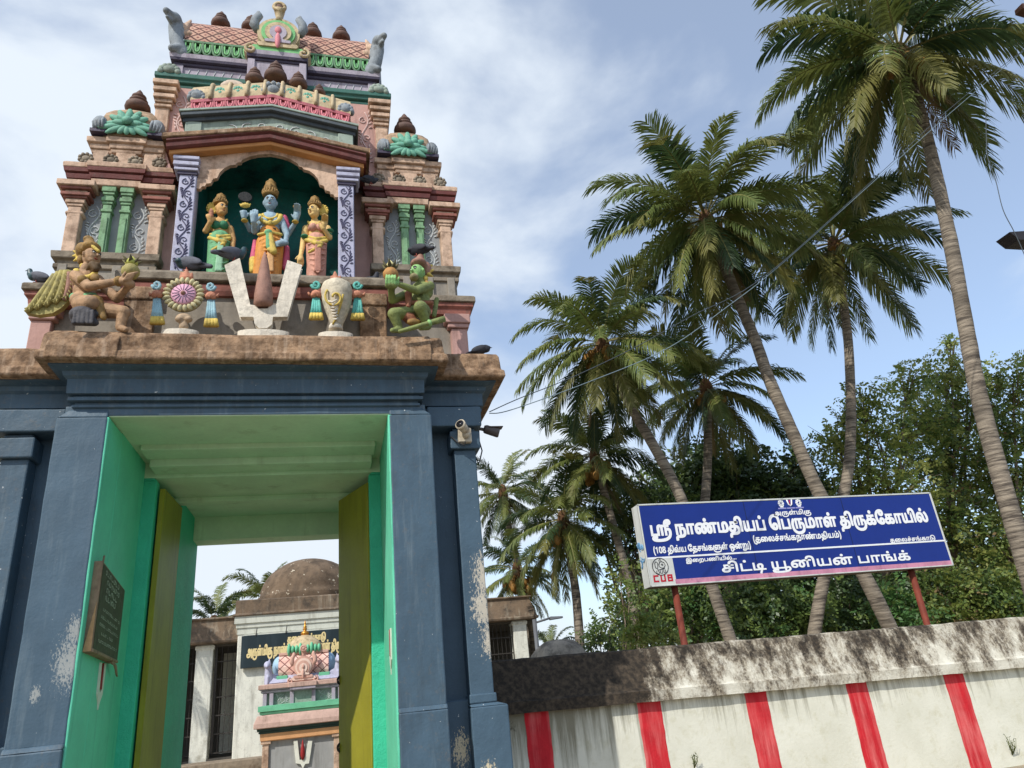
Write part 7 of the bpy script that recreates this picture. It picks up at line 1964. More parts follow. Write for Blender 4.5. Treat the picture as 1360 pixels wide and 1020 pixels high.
# weeds rooted in the wall
M_weed = paint('dry weed green', L(96, 104, 54), 0.25, 20, 0.8, 0.0, 60)
for px, py, n, h, lab in ((922, 1003, 7, 0.20, 'small wiry weed growing on the wall between the second and third red stripes'), (1345, 985, 9, 0.30, 'tall thin weed growing against the wall at the right edge')):
    b = at(px, py + 18, WY - 0.01)
    T = thing('wall_weed', tuple(b), lab, 'weed', 'weeds on the wall')
    m = MB()
    for k in range(n):
        a = rr.uniform(-0.7, 0.7)
        e = b + Vector((math.sin(a) * h * 0.5, -0.05 - 0.04 * rr.random(), h * rr.uniform(0.5, 1.0)))
        mid = (b + e) / 2 + Vector((rr.uniform(-0.02, 0.02), -0.02, 0))
        m.tube([b, mid, e], [0.005, 0.004, 0.002], 5)
        for q in range(4):
            p = b + (e - b) * (0.4 + 0.18 * q)
            d = Vector((rr.uniform(-1, 1), -0.3, rr.uniform(-0.2, 0.8))).normalized()
            m.add([p, p + d * 0.02 + Vector((0.008, 0, 0)), p + d * 0.045, p + d * 0.02 - Vector((0.008, 0, 0))], [(0, 1, 2, 3)])
    m.build('stems', M_weed, T)

# ------------------------------------------------------------------ blue sign board
SY = 3.0
tl, tr, bl, br = at(847.8, 669, SY), at(1236, 654.7, SY), at(862.5, 777, SY), at(1267.6, 753, SY)
sx0, sx1 = (tl.x + bl.x) / 2, (tr.x + br.x) / 2
sz0, sz1 = (bl.z + br.z) / 2, (tl.z + tr.z) / 2
DEP = 0.26
M_frame = paint('dirty white sheet metal', L(206, 208, 202), 0.1, 5, 0.5, 0.1, 40, streak=(L(130, 124, 108), 0.3, 8))
M_signblue = paint('ultramarine sign vinyl', L(16, 44, 128), 0.06, 2, 0.35, 0.03, 30)
M_signwhite = paint('white sign lettering', (0.86, 0.87, 0.88), 0.03, 4, 0.4, 0.0, 30)
M_signpink = paint('faded pink stripe', L(206, 140, 164), 0.15, 3, 0.5, 0.05, 30, dirt=(L(120, 60, 84), 0.25, 4))
M_signred = paint('red sign lettering', L(186, 24, 44), 0.05, 4, 0.4, 0.0, 30)
M_ink = paint('dark sign ink', (0.03, 0.03, 0.035), 0.05, 4, 0.4, 0.0, 30)
M_under = paint('rusty underside', L(120, 104, 84), 0.2, 8, 0.8, 0.3, 40)
M_post = paint('red oxide post paint', L(118, 52, 36), 0.2, 7, 0.7, 0.3, 40, streak=(L(90, 52, 40), 0.4, 9))
sb = thing('sign_board', (sx0, SY, 0), 'long blue sign board with white Tamil lettering on two red oxide posts behind the wall', 'sign board')
m = MB()
m.box(sx0, sx1, SY + 0.012, SY + DEP, sz0, sz1, 0)
m.box(sx0 + 0.02, sx1 - 0.02, SY + 0.03, SY + DEP - 0.02, sz0 - 0.006, sz0 + 0.01, 1)
for a in (((sx0, sx1, SY, SY + 0.03, sz1 - 0.022, sz1 + 0.004)), ((sx0, sx0 + 0.022, SY, SY + 0.03, sz0, sz1)), ((sx1 - 0.03, sx1 + 0.004, SY, SY + 0.03, sz0, sz1)), ((sx0, sx1, SY, SY + 0.03, sz0 - 0.004, sz0 + 0.016))):
    m.box(*a)
m.build('frame', [M_frame, M_under], sb, 0.004)
Uf = lambda px, py: at(px, py, SY)
m = MB()
m.box(sx0 + 0.022, sx1 - 0.03, SY + 0.008, SY + 0.02, sz0 + 0.016, sz1 - 0.022)
panel = m.build('blue_panel', M_signblue, sb)
m = MB()
for q in (0.335, 0.668):
    xq = sx0 + (sx1 - sx0) * q
    m.box(xq - 0.004, xq + 0.004, SY + 0.004, SY + 0.0085, sz0 + 0.09, sz1 - 0.024)
m.build('sheet_seam', paint('dark seam', (0.012, 0.02, 0.06), 0.1, 4, 0.5, 0, 30), panel)
zl = (Uf(894, 737.4).z + Uf(1257, 719.5).z) / 2
m = MB()
m.box(sx0 + 0.022, sx1 - 0.03, SY + 0.003, SY + 0.009, zl - 0.014, zl + 0.012)
m.build('dividing_line', M_signwhite, panel)
m = MB()
xl = Uf(897, 770).x
m.box(xl, sx1 - 0.03, SY + 0.003, SY + 0.009, sz0 + 0.016, sz0 + 0.085)
m.build('pink_stripe', M_signpink, panel)
lx1 = Uf(895.5, 755).x
m = MB()
m.box(sx0 + 0.022, lx1, SY + 0.004, SY + 0.010, sz0 + 0.012, zl - 0.01)
logo = m.build('logo_panel', M_frame, panel)
lc = Uf(877, 752.5)
m = MB()
m.tube([(lc.x + 0.130 * math.cos(a), SY + 0.002, lc.z + 0.128 * math.sin(a)) for a in [2 * PI * k / 28 for k in range(29)]], 0.006, 5)
for pts in ([(-0.085, 0.06), (-0.06, 0.085), (-0.035, 0.06), (-0.045, -0.02), (-0.08, -0.02), (-0.085, 0.06)], [(-0.02, 0.03), (0.0, 0.07), (0.03, 0.08), (0.07, 0.06), (0.085, 0.02), (0.06, -0.02), (0.02, -0.025), (-0.015, 0.0), (-0.02, 0.03)],
            [(0.02, 0.03), (0.035, 0.045), (0.05, 0.03), (0.035, 0.015), (0.02, 0.03)], [(0.0, 0.07), (-0.01, 0.10), (0.015, 0.12), (0.03, 0.08)], [(-0.07, -0.06), (-0.075, -0.10), (-0.04, -0.115), (-0.03, -0.08), (-0.05, -0.06)],
            [(-0.01, -0.06), (-0.015, -0.10), (0.02, -0.105), (0.025, -0.06)], [(0.045, -0.05), (0.045, -0.10), (0.075, -0.09), (0.07, -0.05)], [(-0.06, -0.02), (-0.05, -0.05), (0.03, -0.04), (0.07, -0.03)]):
    m.tube([(lc.x + x, SY + 0.002, lc.z + z * 0.95) for x, z in pts], 0.0055, 5)
m.build('emblem_ring', M_ink, logo)
m = MB()
c0 = Uf(869, 773.5)
lw, lh, gp, st = 0.085, 0.105, 0.03, 0.024
for k, segs in enumerate(((0, 1, 2), (0, 2, 3), (0, 1, 2, 3, 4))):
    x0 = c0.x + k * (lw + gp)
    z0 = c0.z
    y0, y1 = SY + 0.001, SY + 0.006
    if 0 in segs: m.box(x0, x0 + st, y0, y1, z0, z0 + lh)
    if 2 in segs: m.box(x0 + st, x0 + lw - (st if 3 in segs else 0), y0, y1, z0, z0 + st)
    if 1 in segs: m.box(x0 + st, x0 + lw - (st if 3 in segs else 0), y0, y1, z0 + lh - st, z0 + lh)
    if 3 in segs: m.box(x0 + lw - st, x0 + lw, y0, y1, z0, z0 + lh)
    if 4 in segs: m.box(x0 + st, x0 + lw - st, y0, y1, z0 + lh * 0.42, z0 + lh * 0.42 + st)
m.build('red_lettering', M_signred, logo)


def sign_line(key, X0, Y0, X1, Y1, xh, bold):
    p, q = Uf(830 + X0 / 2.957, 640 + Y0 / 2.957), Uf(830 + X1 / 2.957, 640 + Y1 / 2.957)
    z = (p.z + q.z) / 2
    glyph_text('lettering', key, (p.x, SY + 0.006, z), (1, 0, 0), (0, 0, 1), q.x - p.x, xh, M_signwhite, panel, bold)


sign_line('A', 585, 130, 733, 126, 0.054, 0.004)
sign_line('B', 100, 205, 1197, 160, 0.150, 0.014)
sign_line('C', 505, 235, 852, 218, 0.070, 0.005)
sign_line('D', 113, 277, 497, 262, 0.070, 0.005)
sign_line('E', 1043, 236, 1222, 227, 0.050, 0.0035)
sign_line('F', 240, 314, 440, 305, 0.042, 0.0035)
sign_line('G', 380, 347, 1128, 312, 0.105, 0.008)
m = MB()
ec = Uf(1049.5, 669.5)
for dx, kind in ((-0.165, 0), (0.0, 1), (0.165, 0)):
    cx = ec.x + dx
    if kind == 0:
        for j in range(8):
            a = 2 * PI * j / 8
            m.lathe([(0.022, 0), (0.02, 0.004)], (cx + 0.036 * math.cos(a), SY + 0.007, ec.z + 0.02 + 0.042 * math.sin(a)), 8, axis=(0, -1, 0), smooth=False)
        m.tube([(cx + 0.022 * math.cos(q), SY + 0.004, ec.z + 0.02 + 0.026 * math.sin(q)) for q in [2 * PI * i / 10 for i in range(11)]], 0.006, 5)
        m.box(cx - 0.028, cx + 0.028, SY + 0.002, SY + 0.008, ec.z - 0.05, ec.z - 0.03)
    else:
        m.tube([(cx - 0.045, SY + 0.005, ec.z + 0.075), (cx - 0.03, SY + 0.005, ec.z), (cx, SY + 0.005, ec.z - 0.03), (cx + 0.03, SY + 0.005, ec.z), (cx + 0.045, SY + 0.005, ec.z + 0.075)], 0.012, 6)
        m.tube([(cx, SY + 0.005, ec.z - 0.01), (cx, SY + 0.005, ec.z + 0.07)], 0.007, 6, 1)
    m.box(cx - 0.075, cx + 0.075, SY + 0.003, SY + 0.008, ec.z - 0.075, ec.z - 0.055, 2)
m.build('small_emblems', [M_signwhite, M_signred, paint('lavender print', L(150, 150, 205), 0.05, 4, 0.4, 0, 30)], panel)
m = MB()
sc = Vector((sx0 - 0.003, SY + 0.13, Uf(850, 735).z))
rr = random.Random(5)
for k in range(9):
    p = sc + Vector((0, rr.uniform(-0.09, 0.09), rr.uniform(-0.2, 0.2)))
    m.tube([p + Vector((0, 0.045 * math.cos(a), 0.05 * math.sin(a))) for a in [rr.uniform(0, 6) + 0.6 * i for i in range(8)]], 0.008, 5)
m.build('scribbled_paint', paint('sky blue scribble', L(110, 160, 200), 0.05, 4, 0.6, 0, 30), sb)
for px, py in ((897, 785), (1212, 763)):
    x = at(px, py, SY + 0.13).x
    m = MB()
    m.tube([(x, SY + 0.14, 0), (x, SY + 0.14, sz0 + 0.02)], 0.052, 14)
    m.build('post', M_post, sb)

# ------------------------------------------------------------------ buildings behind the gateway
M_white = paint('white plaster', L(226, 226, 214), 0.08, 3, 0.85, 0.25, 30, dirt=(L(150, 146, 130), 0.22, 2.2), streak=(L(120, 112, 94), 0.25, 5))
M_whites = paint('soiled white band', L(206, 208, 196), 0.08, 3, 0.85, 0.2, 30, streak=(L(140, 136, 120), 0.25, 5))
M_mould = paint('mould covered parapet', L(132, 112, 92), 0.25, 3, 0.95, 0.7, 24, dirt=((0.05, 0.042, 0.034), 0.6, 3.0), streak=(L(190, 180, 160), 0.25, 6))
M_domeb = paint('brown weathered dome plaster', L(116, 98, 80), 0.18, 2, 0.95, 0.5, 24, spots=L(190, 180, 160), dirt=(L(70, 58, 46), 0.45, 2.5), streak=(L(70, 58, 46), 0.4, 3))
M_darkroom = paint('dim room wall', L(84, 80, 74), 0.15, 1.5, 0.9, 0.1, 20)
M_iron = paint('dark window iron', L(58, 54, 50), 0.15, 10, 0.6, 0.1, 40)
M_boardg = paint('blackish green board', L(34, 48, 54), 0.12, 1.5, 0.45, 0.05, 30, streak=(L(60, 74, 80), 0.25, 3))
M_goldt = paint('cream gold lettering', L(226, 206, 150), 0.08, 6, 0.5, 0.0, 30)

HY = 14.0
zc = lambda px, py, Y: at(px, py, Y).z
xc = lambda px, py, Y: at(px, py, Y).x
hall = thing('white_hall', (0.1, HY, 0), 'white hall with a brown dome and mould stained parapets, seen through the passage', 'hall')
cx0 = xc(313, 900, HY - 0.4)
CXM = 0.12
cw_ = CXM - cx0
ztop, zpar, zbnd = zc(311, 798, HY - 0.4), zc(311, 820, HY - 0.4), zc(313, 845, HY - 0.4)
m = MB()
m.box(CXM - cw_, CXM + cw_, HY - 0.4, HY + 3.0, 0, zpar)
m.build('hall_wall', M_white, hall, 0.02)
m = MB()
m.band(plan(CXM - cw_, CXM + cw_, HY - 0.4, HY + 3.0), [(0.0, zbnd + 0.02), (0.02, zbnd + 0.03), (0.02, zbnd + 0.18), (0.05, zbnd + 0.19), (0.05, zbnd + 0.28), (0.09, zbnd + 0.30), (0.09, zpar + 0.01)])
m.build('cornice', M_whites, hall)
m = MB()
m.band(plan(CXM - cw_, CXM + cw_, HY - 0.4, HY + 3.0), [(0.0, zpar), (0.14, zpar + 0.005), (0.14, zpar + 0.05), (0.08, zpar + 0.07), (0.08, ztop - 0.02), (0.04, ztop), (-0.2, ztop)])
m.build('parapet', M_mould, hall, 0.015)
dc = Vector((CXM, HY + 1.25, zc(345, 797, HY + 1.25) - 0.02))
dr = CXM - xc(345, 797, HY + 1.25)
dh = zc(408, 738, HY + 0.9) - dc.z - 0.05
m = MB()
m.lathe([(dr * 1.04, -0.5), (dr * 1.04, -0.02), (dr * 1.04, 0.03), (dr, 0.05)] + [(dr * math.cos(PI / 2 * k / 12), 0.05 + (dh - 0.05) * math.sin(PI / 2 * k / 12)) for k in range(1, 13)], dc, 48)
m.build('dome', M_domeb, hall)
# wings
zwt, zwb = zc(280, 821, HY), zc(280, 856, HY)
rxe = xc(713, 815, HY)
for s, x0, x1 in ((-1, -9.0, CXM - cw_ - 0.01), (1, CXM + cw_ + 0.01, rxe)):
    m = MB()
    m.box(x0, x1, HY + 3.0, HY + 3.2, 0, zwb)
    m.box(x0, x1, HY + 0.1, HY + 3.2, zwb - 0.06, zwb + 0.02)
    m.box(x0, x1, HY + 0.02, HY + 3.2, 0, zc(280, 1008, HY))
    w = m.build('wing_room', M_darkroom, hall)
    m = MB()
    m.band(plan(x0, x1 - (0.25 if s > 0 else 0), HY, HY + 3.2), [(0.0, zwb), (0.22, zwb + 0.005), (0.24, zwb + 0.07), (0.20, zwb + 0.10), (0.06, zwt - 0.10), (0.06, zwt - 0.06), (0.12, zwt - 0.05), (0.12, zwt), (-0.2, zwt)])
    m.build('wing_parapet', M_mould, w, 0.012)
    pl = [(256, 279), (214, 240)] if s < 0 else [(683, 701), (618, 640)]
    for a, b in pl:
        pxm = 930 if s < 0 else 850
        xa, xb = xc(a, pxm, HY), xc(b, pxm, HY)
        m = MB()
        m.box(xa, xb, HY + 0.0, HY + 0.4, 0, zwb)
        m.box(xa - 0.03, xb + 0.03, HY - 0.02, HY + 0.42, zwb - 0.12, zwb - 0.02)
        m.build('pillar', M_white, w, 0.012)
    if s < 0:
        for k in range(4):
            m = MB()
            xa = xc(214, 930, HY) - 1.55 * (k + 1)
            m.box(xa, xa + 0.42, HY, HY + 0.4, 0, zwb)
            m.box(xa - 0.03, xa + 0.45, HY - 0.02, HY + 0.42, zwb - 0.12, zwb - 0.02)
            m.build('pillar', M_white, w, 0.012)
    m = MB()
    xs = (xc(283, 930, HY), xc(313, 930, HY)) if s < 0 else (xc(640, 850, HY), xc(684, 850, HY))
    xs2 = (xc(240, 930, HY), xc(256, 930, HY)) if s < 0 else None
    for rng_ in (xs, xs2):
        if rng_ is None:
            continue
        za = zc(290, 1000, HY)
        for k in range(7):
            z = za + (zwb - za) * k / 6
            m.box(rng_[0], rng_[1], HY + 0.14, HY + 0.18, z - 0.014, z + 0.014)
        nb = max(3, int((rng_[1] - rng_[0]) / 0.12))
        for k in range(nb + 1):
            x = rng_[0] + (rng_[1] - rng_[0]) * k / nb
            m.box(x - 0.006, x + 0.006, HY + 0.155, HY + 0.167, za, zwb)
        for x in rng_:
            m.box(x - 0.03, x + 0.03, HY + 0.12, HY + 0.2, za, zwb)
    m.build('window_grille', M_iron, w)
m = MB()
a0 = xc(296, 930, HY + 2.9)
m.box(a0, a0 + 0.5, HY + 2.6, HY + 3.0, 0, zwb - 0.05)
m.build('inner_pillar', M_white, hall)
m = MB()
m.box(-9, CXM + 3, HY - 1.1, HY - 0.02, 0, zc(280, 1012, HY - 0.6))
m.build('stone_base', paint('rough stone base', L(150, 136, 118), 0.25, 3, 0.95, 0.8, 14, dirt=(L(90, 74, 60), 0.4, 3)), hall, 0.02)
# black board with gold writing
bY = HY - 0.55
bx0, bx1 = xc(320, 866, bY), 2 * CXM - xc(320, 866, bY)
bz0, bz1 = zc(321, 888, bY), zc(320, 845, bY)
T = thing('hall_sign_board', (CXM, bY, bz0), 'dark board with cream gold writing on the white hall, half hidden by the shrine', 'sign board')
m = MB()
m.box(bx0, bx1, bY, bY + 0.10, bz0, bz1)
m.box(bx0 + 0.05, bx1 - 0.05, bY + 0.03, bY + 0.1, bz1, bz1 + 0.035, 1)
m.build('board', [M_boardg, M_whites], T, 0.006)
bw = bx1 - bx0
glyph_text('lettering', 'H', (bx0 + bw * 0.045, bY, bz0 + (bz1 - bz0) * 0.36), (1, 0, 0), (0, 0, 1), bw * 0.91, 0.165, M_goldt, T, 0.012)
glyph_text('lettering', 'I', (CXM - bw * 0.15, bY, bz0 + (bz1 - bz0) * 0.70), (1, 0, 0), (0, 0, 1), bw * 0.30, 0.115, M_goldt, T, 0.012)
for x in (bx0 + 0.35, bx0 + 1.1, bx1 - 0.5):
    m = MB()
    m.tube([(x, bY - 0.01, bz1 - 0.02), (x + 0.02, bY + 0.05, bz1 + 0.18)], 0.012, 6)
    m.build('hanger', M_iron, T)

# small shrine in the courtyard
QY = 9.8


def k9(X, Y, yy):
    return at(310 + X / 9.067, 820 + Y / 9.067, yy)


def k3(X, Y, yy):
    return at(300 + X / 3.1875, 700 + Y / 3.1875, yy)


sc_ = 0.17
hw = lambda p: sc_ - p.x
shr = thing('courtyard_shrine', (sc_, QY + 0.8, 0), 'small painted shrine with a pink lattice roof and brass finial, seen through the passage', 'shrine')
M_sal = paint('salmon stucco paint', L(206, 164, 148), 0.12, 6, 0.75, 0.3, 50)
M_brickp = paint('pink scored plaster', L(198, 166, 152), 0.14, 6, 0.85, 0.4, 40, streak=(L(130, 106, 92), 0.35, 8))
M_mintb = paint('mint band paint', L(112, 190, 150), 0.14, 6, 0.7, 0.3, 50)
M_skyb = paint('sky blue stucco paint', L(158, 190, 214), 0.1, 6, 0.7, 0.3, 50)
M_chk = paint('pale rose stucco paint', L(232, 206, 190), 0.08, 6, 0.75, 0.3, 50)
M_grw = paint('cement grey wall', L(158, 158, 156), 0.08, 5, 0.85, 0.3, 40, streak=(L(116, 114, 110), 0.3, 7))
w_ = hw(k3(155, 950, QY))
z_b0, z_b1 = 0.0, k3(300, 888, QY).z
m = MB()
m.box(sc_ - w_, sc_ + w_, QY + 0.05, QY + 1.7, 0, z_b1 + 0.02)
base_ = m.build('shrine_wall', M_grw, shr, 0.01)
for s in (-1, 1):
    m = MB()
    m.box(min(sc_ + s * w_ * 1.01, sc_ + s * (w_ - 0.12)), max(sc_ + s * w_ * 1.01, sc_ + s * (w_ - 0.12)), QY, QY + 0.3, 0, z_b1)
    m.box(min(sc_ + s * w_ * 1.05, sc_ + s * (w_ - 0.16)), max(sc_ + s * w_ * 1.05, sc_ + s * (w_ - 0.16)), QY - 0.03, QY + 0.3, z_b1 - 0.08, z_b1)
    m.build('corner_post', M_peach, shr, 0.008)
w2 = hw(k3(125, 865, QY - 0.15))
m = MB()
z1, z2 = k3(300, 890, QY - 0.05).z, k3(300, 862, QY - 0.1).z
m.band(plan(sc_ - w_, sc_ + w_, QY, QY + 1.7), [(0.0, z1 - 0.02), (0.05, z1), (0.06, z2)])
m.build('orange_band', paint('orange band paint', L(224, 168, 118), 0.1, 6, 0.7, 0.2, 40), shr)
z3_ = k3(300, 840, QY - 0.15).z
m = MB()
m.band(plan(sc_ - w_, sc_ + w_, QY, QY + 1.7), [(0.05, z2), (0.08, z2 + 0.01), (0.09, z2 + 0.04), (0.07, z2 + 0.045), (0.11, z2 + 0.05), (0.12, z3_)])
m.build('dark_moulding', paint('dark green moulding paint', L(52, 72, 66), 0.2, 6, 0.7, 0.3, 40), shr)
z4_ = k3(300, 785, QY - 0.15).z
m = MB()
m.band(plan(sc_ - w_, sc_ + w_, QY, QY + 1.7), [(0.10, z3_), (0.18, z3_ + 0.01), (0.18, z3_ + 0.10), (0.12, z4_), (-0.3, z4_ + 0.02)])
m.build('scored_slab', M_brickp, shr, 0.008)
wg = hw(k3(135, 775, QY + 0.05))
z5_ = k3(300, 745, QY + 0.1).z
m = MB()
m.band(plan(sc_ - wg + 0.06, sc_ + wg - 0.06, QY + 0.12, QY + 1.6), [(-0.05, z4_), (0.02, z4_ + 0.02), (0.03, z4_ + 0.06), (0.01, z4_ + 0.065), (0.06, z4_ + 0.08), (0.06, z5_), (-0.1, z5_ + 0.01)])
m.build('green_cornice', M_mintb, shr)
wn_ = hw(k3(160, 720, QY + 0.2))
z6_ = k9(600, 900, QY + 0.2).z
m = MB()
m.box(sc_ - wn_, sc_ + wn_, QY + 0.25, QY + 1.45, z5_, z6_)
m.box(sc_ - wn_ * 0.28, sc_ + wn_ * 0.28, QY + 0.20, QY + 1.45, z5_, z6_)
nk = m.build('neck_panel', M_greyg, shr)
for q in (-0.97, -0.80, -0.28, 0.28, 0.80, 0.97):
    m = MB()
    m.box(sc_ + wn_ * q - 0.04, sc_ + wn_ * q + 0.04, QY + 0.17, QY + 0.4, z5_, z6_)
    m.build('neck_post', M_lilac, nk, 0.005)
for q in (-0.55, 0.55):
    vine(sc_ + wn_ * q - 0.16, sc_ + wn_ * q + 0.16, z5_ + 0.03, z6_ - 0.03, QY + 0.245, 0.008, 2).build('scroll_relief', M_scroll, nk)
z7_ = k9(600, 850, QY + 0.1).z
z8_ = k9(600, 790, QY + 0.1).z
m = MB()
m.band(plan(sc_ - wn_, sc_ + wn_, QY + 0.22, QY + 1.5), [(0.0, z6_), (0.05, z6_ + 0.01), (0.06, z6_ + 0.05), (0.04, z6_ + 0.055), (0.09, z6_ + 0.07), (0.09, z7_)])
m.box(sc_ - wn_ * 0.33, sc_ + wn_ * 0.33, QY + 0.06, QY + 0.4, z6_ + 0.03, z7_ + 0.0)
m.build('lilac_moulding', M_lilac, shr)
m = MB()
m.band(plan(sc_ - wn_, sc_ + wn_, QY + 0.22, QY + 1.5), [(0.08, z7_), (0.11, z7_ + 0.005), (0.11, z8_ - 0.01), (0.06, z8_), (-0.1, z8_ + 0.01)])
m.box(sc_ - wn_ * 0.36, sc_ + wn_ * 0.36, QY + 0.04, QY + 0.4, z7_, z8_ - 0.005)
m.build('pink_ledge', M_brickp, shr, 0.006)
zr0, zr1, zr2 = k9(600, 700, QY + 0.3).z, k9(800, 440, QY + 0.5).z, k9(870, 350, QY + 0.7).z
wr = hw(k9(545, 560, QY + 0.45))
m = MB()
m.band(plan(sc_ - wn_ * 0.93, sc_ + wn_ * 0.93, QY + 0.26, QY + 1.46), [(0.0, z8_), (0.02, z8_ + 0.02), (-0.10, zr0)])
m.build('white_skirt', M_lilacw, shr)
M_lat = bpy.data.materials.new('pink lattice roof paint')
t = NT(M_lat)
s__ = t.sep()
u = t.math('MULTIPLY', s__[0], 5.0)
v = t.math('MULTIPLY', s__[2], 5.6)
a = t.math('ABSOLUTE', t.math('SUBTRACT', t.math('FRACT', t.math('ADD', u, v)), 0.5))
b = t.math('ABSOLUTE', t.math('SUBTRACT', t.math('FRACT', t.math('SUBTRACT', u, v)), 0.5))
ln_ = t.rng(t.math('MINIMUM', a, b), 0.055, 0.08, 1, 0)
bs_ = t.mix(t.rng(t.noise(5, 4), 0.3, 0.7), L(226, 170, 156), L(236, 204, 190))
t.l.new(t.mix(ln_, bs_, L(120, 70, 66)), t.p.inputs['Base Color'])
t.p.inputs['Roughness'].default_value = 0.7
rp = [(0.0, zr0 - 0.02), (-0.03, zr0 + 0.15 * (zr1 - zr0)), (-0.035, zr0 + 0.4 * (zr1 - zr0)), (0.0, zr0 + 0.72 * (zr1 - zr0)), (0.08, zr1 - 0.02), (0.12, zr1)]
m = MB()
m.slab([(QY + 0.4 + y, z) for y, z in rp] + [(QY + 1.3 - y, z) for y, z in rp[::-1]], 'x', sc_ - wr, sc_ + wr)
lat = m.build('lattice_roof', M_lat, shr)
for s in (-1, 1):
    m = MB()
    m.ell((sc_ + s * wr, QY + 0.86, (zr0 + zr1) / 2), (0.16, 0.44, (zr1 - zr0) * 0.52), 0, 16, 12)
    m.build('roof_end', M_skyb, shr)
m = MB()
for s in (-1, 1):
    m.box(min(sc_ + s * 0.33, sc_ + s * wr * 1.05), max(sc_ + s * 0.33, sc_ + s * wr * 1.05), QY + 0.30, QY + 0.5, zr0 - 0.12, zr0)
m.box(sc_ - wr * 1.0, sc_ + wr * 1.0, QY + 0.46, QY + 1.25, zr1 - 0.01, zr1 + 0.05, 1)
m.build('green_band', [M_mintb, M_sal], shr, 0.006)
m = MB()
n = 9
wt = hw(k9(650, 400, QY + 0.6))
for k in range(n):
    m.ell((sc_ - wt + 2 * wt * (k + 0.5) / n, QY + 0.50, zr1 + 0.10), (wt / n * 1.05, 0.12, 0.11 + 0.03 * math.cos(k * 2.1)), 0, 8, 6)
m.lathe([(0.40, 0.0), (0.38, 0.14), (0.30, 0.24), (0.2, 0.31), (0.08, 0.36)], (sc_, QY + 0.86, zr1 + 0.06), 20, 1, sq=0.3)
m.build('lotus_cap', [M_mintb, M_cream], shr)
fz0, fz1 = k9(870, 290, QY + 0.86).z, k9(870, 35, QY + 0.86).z
M_brass = paint('brass finial metal', L(200, 140, 60), 0.15, 10, 0.35, 0.1, 40, metal=0.7)
H = fz1 - fz0
m = MB()
m.lathe([(r * H, z * H) for r, z in ((0.20, -0.05), (0.16, 0.02), (0.07, 0.08), (0.06, 0.2), (0.12, 0.25), (0.20, 0.34), (0.20, 0.42), (0.09, 0.50), (0.07, 0.54), (0.12, 0.6), (0.06, 0.64), (0.10, 0.69), (0.05, 0.74), (0.04, 0.86), (0.015, 1.0))], (sc_, QY + 0.86, fz0), 16)
m.build('finial', M_brass, shr)
kudu(shr, sc_, QY + 0.22, z8_ - 0.02, 0.66, [M_sal, M_chk, M_sal, M_chk, M_sal, M_sal, M_sal], 'horseshoe_gable', True)
for s in (-1, 1):
    e = sc_ + s * (wn_ * 0.90)
    P = [('c', (e, QY + 0.36, z8_ + 0.05), (e + s * 0.02, QY + 0.33, z8_ + 0.30), 0.10, 0.07, 0), ('e', (e + s * 0.03, QY + 0.29, z8_ + 0.40), (0.08, 0.09, 0.08), 0), ('c', (e, QY + 0.40, z8_ + 0.15), (e - s * 0.25, QY + 0.5, z8_ + 0.10), 0.09, 0.05, 0),
         ('c', (e + s * 0.03, QY + 0.24, z8_ + 0.38), (e + s * 0.03, QY + 0.18, z8_ + 0.36), 0.045, 0.035, 0), ('c', (e, QY + 0.33, z8_ + 0.46), (e, QY + 0.36, z8_ + 0.53), 0.03, 0.01, 0), ('c', (e + s * 0.02, QY + 0.27, z8_ + 0.15), (e + s * 0.03, QY + 0.25, z8_), 0.04, 0.04, 0)]
    blob('seated_lion', P, M_lilacw, shr, 0.016, 2)
T = MB()
T.slab([(k3(x, y, QY).x, k3(x, y, QY).z) for x, y in ((286, 905), (303, 903), (312, 985), (332, 985), (348, 905), (366, 905), (352, 1000), (336, 1003), (326, 1022), (316, 1003), (296, 1000))], 'y', QY + 0.0, QY + 0.06)
T.build('sacred_mark', M_plq, shr)
T = MB()
p = [k3(325, y, QY - 0.01) for y in (985, 965, 940, 915, 898)]
T.tube(p, [0.02, 0.045, 0.04, 0.02, 0.005], 10)
T.build('red_flame', M_red, shr)

# ------------------------------------------------------------------ lamp, heap, pole and wires
M_steel = paint('galvanised lamp steel', L(96, 98, 102), 0.1, 8, 0.5, 0.1, 40)
T = thing('street_lamp', (xc(710, 865, 8), 8, 0), 'thin street lamp with a flat grey head, standing beyond the left end of the wall', 'street lamp')
b = at(710, 826, 8)
m = MB()
m.tube([(b.x, 8, 0), (b.x, 8, b.z + 0.05)], 0.045, 10)
m.build('pole', M_steel, T)
e = at(730, 821, 7.9)
m = MB()
m.tube([(b.x, 8, b.z - 0.02), tuple(e)], 0.022, 8)
m.build('arm', M_steel, T)
e2 = at(747, 819, 7.85)
m = MB()
d = (e2 - e)
m.hexa([e + Vector((0, -0.07, -0.04)), e2 + Vector((0, -0.05, -0.03)), e2 + Vector((0, 0.05, -0.03)), e + Vector((0, 0.07, -0.04))], [e + Vector((0, -0.05, 0.03)), e2 + Vector((0, -0.04, 0.01)), e2 + Vector((0, 0.04, 0.01)), e + Vector((0, 0.05, 0.03))])
m.build('lamp_head', M_steel, T, 0.01)

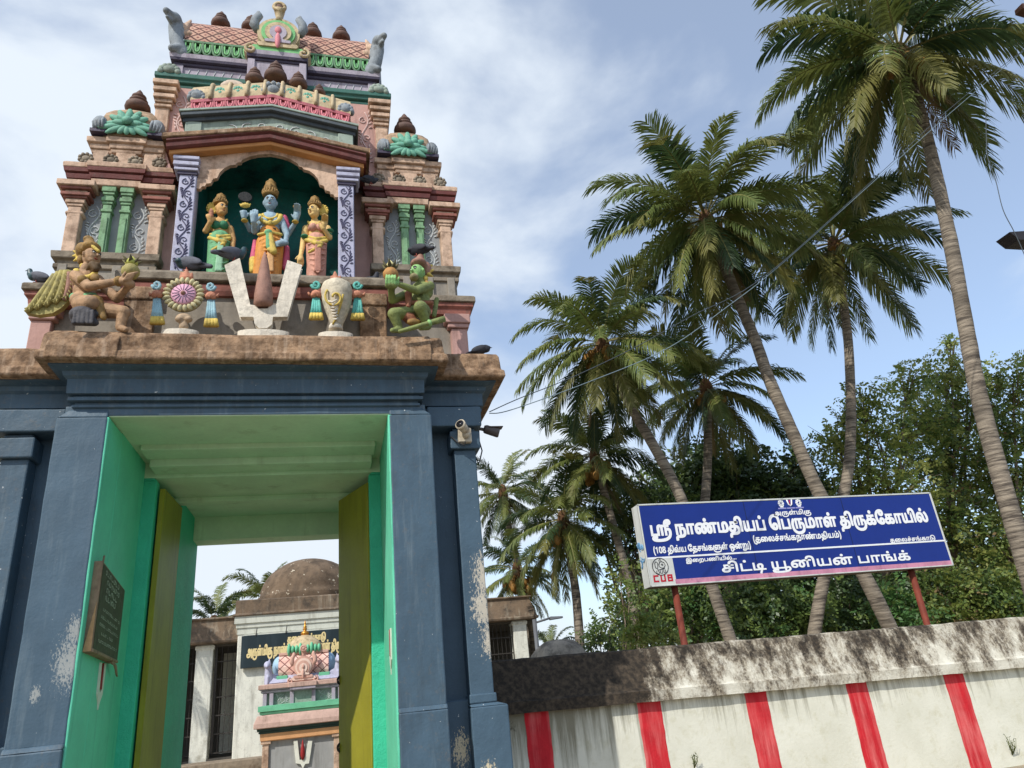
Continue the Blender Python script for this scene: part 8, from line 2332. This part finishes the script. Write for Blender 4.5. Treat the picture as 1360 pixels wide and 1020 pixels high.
hb = at(755, 866, 6.0)
T = thing('covered_heap', (hb.x, 6.6, 0), 'grey cloth covered heap showing over the left end of the wall', 'heap')
m = MB()
rr = random.Random(9)
n, k = 40, 12
zt_ = at(752, 848, 6.2).z
hwid = (at(790, 862, 6.2).x - at(722, 864, 6.2).x) / 2
vs, fs = [], []
for i in range(k + 1):
    ph = PI / 2 * i / k
    for j in range(n):
        a = 2 * PI * j / n
        w = 1 + 0.05 * math.sin(7 * a) * math.cos(ph) + 0.04 * math.sin(13 * a + 1) + 0.03 * math.sin(3 * a)
        r_ = hwid * (math.cos(ph) ** 0.6) * w * 1.35
        z = zt_ * (0.55 + 0.45 * math.sin(ph)) if i > 1 else zt_ * (0.55 * i / 1.0 if i < 1 else 0.6)
        vs.append((hb.x + r_ * math.cos(a) * (1.0 if i else 1.1), 6.6 + r_ * math.sin(a), max(0, z + 0.02 * math.sin(5 * a + i))))
for i in range(k):
    for j in range(n):
        fs.append((i * n + j, i * n + (j + 1) % n, (i + 1) * n + (j + 1) % n, (i + 1) * n + j))
m.add(vs, fs, 0, True)
m.build('cloth', paint('grey weathered tarpaulin', L(150, 142, 130), 0.15, 4, 0.9, 0.6, 16, dirt=(L(70, 66, 60), 0.4, 5)), T)

PY_ = 2.2
px_ = at(1388, 5, PY_)
T = thing('utility_pole', (px_.x, PY_, 0), 'utility pole at the far right edge, with a brown crossarm and a dark tin hood', 'utility pole')
ztop_ = at(1352, 10, PY_).z
m = MB()
m.tube([(px_.x, PY_, 0), (px_.x, PY_, ztop_ + 0.6)], [0.13, 0.09], 12)
m.build('pole', paint('grey pole concrete', L(140, 136, 128), 0.12, 4, 0.9, 0.3, 30), T)
m = MB()
c0_ = at(1352, 14, PY_)
m.hexa([(c0_.x, PY_ - 0.12, c0_.z - 0.05), (px_.x + 0.3, PY_ - 0.12, c0_.z - 0.30), (px_.x + 0.3, PY_ + 0.1, c0_.z - 0.30), (c0_.x, PY_ + 0.1, c0_.z - 0.05)],
       [(c0_.x + 0.05, PY_ - 0.12, c0_.z + 0.12), (px_.x + 0.3, PY_ - 0.12, c0_.z + 0.4), (px_.x + 0.3, PY_ + 0.1, c0_.z + 0.4), (c0_.x + 0.05, PY_ + 0.1, c0_.z + 0.12)])
m.build('crossarm', paint('rusty brown iron', L(112, 76, 62), 0.25, 10, 0.8, 0.4, 40), T)
h0, h1, h2, h3 = at(1341, 308, PY_), at(1362, 293, PY_), at(1362, 316, PY_), at(1354, 318, PY_)
m = MB()
A = [h0, h3 + Vector((0, 0, 0)), Vector((px_.x + 0.2, PY_, h2.z - 0.02)), Vector((px_.x + 0.2, PY_, h1.z + 0.25))]
B = [p + Vector((0, 0.35, 0)) for p in A]
m.add(A + B, [(0, 1, 2, 3), (4, 7, 6, 5), (0, 4, 5, 1), (1, 5, 6, 2), (2, 6, 7, 3), (3, 7, 4, 0)])
m.build('tin_hood', paint('dark tin', L(44, 40, 42), 0.2, 8, 0.6, 0.2, 40), T)


def wire(name, pts, rad, mat_, label, group=None):
    P = []
    for i in range(len(pts) - 1):
        p0 = pts[max(0, i - 1)]; p1 = pts[i]; p2 = pts[i + 1]; p3 = pts[min(len(pts) - 1, i + 2)]
        for k in range(8):
            u = k / 8
            P.append(0.5 * ((2 * p1) + (-p0 + p2) * u + (2 * p0 - 5 * p1 + 4 * p2 - p3) * u * u + (-p0 + 3 * p1 - 3 * p2 + p3) * u ** 3))
    P.append(pts[-1])
    T = thing(name, tuple(pts[0]), label, 'wire', group)
    m = MB()
    m.tube(P, rad, 6)
    m.build('strand', mat_, T)
    return T


M_wire = simple('pale grey cable', L(120, 138, 146), 0.5)
M_wire2 = simple('dark thin wire', L(70, 78, 84), 0.6)
W1 = [(650, 549, 0.9), (680, 544, 0.95), (780, 508, 1.1), (886, 463, 1.3), (965, 408, 1.45), (1040, 349, 1.6), (1166, 236, 1.85), (1260, 152, 2.05), (1352, 74, 2.2), (1420, 20, 2.3)]
wire('overhead_cable', [at(*p) for p in W1], 0.006, M_wire, 'lower, paler one of the two overhead cables running from the gateway cornice past the palms', 'overhead wires')
W2 = [(650, 547, 0.9), (690, 529, 0.97), (760, 501, 1.1), (840, 463, 1.25), (918, 420, 1.4), (1018, 365, 1.55), (1166, 233, 1.85), (1256, 149, 2.05), (1355, 70, 2.2), (1420, 30, 2.3)]
wire('overhead_cable', [at(*p) for p in W2], 0.006, M_wire2, 'upper, thinner and darker one of the two overhead cables running from the gateway cornice', 'overhead wires')
W3 = [(1309, 130, 2.2), (1310, 185, 2.2), (1312, 210, 2.2), (1322, 238, 2.2), (1332, 278, 2.2), (1346, 306, 2.2), (1358, 332, 2.2), (1385, 400, 2.2)]
wire('hanging_wire', [at(*p) for p in W3], 0.009, M_wire2, 'thin dark wire hanging down beside the tallest palm at the right edge')
W4 = [(1352, 72, 2.2), (1347, 55, 2.2), (1349, 45, 2.2), (1343, 40, 2.2), (1342, 25, 2.2)]
W5 = [(1342, 25, 2.2), (1349, 40, 2.2), (1356, 55, 2.2), (1358, 66, 2.2), (1352, 74, 2.2)]
wire('hanging_wire', [at(*p) for p in W4 + W5[1:]], 0.009, M_wire2, 'small loop of loose wire at the top right, where the overhead cables meet')

# ------------------------------------------------------------------ vegetation
def leafmat(name, c, c2, trans=0.3, rough=0.5, vs=0.9):
    m = bpy.data.materials.new(name)
    t = NT(m)
    col = t.mix(t.rng(t.noise(vs, 3), 0.35, 0.65), c, c2)
    fine = t.noise(9, 3)
    col = t.mix(t.rng(fine, 0.3, 0.8, 0, 0.35), col, tuple(x * 0.5 for x in c))
    t.l.new(col, t.p.inputs['Base Color'])
    t.p.inputs['Roughness'].default_value = rough
    tr = t.n.new('ShaderNodeBsdfTranslucent')
    t.l.new(col, tr.inputs['Color'])
    mx = t.n.new('ShaderNodeMixShader')
    mx.inputs[0].default_value = trans
    out = t.n['Material Output']
    t.l.new(t.p.outputs[0], mx.inputs[1])
    t.l.new(tr.outputs[0], mx.inputs[2])
    t.l.new(mx.outputs[0], out.inputs[0])
    return m


F_green = leafmat('palm leaflet green', (0.115, 0.165, 0.044), (0.20, 0.22, 0.055))
F_deep = leafmat('palm leaflet deep green', (0.036, 0.072, 0.028), (0.062, 0.10, 0.032))
F_yel = leafmat('palm leaflet yellowing', (0.19, 0.18, 0.045), (0.13, 0.145, 0.035))
F_dry = leafmat('palm leaflet dry', (0.24, 0.15, 0.06), (0.15, 0.10, 0.045), 0.15)
F_rachis = paint('palm midrib', (0.22, 0.20, 0.07), 0.2, 8, 0.6, 0.0, 30)
M_bark = bpy.data.materials.new('ringed palm bark')
t = NT(M_bark)
zz = t.sep()[2]
ring = t.noise(1.0, 5, 0.65, t.mapping((2.0, 2.0, 19.0)))
bs_ = t.mix(t.rng(ring, 0.36, 0.60), L(72, 64, 56), L(150, 138, 122))
bs_ = t.mix(t.rng(t.noise(1.4, 5), 0.5, 0.72, 0, 0.7), bs_, L(84, 76, 66))
t.l.new(bs_, t.p.inputs['Base Color'])
t.p.inputs['Roughness'].default_value = 0.9
t.bump(ring, 0.7, 0.05)
M_nut = paint('green brown coconut', L(150, 110, 52), 0.3, 6, 0.6, 0.1, 30)
M_fibre = paint('brown crown fibre', L(92, 66, 44), 0.25, 10, 0.95, 0.5, 30)


def frond(V, F, MI, o, az, el, Lf, droop, rnd, mi, nl=68, ll=1.0, sag=0.6, twist=0.0):
    """one coconut frond: an arching midrib with two rows of narrow hanging leaflets"""
    d = np.array([math.cos(az) * math.cos(el), math.sin(az) * math.cos(el), math.sin(el)])
    p = np.array(o, float)
    side = np.array([-math.sin(az), math.cos(az), 0.0])
    roll = rnd.uniform(-0.7, 0.7)
    side = side * math.cos(roll) + np.cross(d, side) * math.sin(roll)
    N = 16
    pts, dirs = [p.copy()], [d.copy()]
    for i in range(N):
        k = i / N
        d = d + np.array([0, 0, -1.0]) * droop * (0.35 + 1.5 * k) / N
        d /= np.linalg.norm(d)
        p = p + d * Lf / N
        pts.append(p.copy()); dirs.append(d.copy())
    # midrib as a thin three sided tube
    b = len(V)
    for i in range(N + 1):
        r = 0.035 * (1 - 0.85 * i / N) * Lf / 4
        up = np.cross(side, dirs[i])
        V += [tuple(pts[i] + side * r), tuple(pts[i] - side * r), tuple(pts[i] + up * -r * 1.2)]
    for i in range(N):
        for k in range(3):
            F.append((b + i * 3 + k, b + i * 3 + (k + 1) % 3, b + (i + 1) * 3 + (k + 1) % 3, b + (i + 1) * 3 + k)); MI.append(4)
    dead = rnd.random() < 0.25
    for j in range(nl):
        t_ = 0.13 + 0.87 * (j + 0.5) / nl
        x = t_ * N
        i = min(N - 1, int(x)); u = x - i
        c = pts[i] * (1 - u) + pts[i + 1] * u
        dd = dirs[i] * (1 - u) + dirs[i + 1] * u
        up = np.cross(side, dd) * -1.0
        if up[2] < 0:
            up = -up
        env = (math.sin(PI * min(1, (t_ - 0.05) * 0.62 + 0.16)) ** 0.8) * (1.0 if t_ < 0.9 else 1 - (t_ - 0.9) * 3.2)
        for s in (-1, 1):
            if rnd.random() < 0.05:
                continue
            l = ll * env * rnd.uniform(0.8, 1.12) * Lf / 4
            a = 0.50 + 0.45 * t_ + rnd.uniform(-0.08, 0.08)
            q = dd * math.sin(a) + side * s * math.cos(a) * rnd.uniform(0.9, 1.1) + up * rnd.uniform(0.05, 0.28)
            q += np.array([rnd.uniform(-.07, .07), rnd.uniform(-.07, .07), rnd.uniform(-.07, .07)])
            q /= np.linalg.norm(q)
            g1 = q + np.array([0, 0, -1.0]) * sag * rnd.uniform(0.6, 1.2)
            g1 /= np.linalg.norm(g1)
            g2 = g1 + np.array([0, 0, -1.0]) * sag * rnd.uniform(0.8, 1.5)
            g2 /= np.linalg.norm(g2)
            w = 0.040 * Lf / 4 * rnd.uniform(0.8, 1.2)
            wd = dd * w
            m1 = c + q * l * 0.3 * 0.7 + g1 * l * 0.3 * 0.3
            m2 = m1 + g1 * l * 0.35
            e = m2 + g2 * l * 0.35
            b = len(V)
            V += [tuple(c - wd * 0.6), tuple(c + wd * 0.6), tuple(m1 + wd), tuple(m1 - wd), tuple(m2 + wd * 0.85), tuple(m2 - wd * 0.85), tuple(e)]
            k = mi
            if mi != 3 and dead and t_ > 0.78:
                k = 2
            F += [(b, b + 1, b + 2, b + 3), (b + 3, b + 2, b + 4, b + 5), (b + 5, b + 4, b + 6)]
            MI += [k, k, k]


def palm(label, crown_px, Y, trunk_px, r, Lf, nf, seed, nuts=True, dry=2, yaw0=0.0, low=-0.75, lean=0.0, extra=()):
    rnd = random.Random(seed)
    top = at(crown_px[0], crown_px[1], Y)
    tp = [at(a, b, Y) for a, b in trunk_px]
    last = tp[-1]
    prev = tp[-2] if len(tp) > 1 else top
    dxz = (last.x - prev.x) / max(0.3, prev.z - last.z)
    T = thing('coconut_palm', (last.x + dxz * last.z * 0.8, Y, 0), label, 'palm tree', 'coconut palms')
    pts = [top] + tp
    g = Vector((last.x + dxz * last.z * 0.8, Y, -0.05))
    pts.append(last * 0.5 + g * 0.5 + Vector((dxz * 0.1, 0, 0)))
    pts.append(g)
    P = []
    for i in range(len(pts) - 1):
        p0 = pts[max(0, i - 1)]; p1 = pts[i]; p2 = pts[i + 1]; p3 = pts[min(len(pts) - 1, i + 2)]
        for k in range(6):
            u = k / 6
            P.append(0.5 * ((2 * p1) + (-p0 + p2) * u + (2 * p0 - 5 * p1 + 4 * p2 - p3) * u * u + (-p0 + 3 * p1 - 3 * p2 + p3) * u ** 3))
    P.append(pts[-1])
    n = len(P)
    m = MB()
    m.tube(P, [r * (0.78 + 0.30 * (i / (n - 1)) + (0.35 * max(0, i / (n - 1) - 0.9) * 10) * 0.6) * rnd.uniform(0.97, 1.03) for i in range(n)], 14)
    m.build('trunk', M_bark, T)
    V, F, MI = [], [], []
    for i in range(nf):
        k = i / (nf - 1)
        az = yaw0 + i * 2.39996 + rnd.uniform(-0.2, 0.2)
        el = 1.25 - (1.25 - low) * (k ** 0.85) + rnd.uniform(-0.1, 0.1)
        o = np.array(top) + np.array([math.cos(az), math.sin(az), 0]) * 0.10 + np.array([0, 0, 0.25 - 0.45 * k])
        mi = 0
        z = rnd.random()
        if k < 0.25:
            mi = 1 if z < 0.6 else 0
        elif k > 0.75:
            mi = 2 if z < 0.35 else (1 if z < 0.6 else 0)
        else:
            mi = 1 if z < 0.3 else 0
        L_ = Lf * (0.90 + 0.10 * min(1, k * 4)) * rnd.uniform(0.88, 1.08) * (1 - 0.12 * max(0, k - 0.7) / 0.3)
        frond(V, F, MI, o, az, el, L_, 0.70 + 0.5 * rnd.random() + (0.35 if el > 0.4 else 0.1), rnd, mi, sag=0.35 + 0.75 * k)
    for i in range(dry):
        az = rnd.uniform(0, 2 * PI)
        frond(V, F, MI, np.array(top) + np.array([0, 0, -0.35]), az, -1.05, Lf * 0.66, 0.5, rnd, 3 if i % 2 == 0 else 2, 50, 0.9, 1.2)
    for az, el, kk in extra:
        frond(V, F, MI, np.array(top), az, el, Lf * kk, 0.8, rnd, 0, sag=0.6)
    off = np.array(T.location)
    me = bpy.data.meshes.new('crown')
    me.from_pydata([(a - off[0], b - off[1], c - off[2]) for a, b, c in V], [], F)
    for q in (F_green, F_deep, F_yel, F_dry, F_rachis):
        me.materials.append(q)
    me.polygons.foreach_set('material_index', MI)
    o = bpy.data.objects.new('crown', me)
    COL.objects.link(o)
    o.parent = T
    m = MB()
    m.ell(top + Vector((0, 0, -0.1)), (r * 1.35, r * 1.35, 0.45), 0, 12, 8)
    for i in range(10):
        a = rnd.uniform(0, 2 * PI)
        m.tube([top + Vector((0, 0, -0.2)), top + Vector((math.cos(a) * 0.3, math.sin(a) * 0.3, -0.3 - 0.3 * rnd.random()))], [0.06, 0.02], 5)
    m.build('fibre_sheath', M_fibre, T)
    if nuts:
        m = MB()
        for i in range(16):
            a = rnd.uniform(0, 2 * PI)
            q = rnd.uniform(0.25, 0.48)
            e = top + Vector((math.cos(a) * q, math.sin(a) * q, -0.30 - rnd.uniform(0, 0.35)))
            m.ell(e, (0.11, 0.11, 0.14), 0, 9, 7)
            m.tube([top + Vector((0, 0, -0.1)), (top + e) / 2 + Vector((0, 0, 0.08)), e], [0.03, 0.02, 0.015], 5)
        m.build('coconuts', M_nut, T)
    return T


palm('tallest coconut palm, curved trunk at the right edge, crown cut off by the picture top', (1195, 70), 4.5, [(1222, 150), (1240, 220), (1262, 320), (1282, 430), (1300, 525), (1335, 655), (1375, 790)], 0.185, 4.3, 40, 21, True, 3, 0.4, -0.95)
palm('coconut palm with the biggest bushy crown, its trunk leaning down behind the sign', (938, 292), 8.0, [(975, 385), (1003, 452), (1022, 505), (1055, 580), (1088, 655), (1148, 765), (1180, 830)], 0.175, 3.5, 46, 5, True, 4, 1.1, -1.05)
palm('coconut palm with orange nuts standing between the bushiest and the tallest palms', (1108, 325), 10.0, [(1124, 430), (1129, 500), (1130, 570), (1124, 640), (1094, 770), (1082, 838)], 0.165, 3.7, 38, 12, True, 3, 2.2, -0.95)
palm('coconut palm with a dark underside, trunk slanting down behind the left of the sign', (800, 457), 9.0, [(838, 540), (868, 592), (905, 663), (946, 780), (970, 850)], 0.150, 2.75, 40, 33, True, 3, 0.2, -1.1)
palm('small crowned coconut palm half hidden below the biggest palm crown', (938, 515), 12.0, [(940, 600), (935, 680), (925, 760), (915, 840)], 0.160, 2.7, 36, 8, True, 2, 0.9, -0.9)
palm('coconut palm with a heavy brown nut cluster above the left corner of the sign', (790, 608), 12.0, [(803, 655), (815, 700), (832, 760), (846, 830)], 0.130, 2.05, 32, 41, True, 1, 2.7, -0.85)
palm('small far coconut palm nearest to the gateway pier', (668, 655), 18.0, [(676, 700), (690, 760), (700, 830)], 0.140, 1.9, 28, 14, False, 1, 0.5, -0.8)
palm('low coconut palm just above the small roof at the left end of the wall', (686, 760), 16.0, [(697, 790), (704, 820), (708, 850)], 0.120, 1.7, 28, 17, True, 1, 1.9, -0.8)
palm('drooping coconut palm with dark hanging skirts, left of the sign above the covered heap', (748, 692), 13.0, [(758, 745), (765, 790), (770, 850)], 0.140, 2.2, 36, 29, True, 4, 0.0, -1.15)
palm('coconut palm tip showing left of the dome through the passage', (352, 797), 30.0, [(353, 830), (354, 880)], 0.2, 2.1, 26, 51, False, 0, 0.3, -0.5)
palm('low coconut palm crown over the left wing of the white hall, seen through the passage', (284, 828), 26.0, [(285, 860), (286, 900)], 0.2, 1.9, 24, 52, False, 0, 1.3, -0.4)
palm('coconut palm glimpsed at the left edge beside the gateway', (-22, 625), 12.0, [(-20, 690), (-25, 780)], 0.18, 3.0, 24, 55, False, 1, 0.9, -0.8)
palm('tiny palm crown low behind the covered heap', (732, 866), 20.0, [(733, 880), (733, 900)], 0.14, 1.2, 18, 56, False, 0, 0.9, -0.3)

T_light = leafmat('yellow green leaf', (0.27, 0.33, 0.075), (0.38, 0.39, 0.11), 0.5, 0.55, 0.5)
T_mid = leafmat('mid green leaf', (0.17, 0.255, 0.065), (0.26, 0.33, 0.085), 0.45, 0.5, 0.5)
T_dark = leafmat('dark green leaf', (0.055, 0.10, 0.036), (0.085, 0.135, 0.045), 0.2, 0.45, 0.6)
T_fresh = leafmat('fresh green leaf', (0.075, 0.17, 0.050), (0.10, 0.19, 0.045), 0.3, 0.5, 0.5)
T_tan = leafmat('dry tan leaf', (0.22, 0.15, 0.07), (0.16, 0.11, 0.05), 0.1, 0.8, 0.5)
M_tbark = paint('grey brown tree bark', L(120, 106, 90), 0.2, 5, 0.95, 0.6, 24)


def tree(name, label, cat, group, base_px, Y, blobs, mats, weights, leaf, dens, seed, trunk_r=0.13, twigs=True):
    """trunk and limbs reaching into uneven clumps of leaves; blobs = (px, py, radius in pixels, depth offset)"""
    rnd = np.random.RandomState(seed)
    py_rnd = random.Random(seed)
    depth = lambda p: float(ROW[2] @ (np.array(p) - EYE))
    B = []
    for bx, by, br_, dy in blobs:
        c = at(bx, by, Y + dy)
        B.append((np.array(c), br_ * depth(c) / FPX))
    gx = at(base_px[0], base_px[1], Y).x
    T = thing(name, (gx, Y, 0), label, cat, group)
    zmean = np.mean([b[0][2] for b in B])
    m = MB()
    fork = Vector((gx, Y, max(0.4, zmean * 0.42)))
    m.tube([(gx, Y, -0.05), (gx + 0.05, Y, fork.z * 0.5), tuple(fork)], [trunk_r * 1.25, trunk_r, trunk_r * 0.85], 10)
    for c, r_ in B:
        e = Vector(c)
        mid = (fork + e) / 2 + Vector((py_rnd.uniform(-.3, .3), py_rnd.uniform(-.2, .2), py_rnd.uniform(0, .3)))
        m.tube([fork, mid, e], [trunk_r * 0.7, trunk_r * 0.4, trunk_r * 0.15], 7)
        if twigs:
            for k in range(5):
                a, bb = py_rnd.uniform(0, 2 * PI), py_rnd.uniform(-0.3, 1.1)
                q = e + Vector((math.cos(a) * math.cos(bb), math.sin(a) * math.cos(bb), math.sin(bb))) * r_ * py_rnd.uniform(0.8, 1.15)
                m.tube([mid * 0.3 + e * 0.7, (e + q) / 2, q], [trunk_r * 0.18, trunk_r * 0.10, trunk_r * 0.03], 5)
    m.build('trunk', M_tbark, T)
    C, S_ = [], []
    for c, r_ in B:
        n = int(dens * (r_ ** 2) * 9.5)
        dirs = rnd.normal(size=(n, 3))
        dirs /= np.linalg.norm(dirs, axis=1)[:, None]
        rad = r_ * (rnd.uniform(0.25, 1.0, n) ** 0.5) * (0.82 + 0.25 * np.sin(dirs[:, 0] * 5.1 + seed) * np.sin(dirs[:, 1] * 4.3 + 1.3) + 0.22 * np.sin(dirs[:, 2] * 6.0 + seed * 1.7))
        C.append(c + dirs * rad[:, None] * np.array([1, 1, 0.92]))
    C = np.concatenate(C)
    C = C[C[:, 2] > 0.05]
    per = 18                                          # leaflets set in two rows along a short drooping spray
    k = len(C)
    n = k * per
    D = rnd.normal(size=(k, 3)) + np.array([0, -0.1, -0.25])
    D /= np.linalg.norm(D, axis=1)[:, None]
    S2 = np.cross(D, rnd.normal(size=(k, 3)) * 0.6 + np.array([0, 0, 1.0]))
    S2 /= np.maximum(1e-6, np.linalg.norm(S2, axis=1))[:, None]
    D, S2 = np.repeat(D, per, axis=0), np.repeat(S2, per, axis=0)
    tt = np.tile((np.arange(per) // 2) / (per / 2), k)[:, None]
    sg = np.tile(np.where(np.arange(per) % 2, 1.0, -1.0), k)[:, None]
    P = np.repeat(C, per, axis=0) + D * tt * leaf * 4.2 - np.array([0, 0, 1.0]) * tt ** 2 * leaf * 1.1 + rnd.normal(size=(n, 3)) * leaf * 0.16
    d = D * 0.55 + S2 * sg + rnd.normal(size=(n, 3)) * 0.28 + np.array([0, 0, -0.22])
    d /= np.linalg.norm(d, axis=1)[:, None]
    u = np.cross(d, np.cross(D, S2) + rnd.normal(size=(n, 3)) * 0.5)
    u /= np.maximum(1e-6, np.linalg.norm(u, axis=1))[:, None]
    ln = leaf * rnd.uniform(0.6, 1.2, n)[:, None] * (1.0 - 0.3 * tt)
    w = ln * 0.30
    V = np.empty((n, 4, 3))
    V[:, 0] = P
    V[:, 1] = P + d * ln * 0.45 + u * w
    V[:, 2] = P + d * ln
    V[:, 3] = P + d * ln * 0.45 - u * w
    V = V.reshape(-1, 3) - np.array(T.location)
    me = bpy.data.meshes.new('crown')
    me.vertices.add(n * 4)
    me.vertices.foreach_set('co', V.ravel())
    me.loops.add(n * 4)
    me.loops.foreach_set('vertex_index', np.arange(n * 4, dtype=np.int32))
    me.polygons.add(n)
    me.polygons.foreach_set('loop_start', np.arange(0, n * 4, 4, dtype=np.int32))
    for q in mats:
        me.materials.append(q)
    cm = rnd.choice(len(mats), size=k, p=weights)
    mi = np.repeat(cm, per)
    fl = rnd.uniform(size=n) < 0.12
    mi = np.where(fl, rnd.choice(len(mats), size=n, p=weights), mi)
    me.polygons.foreach_set('material_index', mi.astype(np.int32))
    me.update()
    me.validate()
    o = bpy.data.objects.new('crown', me)
    COL.objects.link(o)
    o.parent = T
    return T


GT = 'leafy trees and shrubs behind the wall'
tree('leafy_tree', 'airy tree with feathery yellow green foliage, just right of the top of the sign', 'tree', GT, (1190, 830), 11.5,
     [(1150, 535, 38, 0), (1112, 590, 40, 0.5), (1170, 590, 50, 0), (1205, 505, 34, 0.4), (1135, 640, 45, 0), (1190, 650, 52, -0.3), (1128, 560, 26, 0.6), (1218, 560, 44, 0.3)], [T_light, T_mid, T_dark], [0.6, 0.32, 0.08], 0.16, 9, 3)
tree('leafy_tree', 'tall tangled tree left of the tallest palm trunk, right of the sign', 'tree', GT, (1285, 830), 12.5,
     [(1255, 495, 36, 0), (1285, 545, 50, 0.3), (1240, 600, 58, 0), (1290, 640, 65, 0), (1255, 690, 62, -0.4), (1305, 735, 60, 0), (1245, 545, 38, 0.2), (1262, 455, 14, 0), (1300, 500, 26, 0.3)], [T_mid, T_light, T_dark, T_tan], [0.45, 0.38, 0.13, 0.04], 0.17, 9.5, 6)
tree('leafy_tree', 'leafy tree at the right edge, behind the tallest palm trunk', 'tree', GT, (1375, 830), 11.0,
     [(1345, 510, 36, 0), (1370, 570, 55, 0), (1335, 620, 50, 0.3), (1375, 680, 62, 0), (1340, 740, 58, 0), (1385, 500, 40, 0), (1320, 560, 30, 0.5)], [T_mid, T_light, T_dark, T_tan], [0.48, 0.35, 0.13, 0.04], 0.16, 10, 9)
tree('leafy_tree', 'dense dark green tree standing behind the middle of the sign', 'tree', GT, (960, 830), 15.0,
     [(880, 640, 40, 0), (925, 632, 44, 0), (975, 640, 46, 0), (1025, 648, 42, 0), (1075, 650, 40, 0), (945, 600, 30, 0.2), (1000, 612, 26, 0), (900, 690, 55, 0), (980, 690, 60, 0), (1050, 690, 55, 0), (1060, 612, 24, 0)], [T_dark, T_mid], [0.82, 0.18], 0.23, 11, 12)
tree('leafy_tree', 'dark leafy tree beside the left end of the sign', 'tree', GT, (850, 830), 13.5,
     [(850, 650, 34, 0), (832, 690, 34, 0), (868, 700, 40, 0), (840, 740, 36, 0), (812, 660, 22, 0), (800, 720, 24, 0.2)], [T_dark, T_mid], [0.7, 0.3], 0.18, 10, 15)
tree('shrub', 'green shrub under the sign between the left post and the slanting palm trunk', 'shrub', GT, (925, 850), 10.8,
     [(925, 790, 46, 0), (890, 810, 40, 0), (945, 830, 44, 0), (905, 770, 34, 0)], [T_mid, T_fresh, T_dark], [0.5, 0.2, 0.3], 0.15, 14, 18, 0.06)
tree('shrub', 'dark shrub mass under the middle of the sign between the two lower trunks', 'shrub', GT, (1030, 850), 11.2,
     [(1000, 795, 46, 0), (1045, 800, 46, 0), (1020, 830, 46, 0), (1070, 815, 40, 0), (980, 835, 40, 0)], [T_mid, T_dark, T_fresh], [0.42, 0.48, 0.10], 0.15, 14, 20, 0.06)
tree('shrub', 'deep shaded shrub under the right half of the sign', 'shrub', GT, (1130, 850), 11.4,
     [(1120, 795, 44, 0), (1165, 790, 44, 0), (1140, 830, 44, 0), (1100, 830, 36, 0)], [T_dark, T_mid], [0.75, 0.25], 0.15, 13, 22, 0.06)
tree('shrub', 'bright broad leaved shrub beside the right sign post', 'shrub', GT, (1195, 850), 9.5,
     [(1190, 795, 24, 0), (1180, 818, 24, 0), (1212, 815, 22, 0)], [T_fresh, T_mid], [0.75, 0.25], 0.17, 16, 24, 0.04)
tree('shrub', 'tangled yellowish shrub right of the right sign post', 'shrub', GT, (1265, 850), 10.5,
     [(1250, 775, 42, 0), (1290, 790, 46, 0), (1245, 815, 40, 0), (1300, 825, 44, 0)], [T_mid, T_light, T_dark, T_tan], [0.36, 0.3, 0.26, 0.08], 0.15, 14, 26, 0.06)
tree('shrub', 'shrub at the right edge low behind the wall', 'shrub', GT, (1350, 850), 9.8,
     [(1345, 785, 44, 0), (1370, 800, 44, 0), (1335, 820, 40, 0)], [T_mid, T_light, T_dark], [0.5, 0.25, 0.25], 0.15, 14, 28, 0.06)
tree('shrub', 'sunlit yellow green shrub just left of the left sign post', 'shrub', GT, (858, 860), 7.0,
     [(862, 835, 26, 0), (838, 842, 24, 0), (880, 845, 22, 0), (846, 818, 16, 0)], [T_light, T_mid], [0.7, 0.3], 0.11, 16, 30, 0.04)
tree('shrub', 'pale twiggy shrub above the covered heap', 'shrub', GT, (815, 860), 9.0,
     [(815, 815, 26, 0), (835, 790, 26, 0), (805, 845, 24, 0), (822, 760, 16, 0.3), (850, 775, 24, 0)], [T_light, T_mid, T_dark], [0.4, 0.4, 0.2], 0.11, 11, 32, 0.04)
tree('shrub', 'round dark green bush right of the covered heap', 'shrub', GT, (797, 862), 8.0,
     [(795, 840, 22, 0), (785, 858, 18, 0), (810, 860, 20, 0)], [T_mid, T_dark], [0.5, 0.5], 0.10, 18, 34, 0.04)
tree('shrub', 'far dark green thicket closing the gaps behind the sign posts', 'shrub', GT, (1000, 850), 17.0,
     [(880, 780, 60, 0), (950, 760, 60, 0), (1020, 770, 60, 0), (1090, 765, 60, 0), (1160, 770, 60, 0), (1230, 765, 60, 0), (1300, 760, 60, 0), (850, 825, 44, 0), (920, 825, 50, 0), (990, 825, 50, 0), (1060, 820, 50, 0), (1130, 815, 50, 0), (1200, 815, 50, 0), (1270, 810, 50, 0), (1340, 800, 60, 0)],
     [T_dark, T_mid], [0.7, 0.3], 0.26, 7, 40, 0.08)
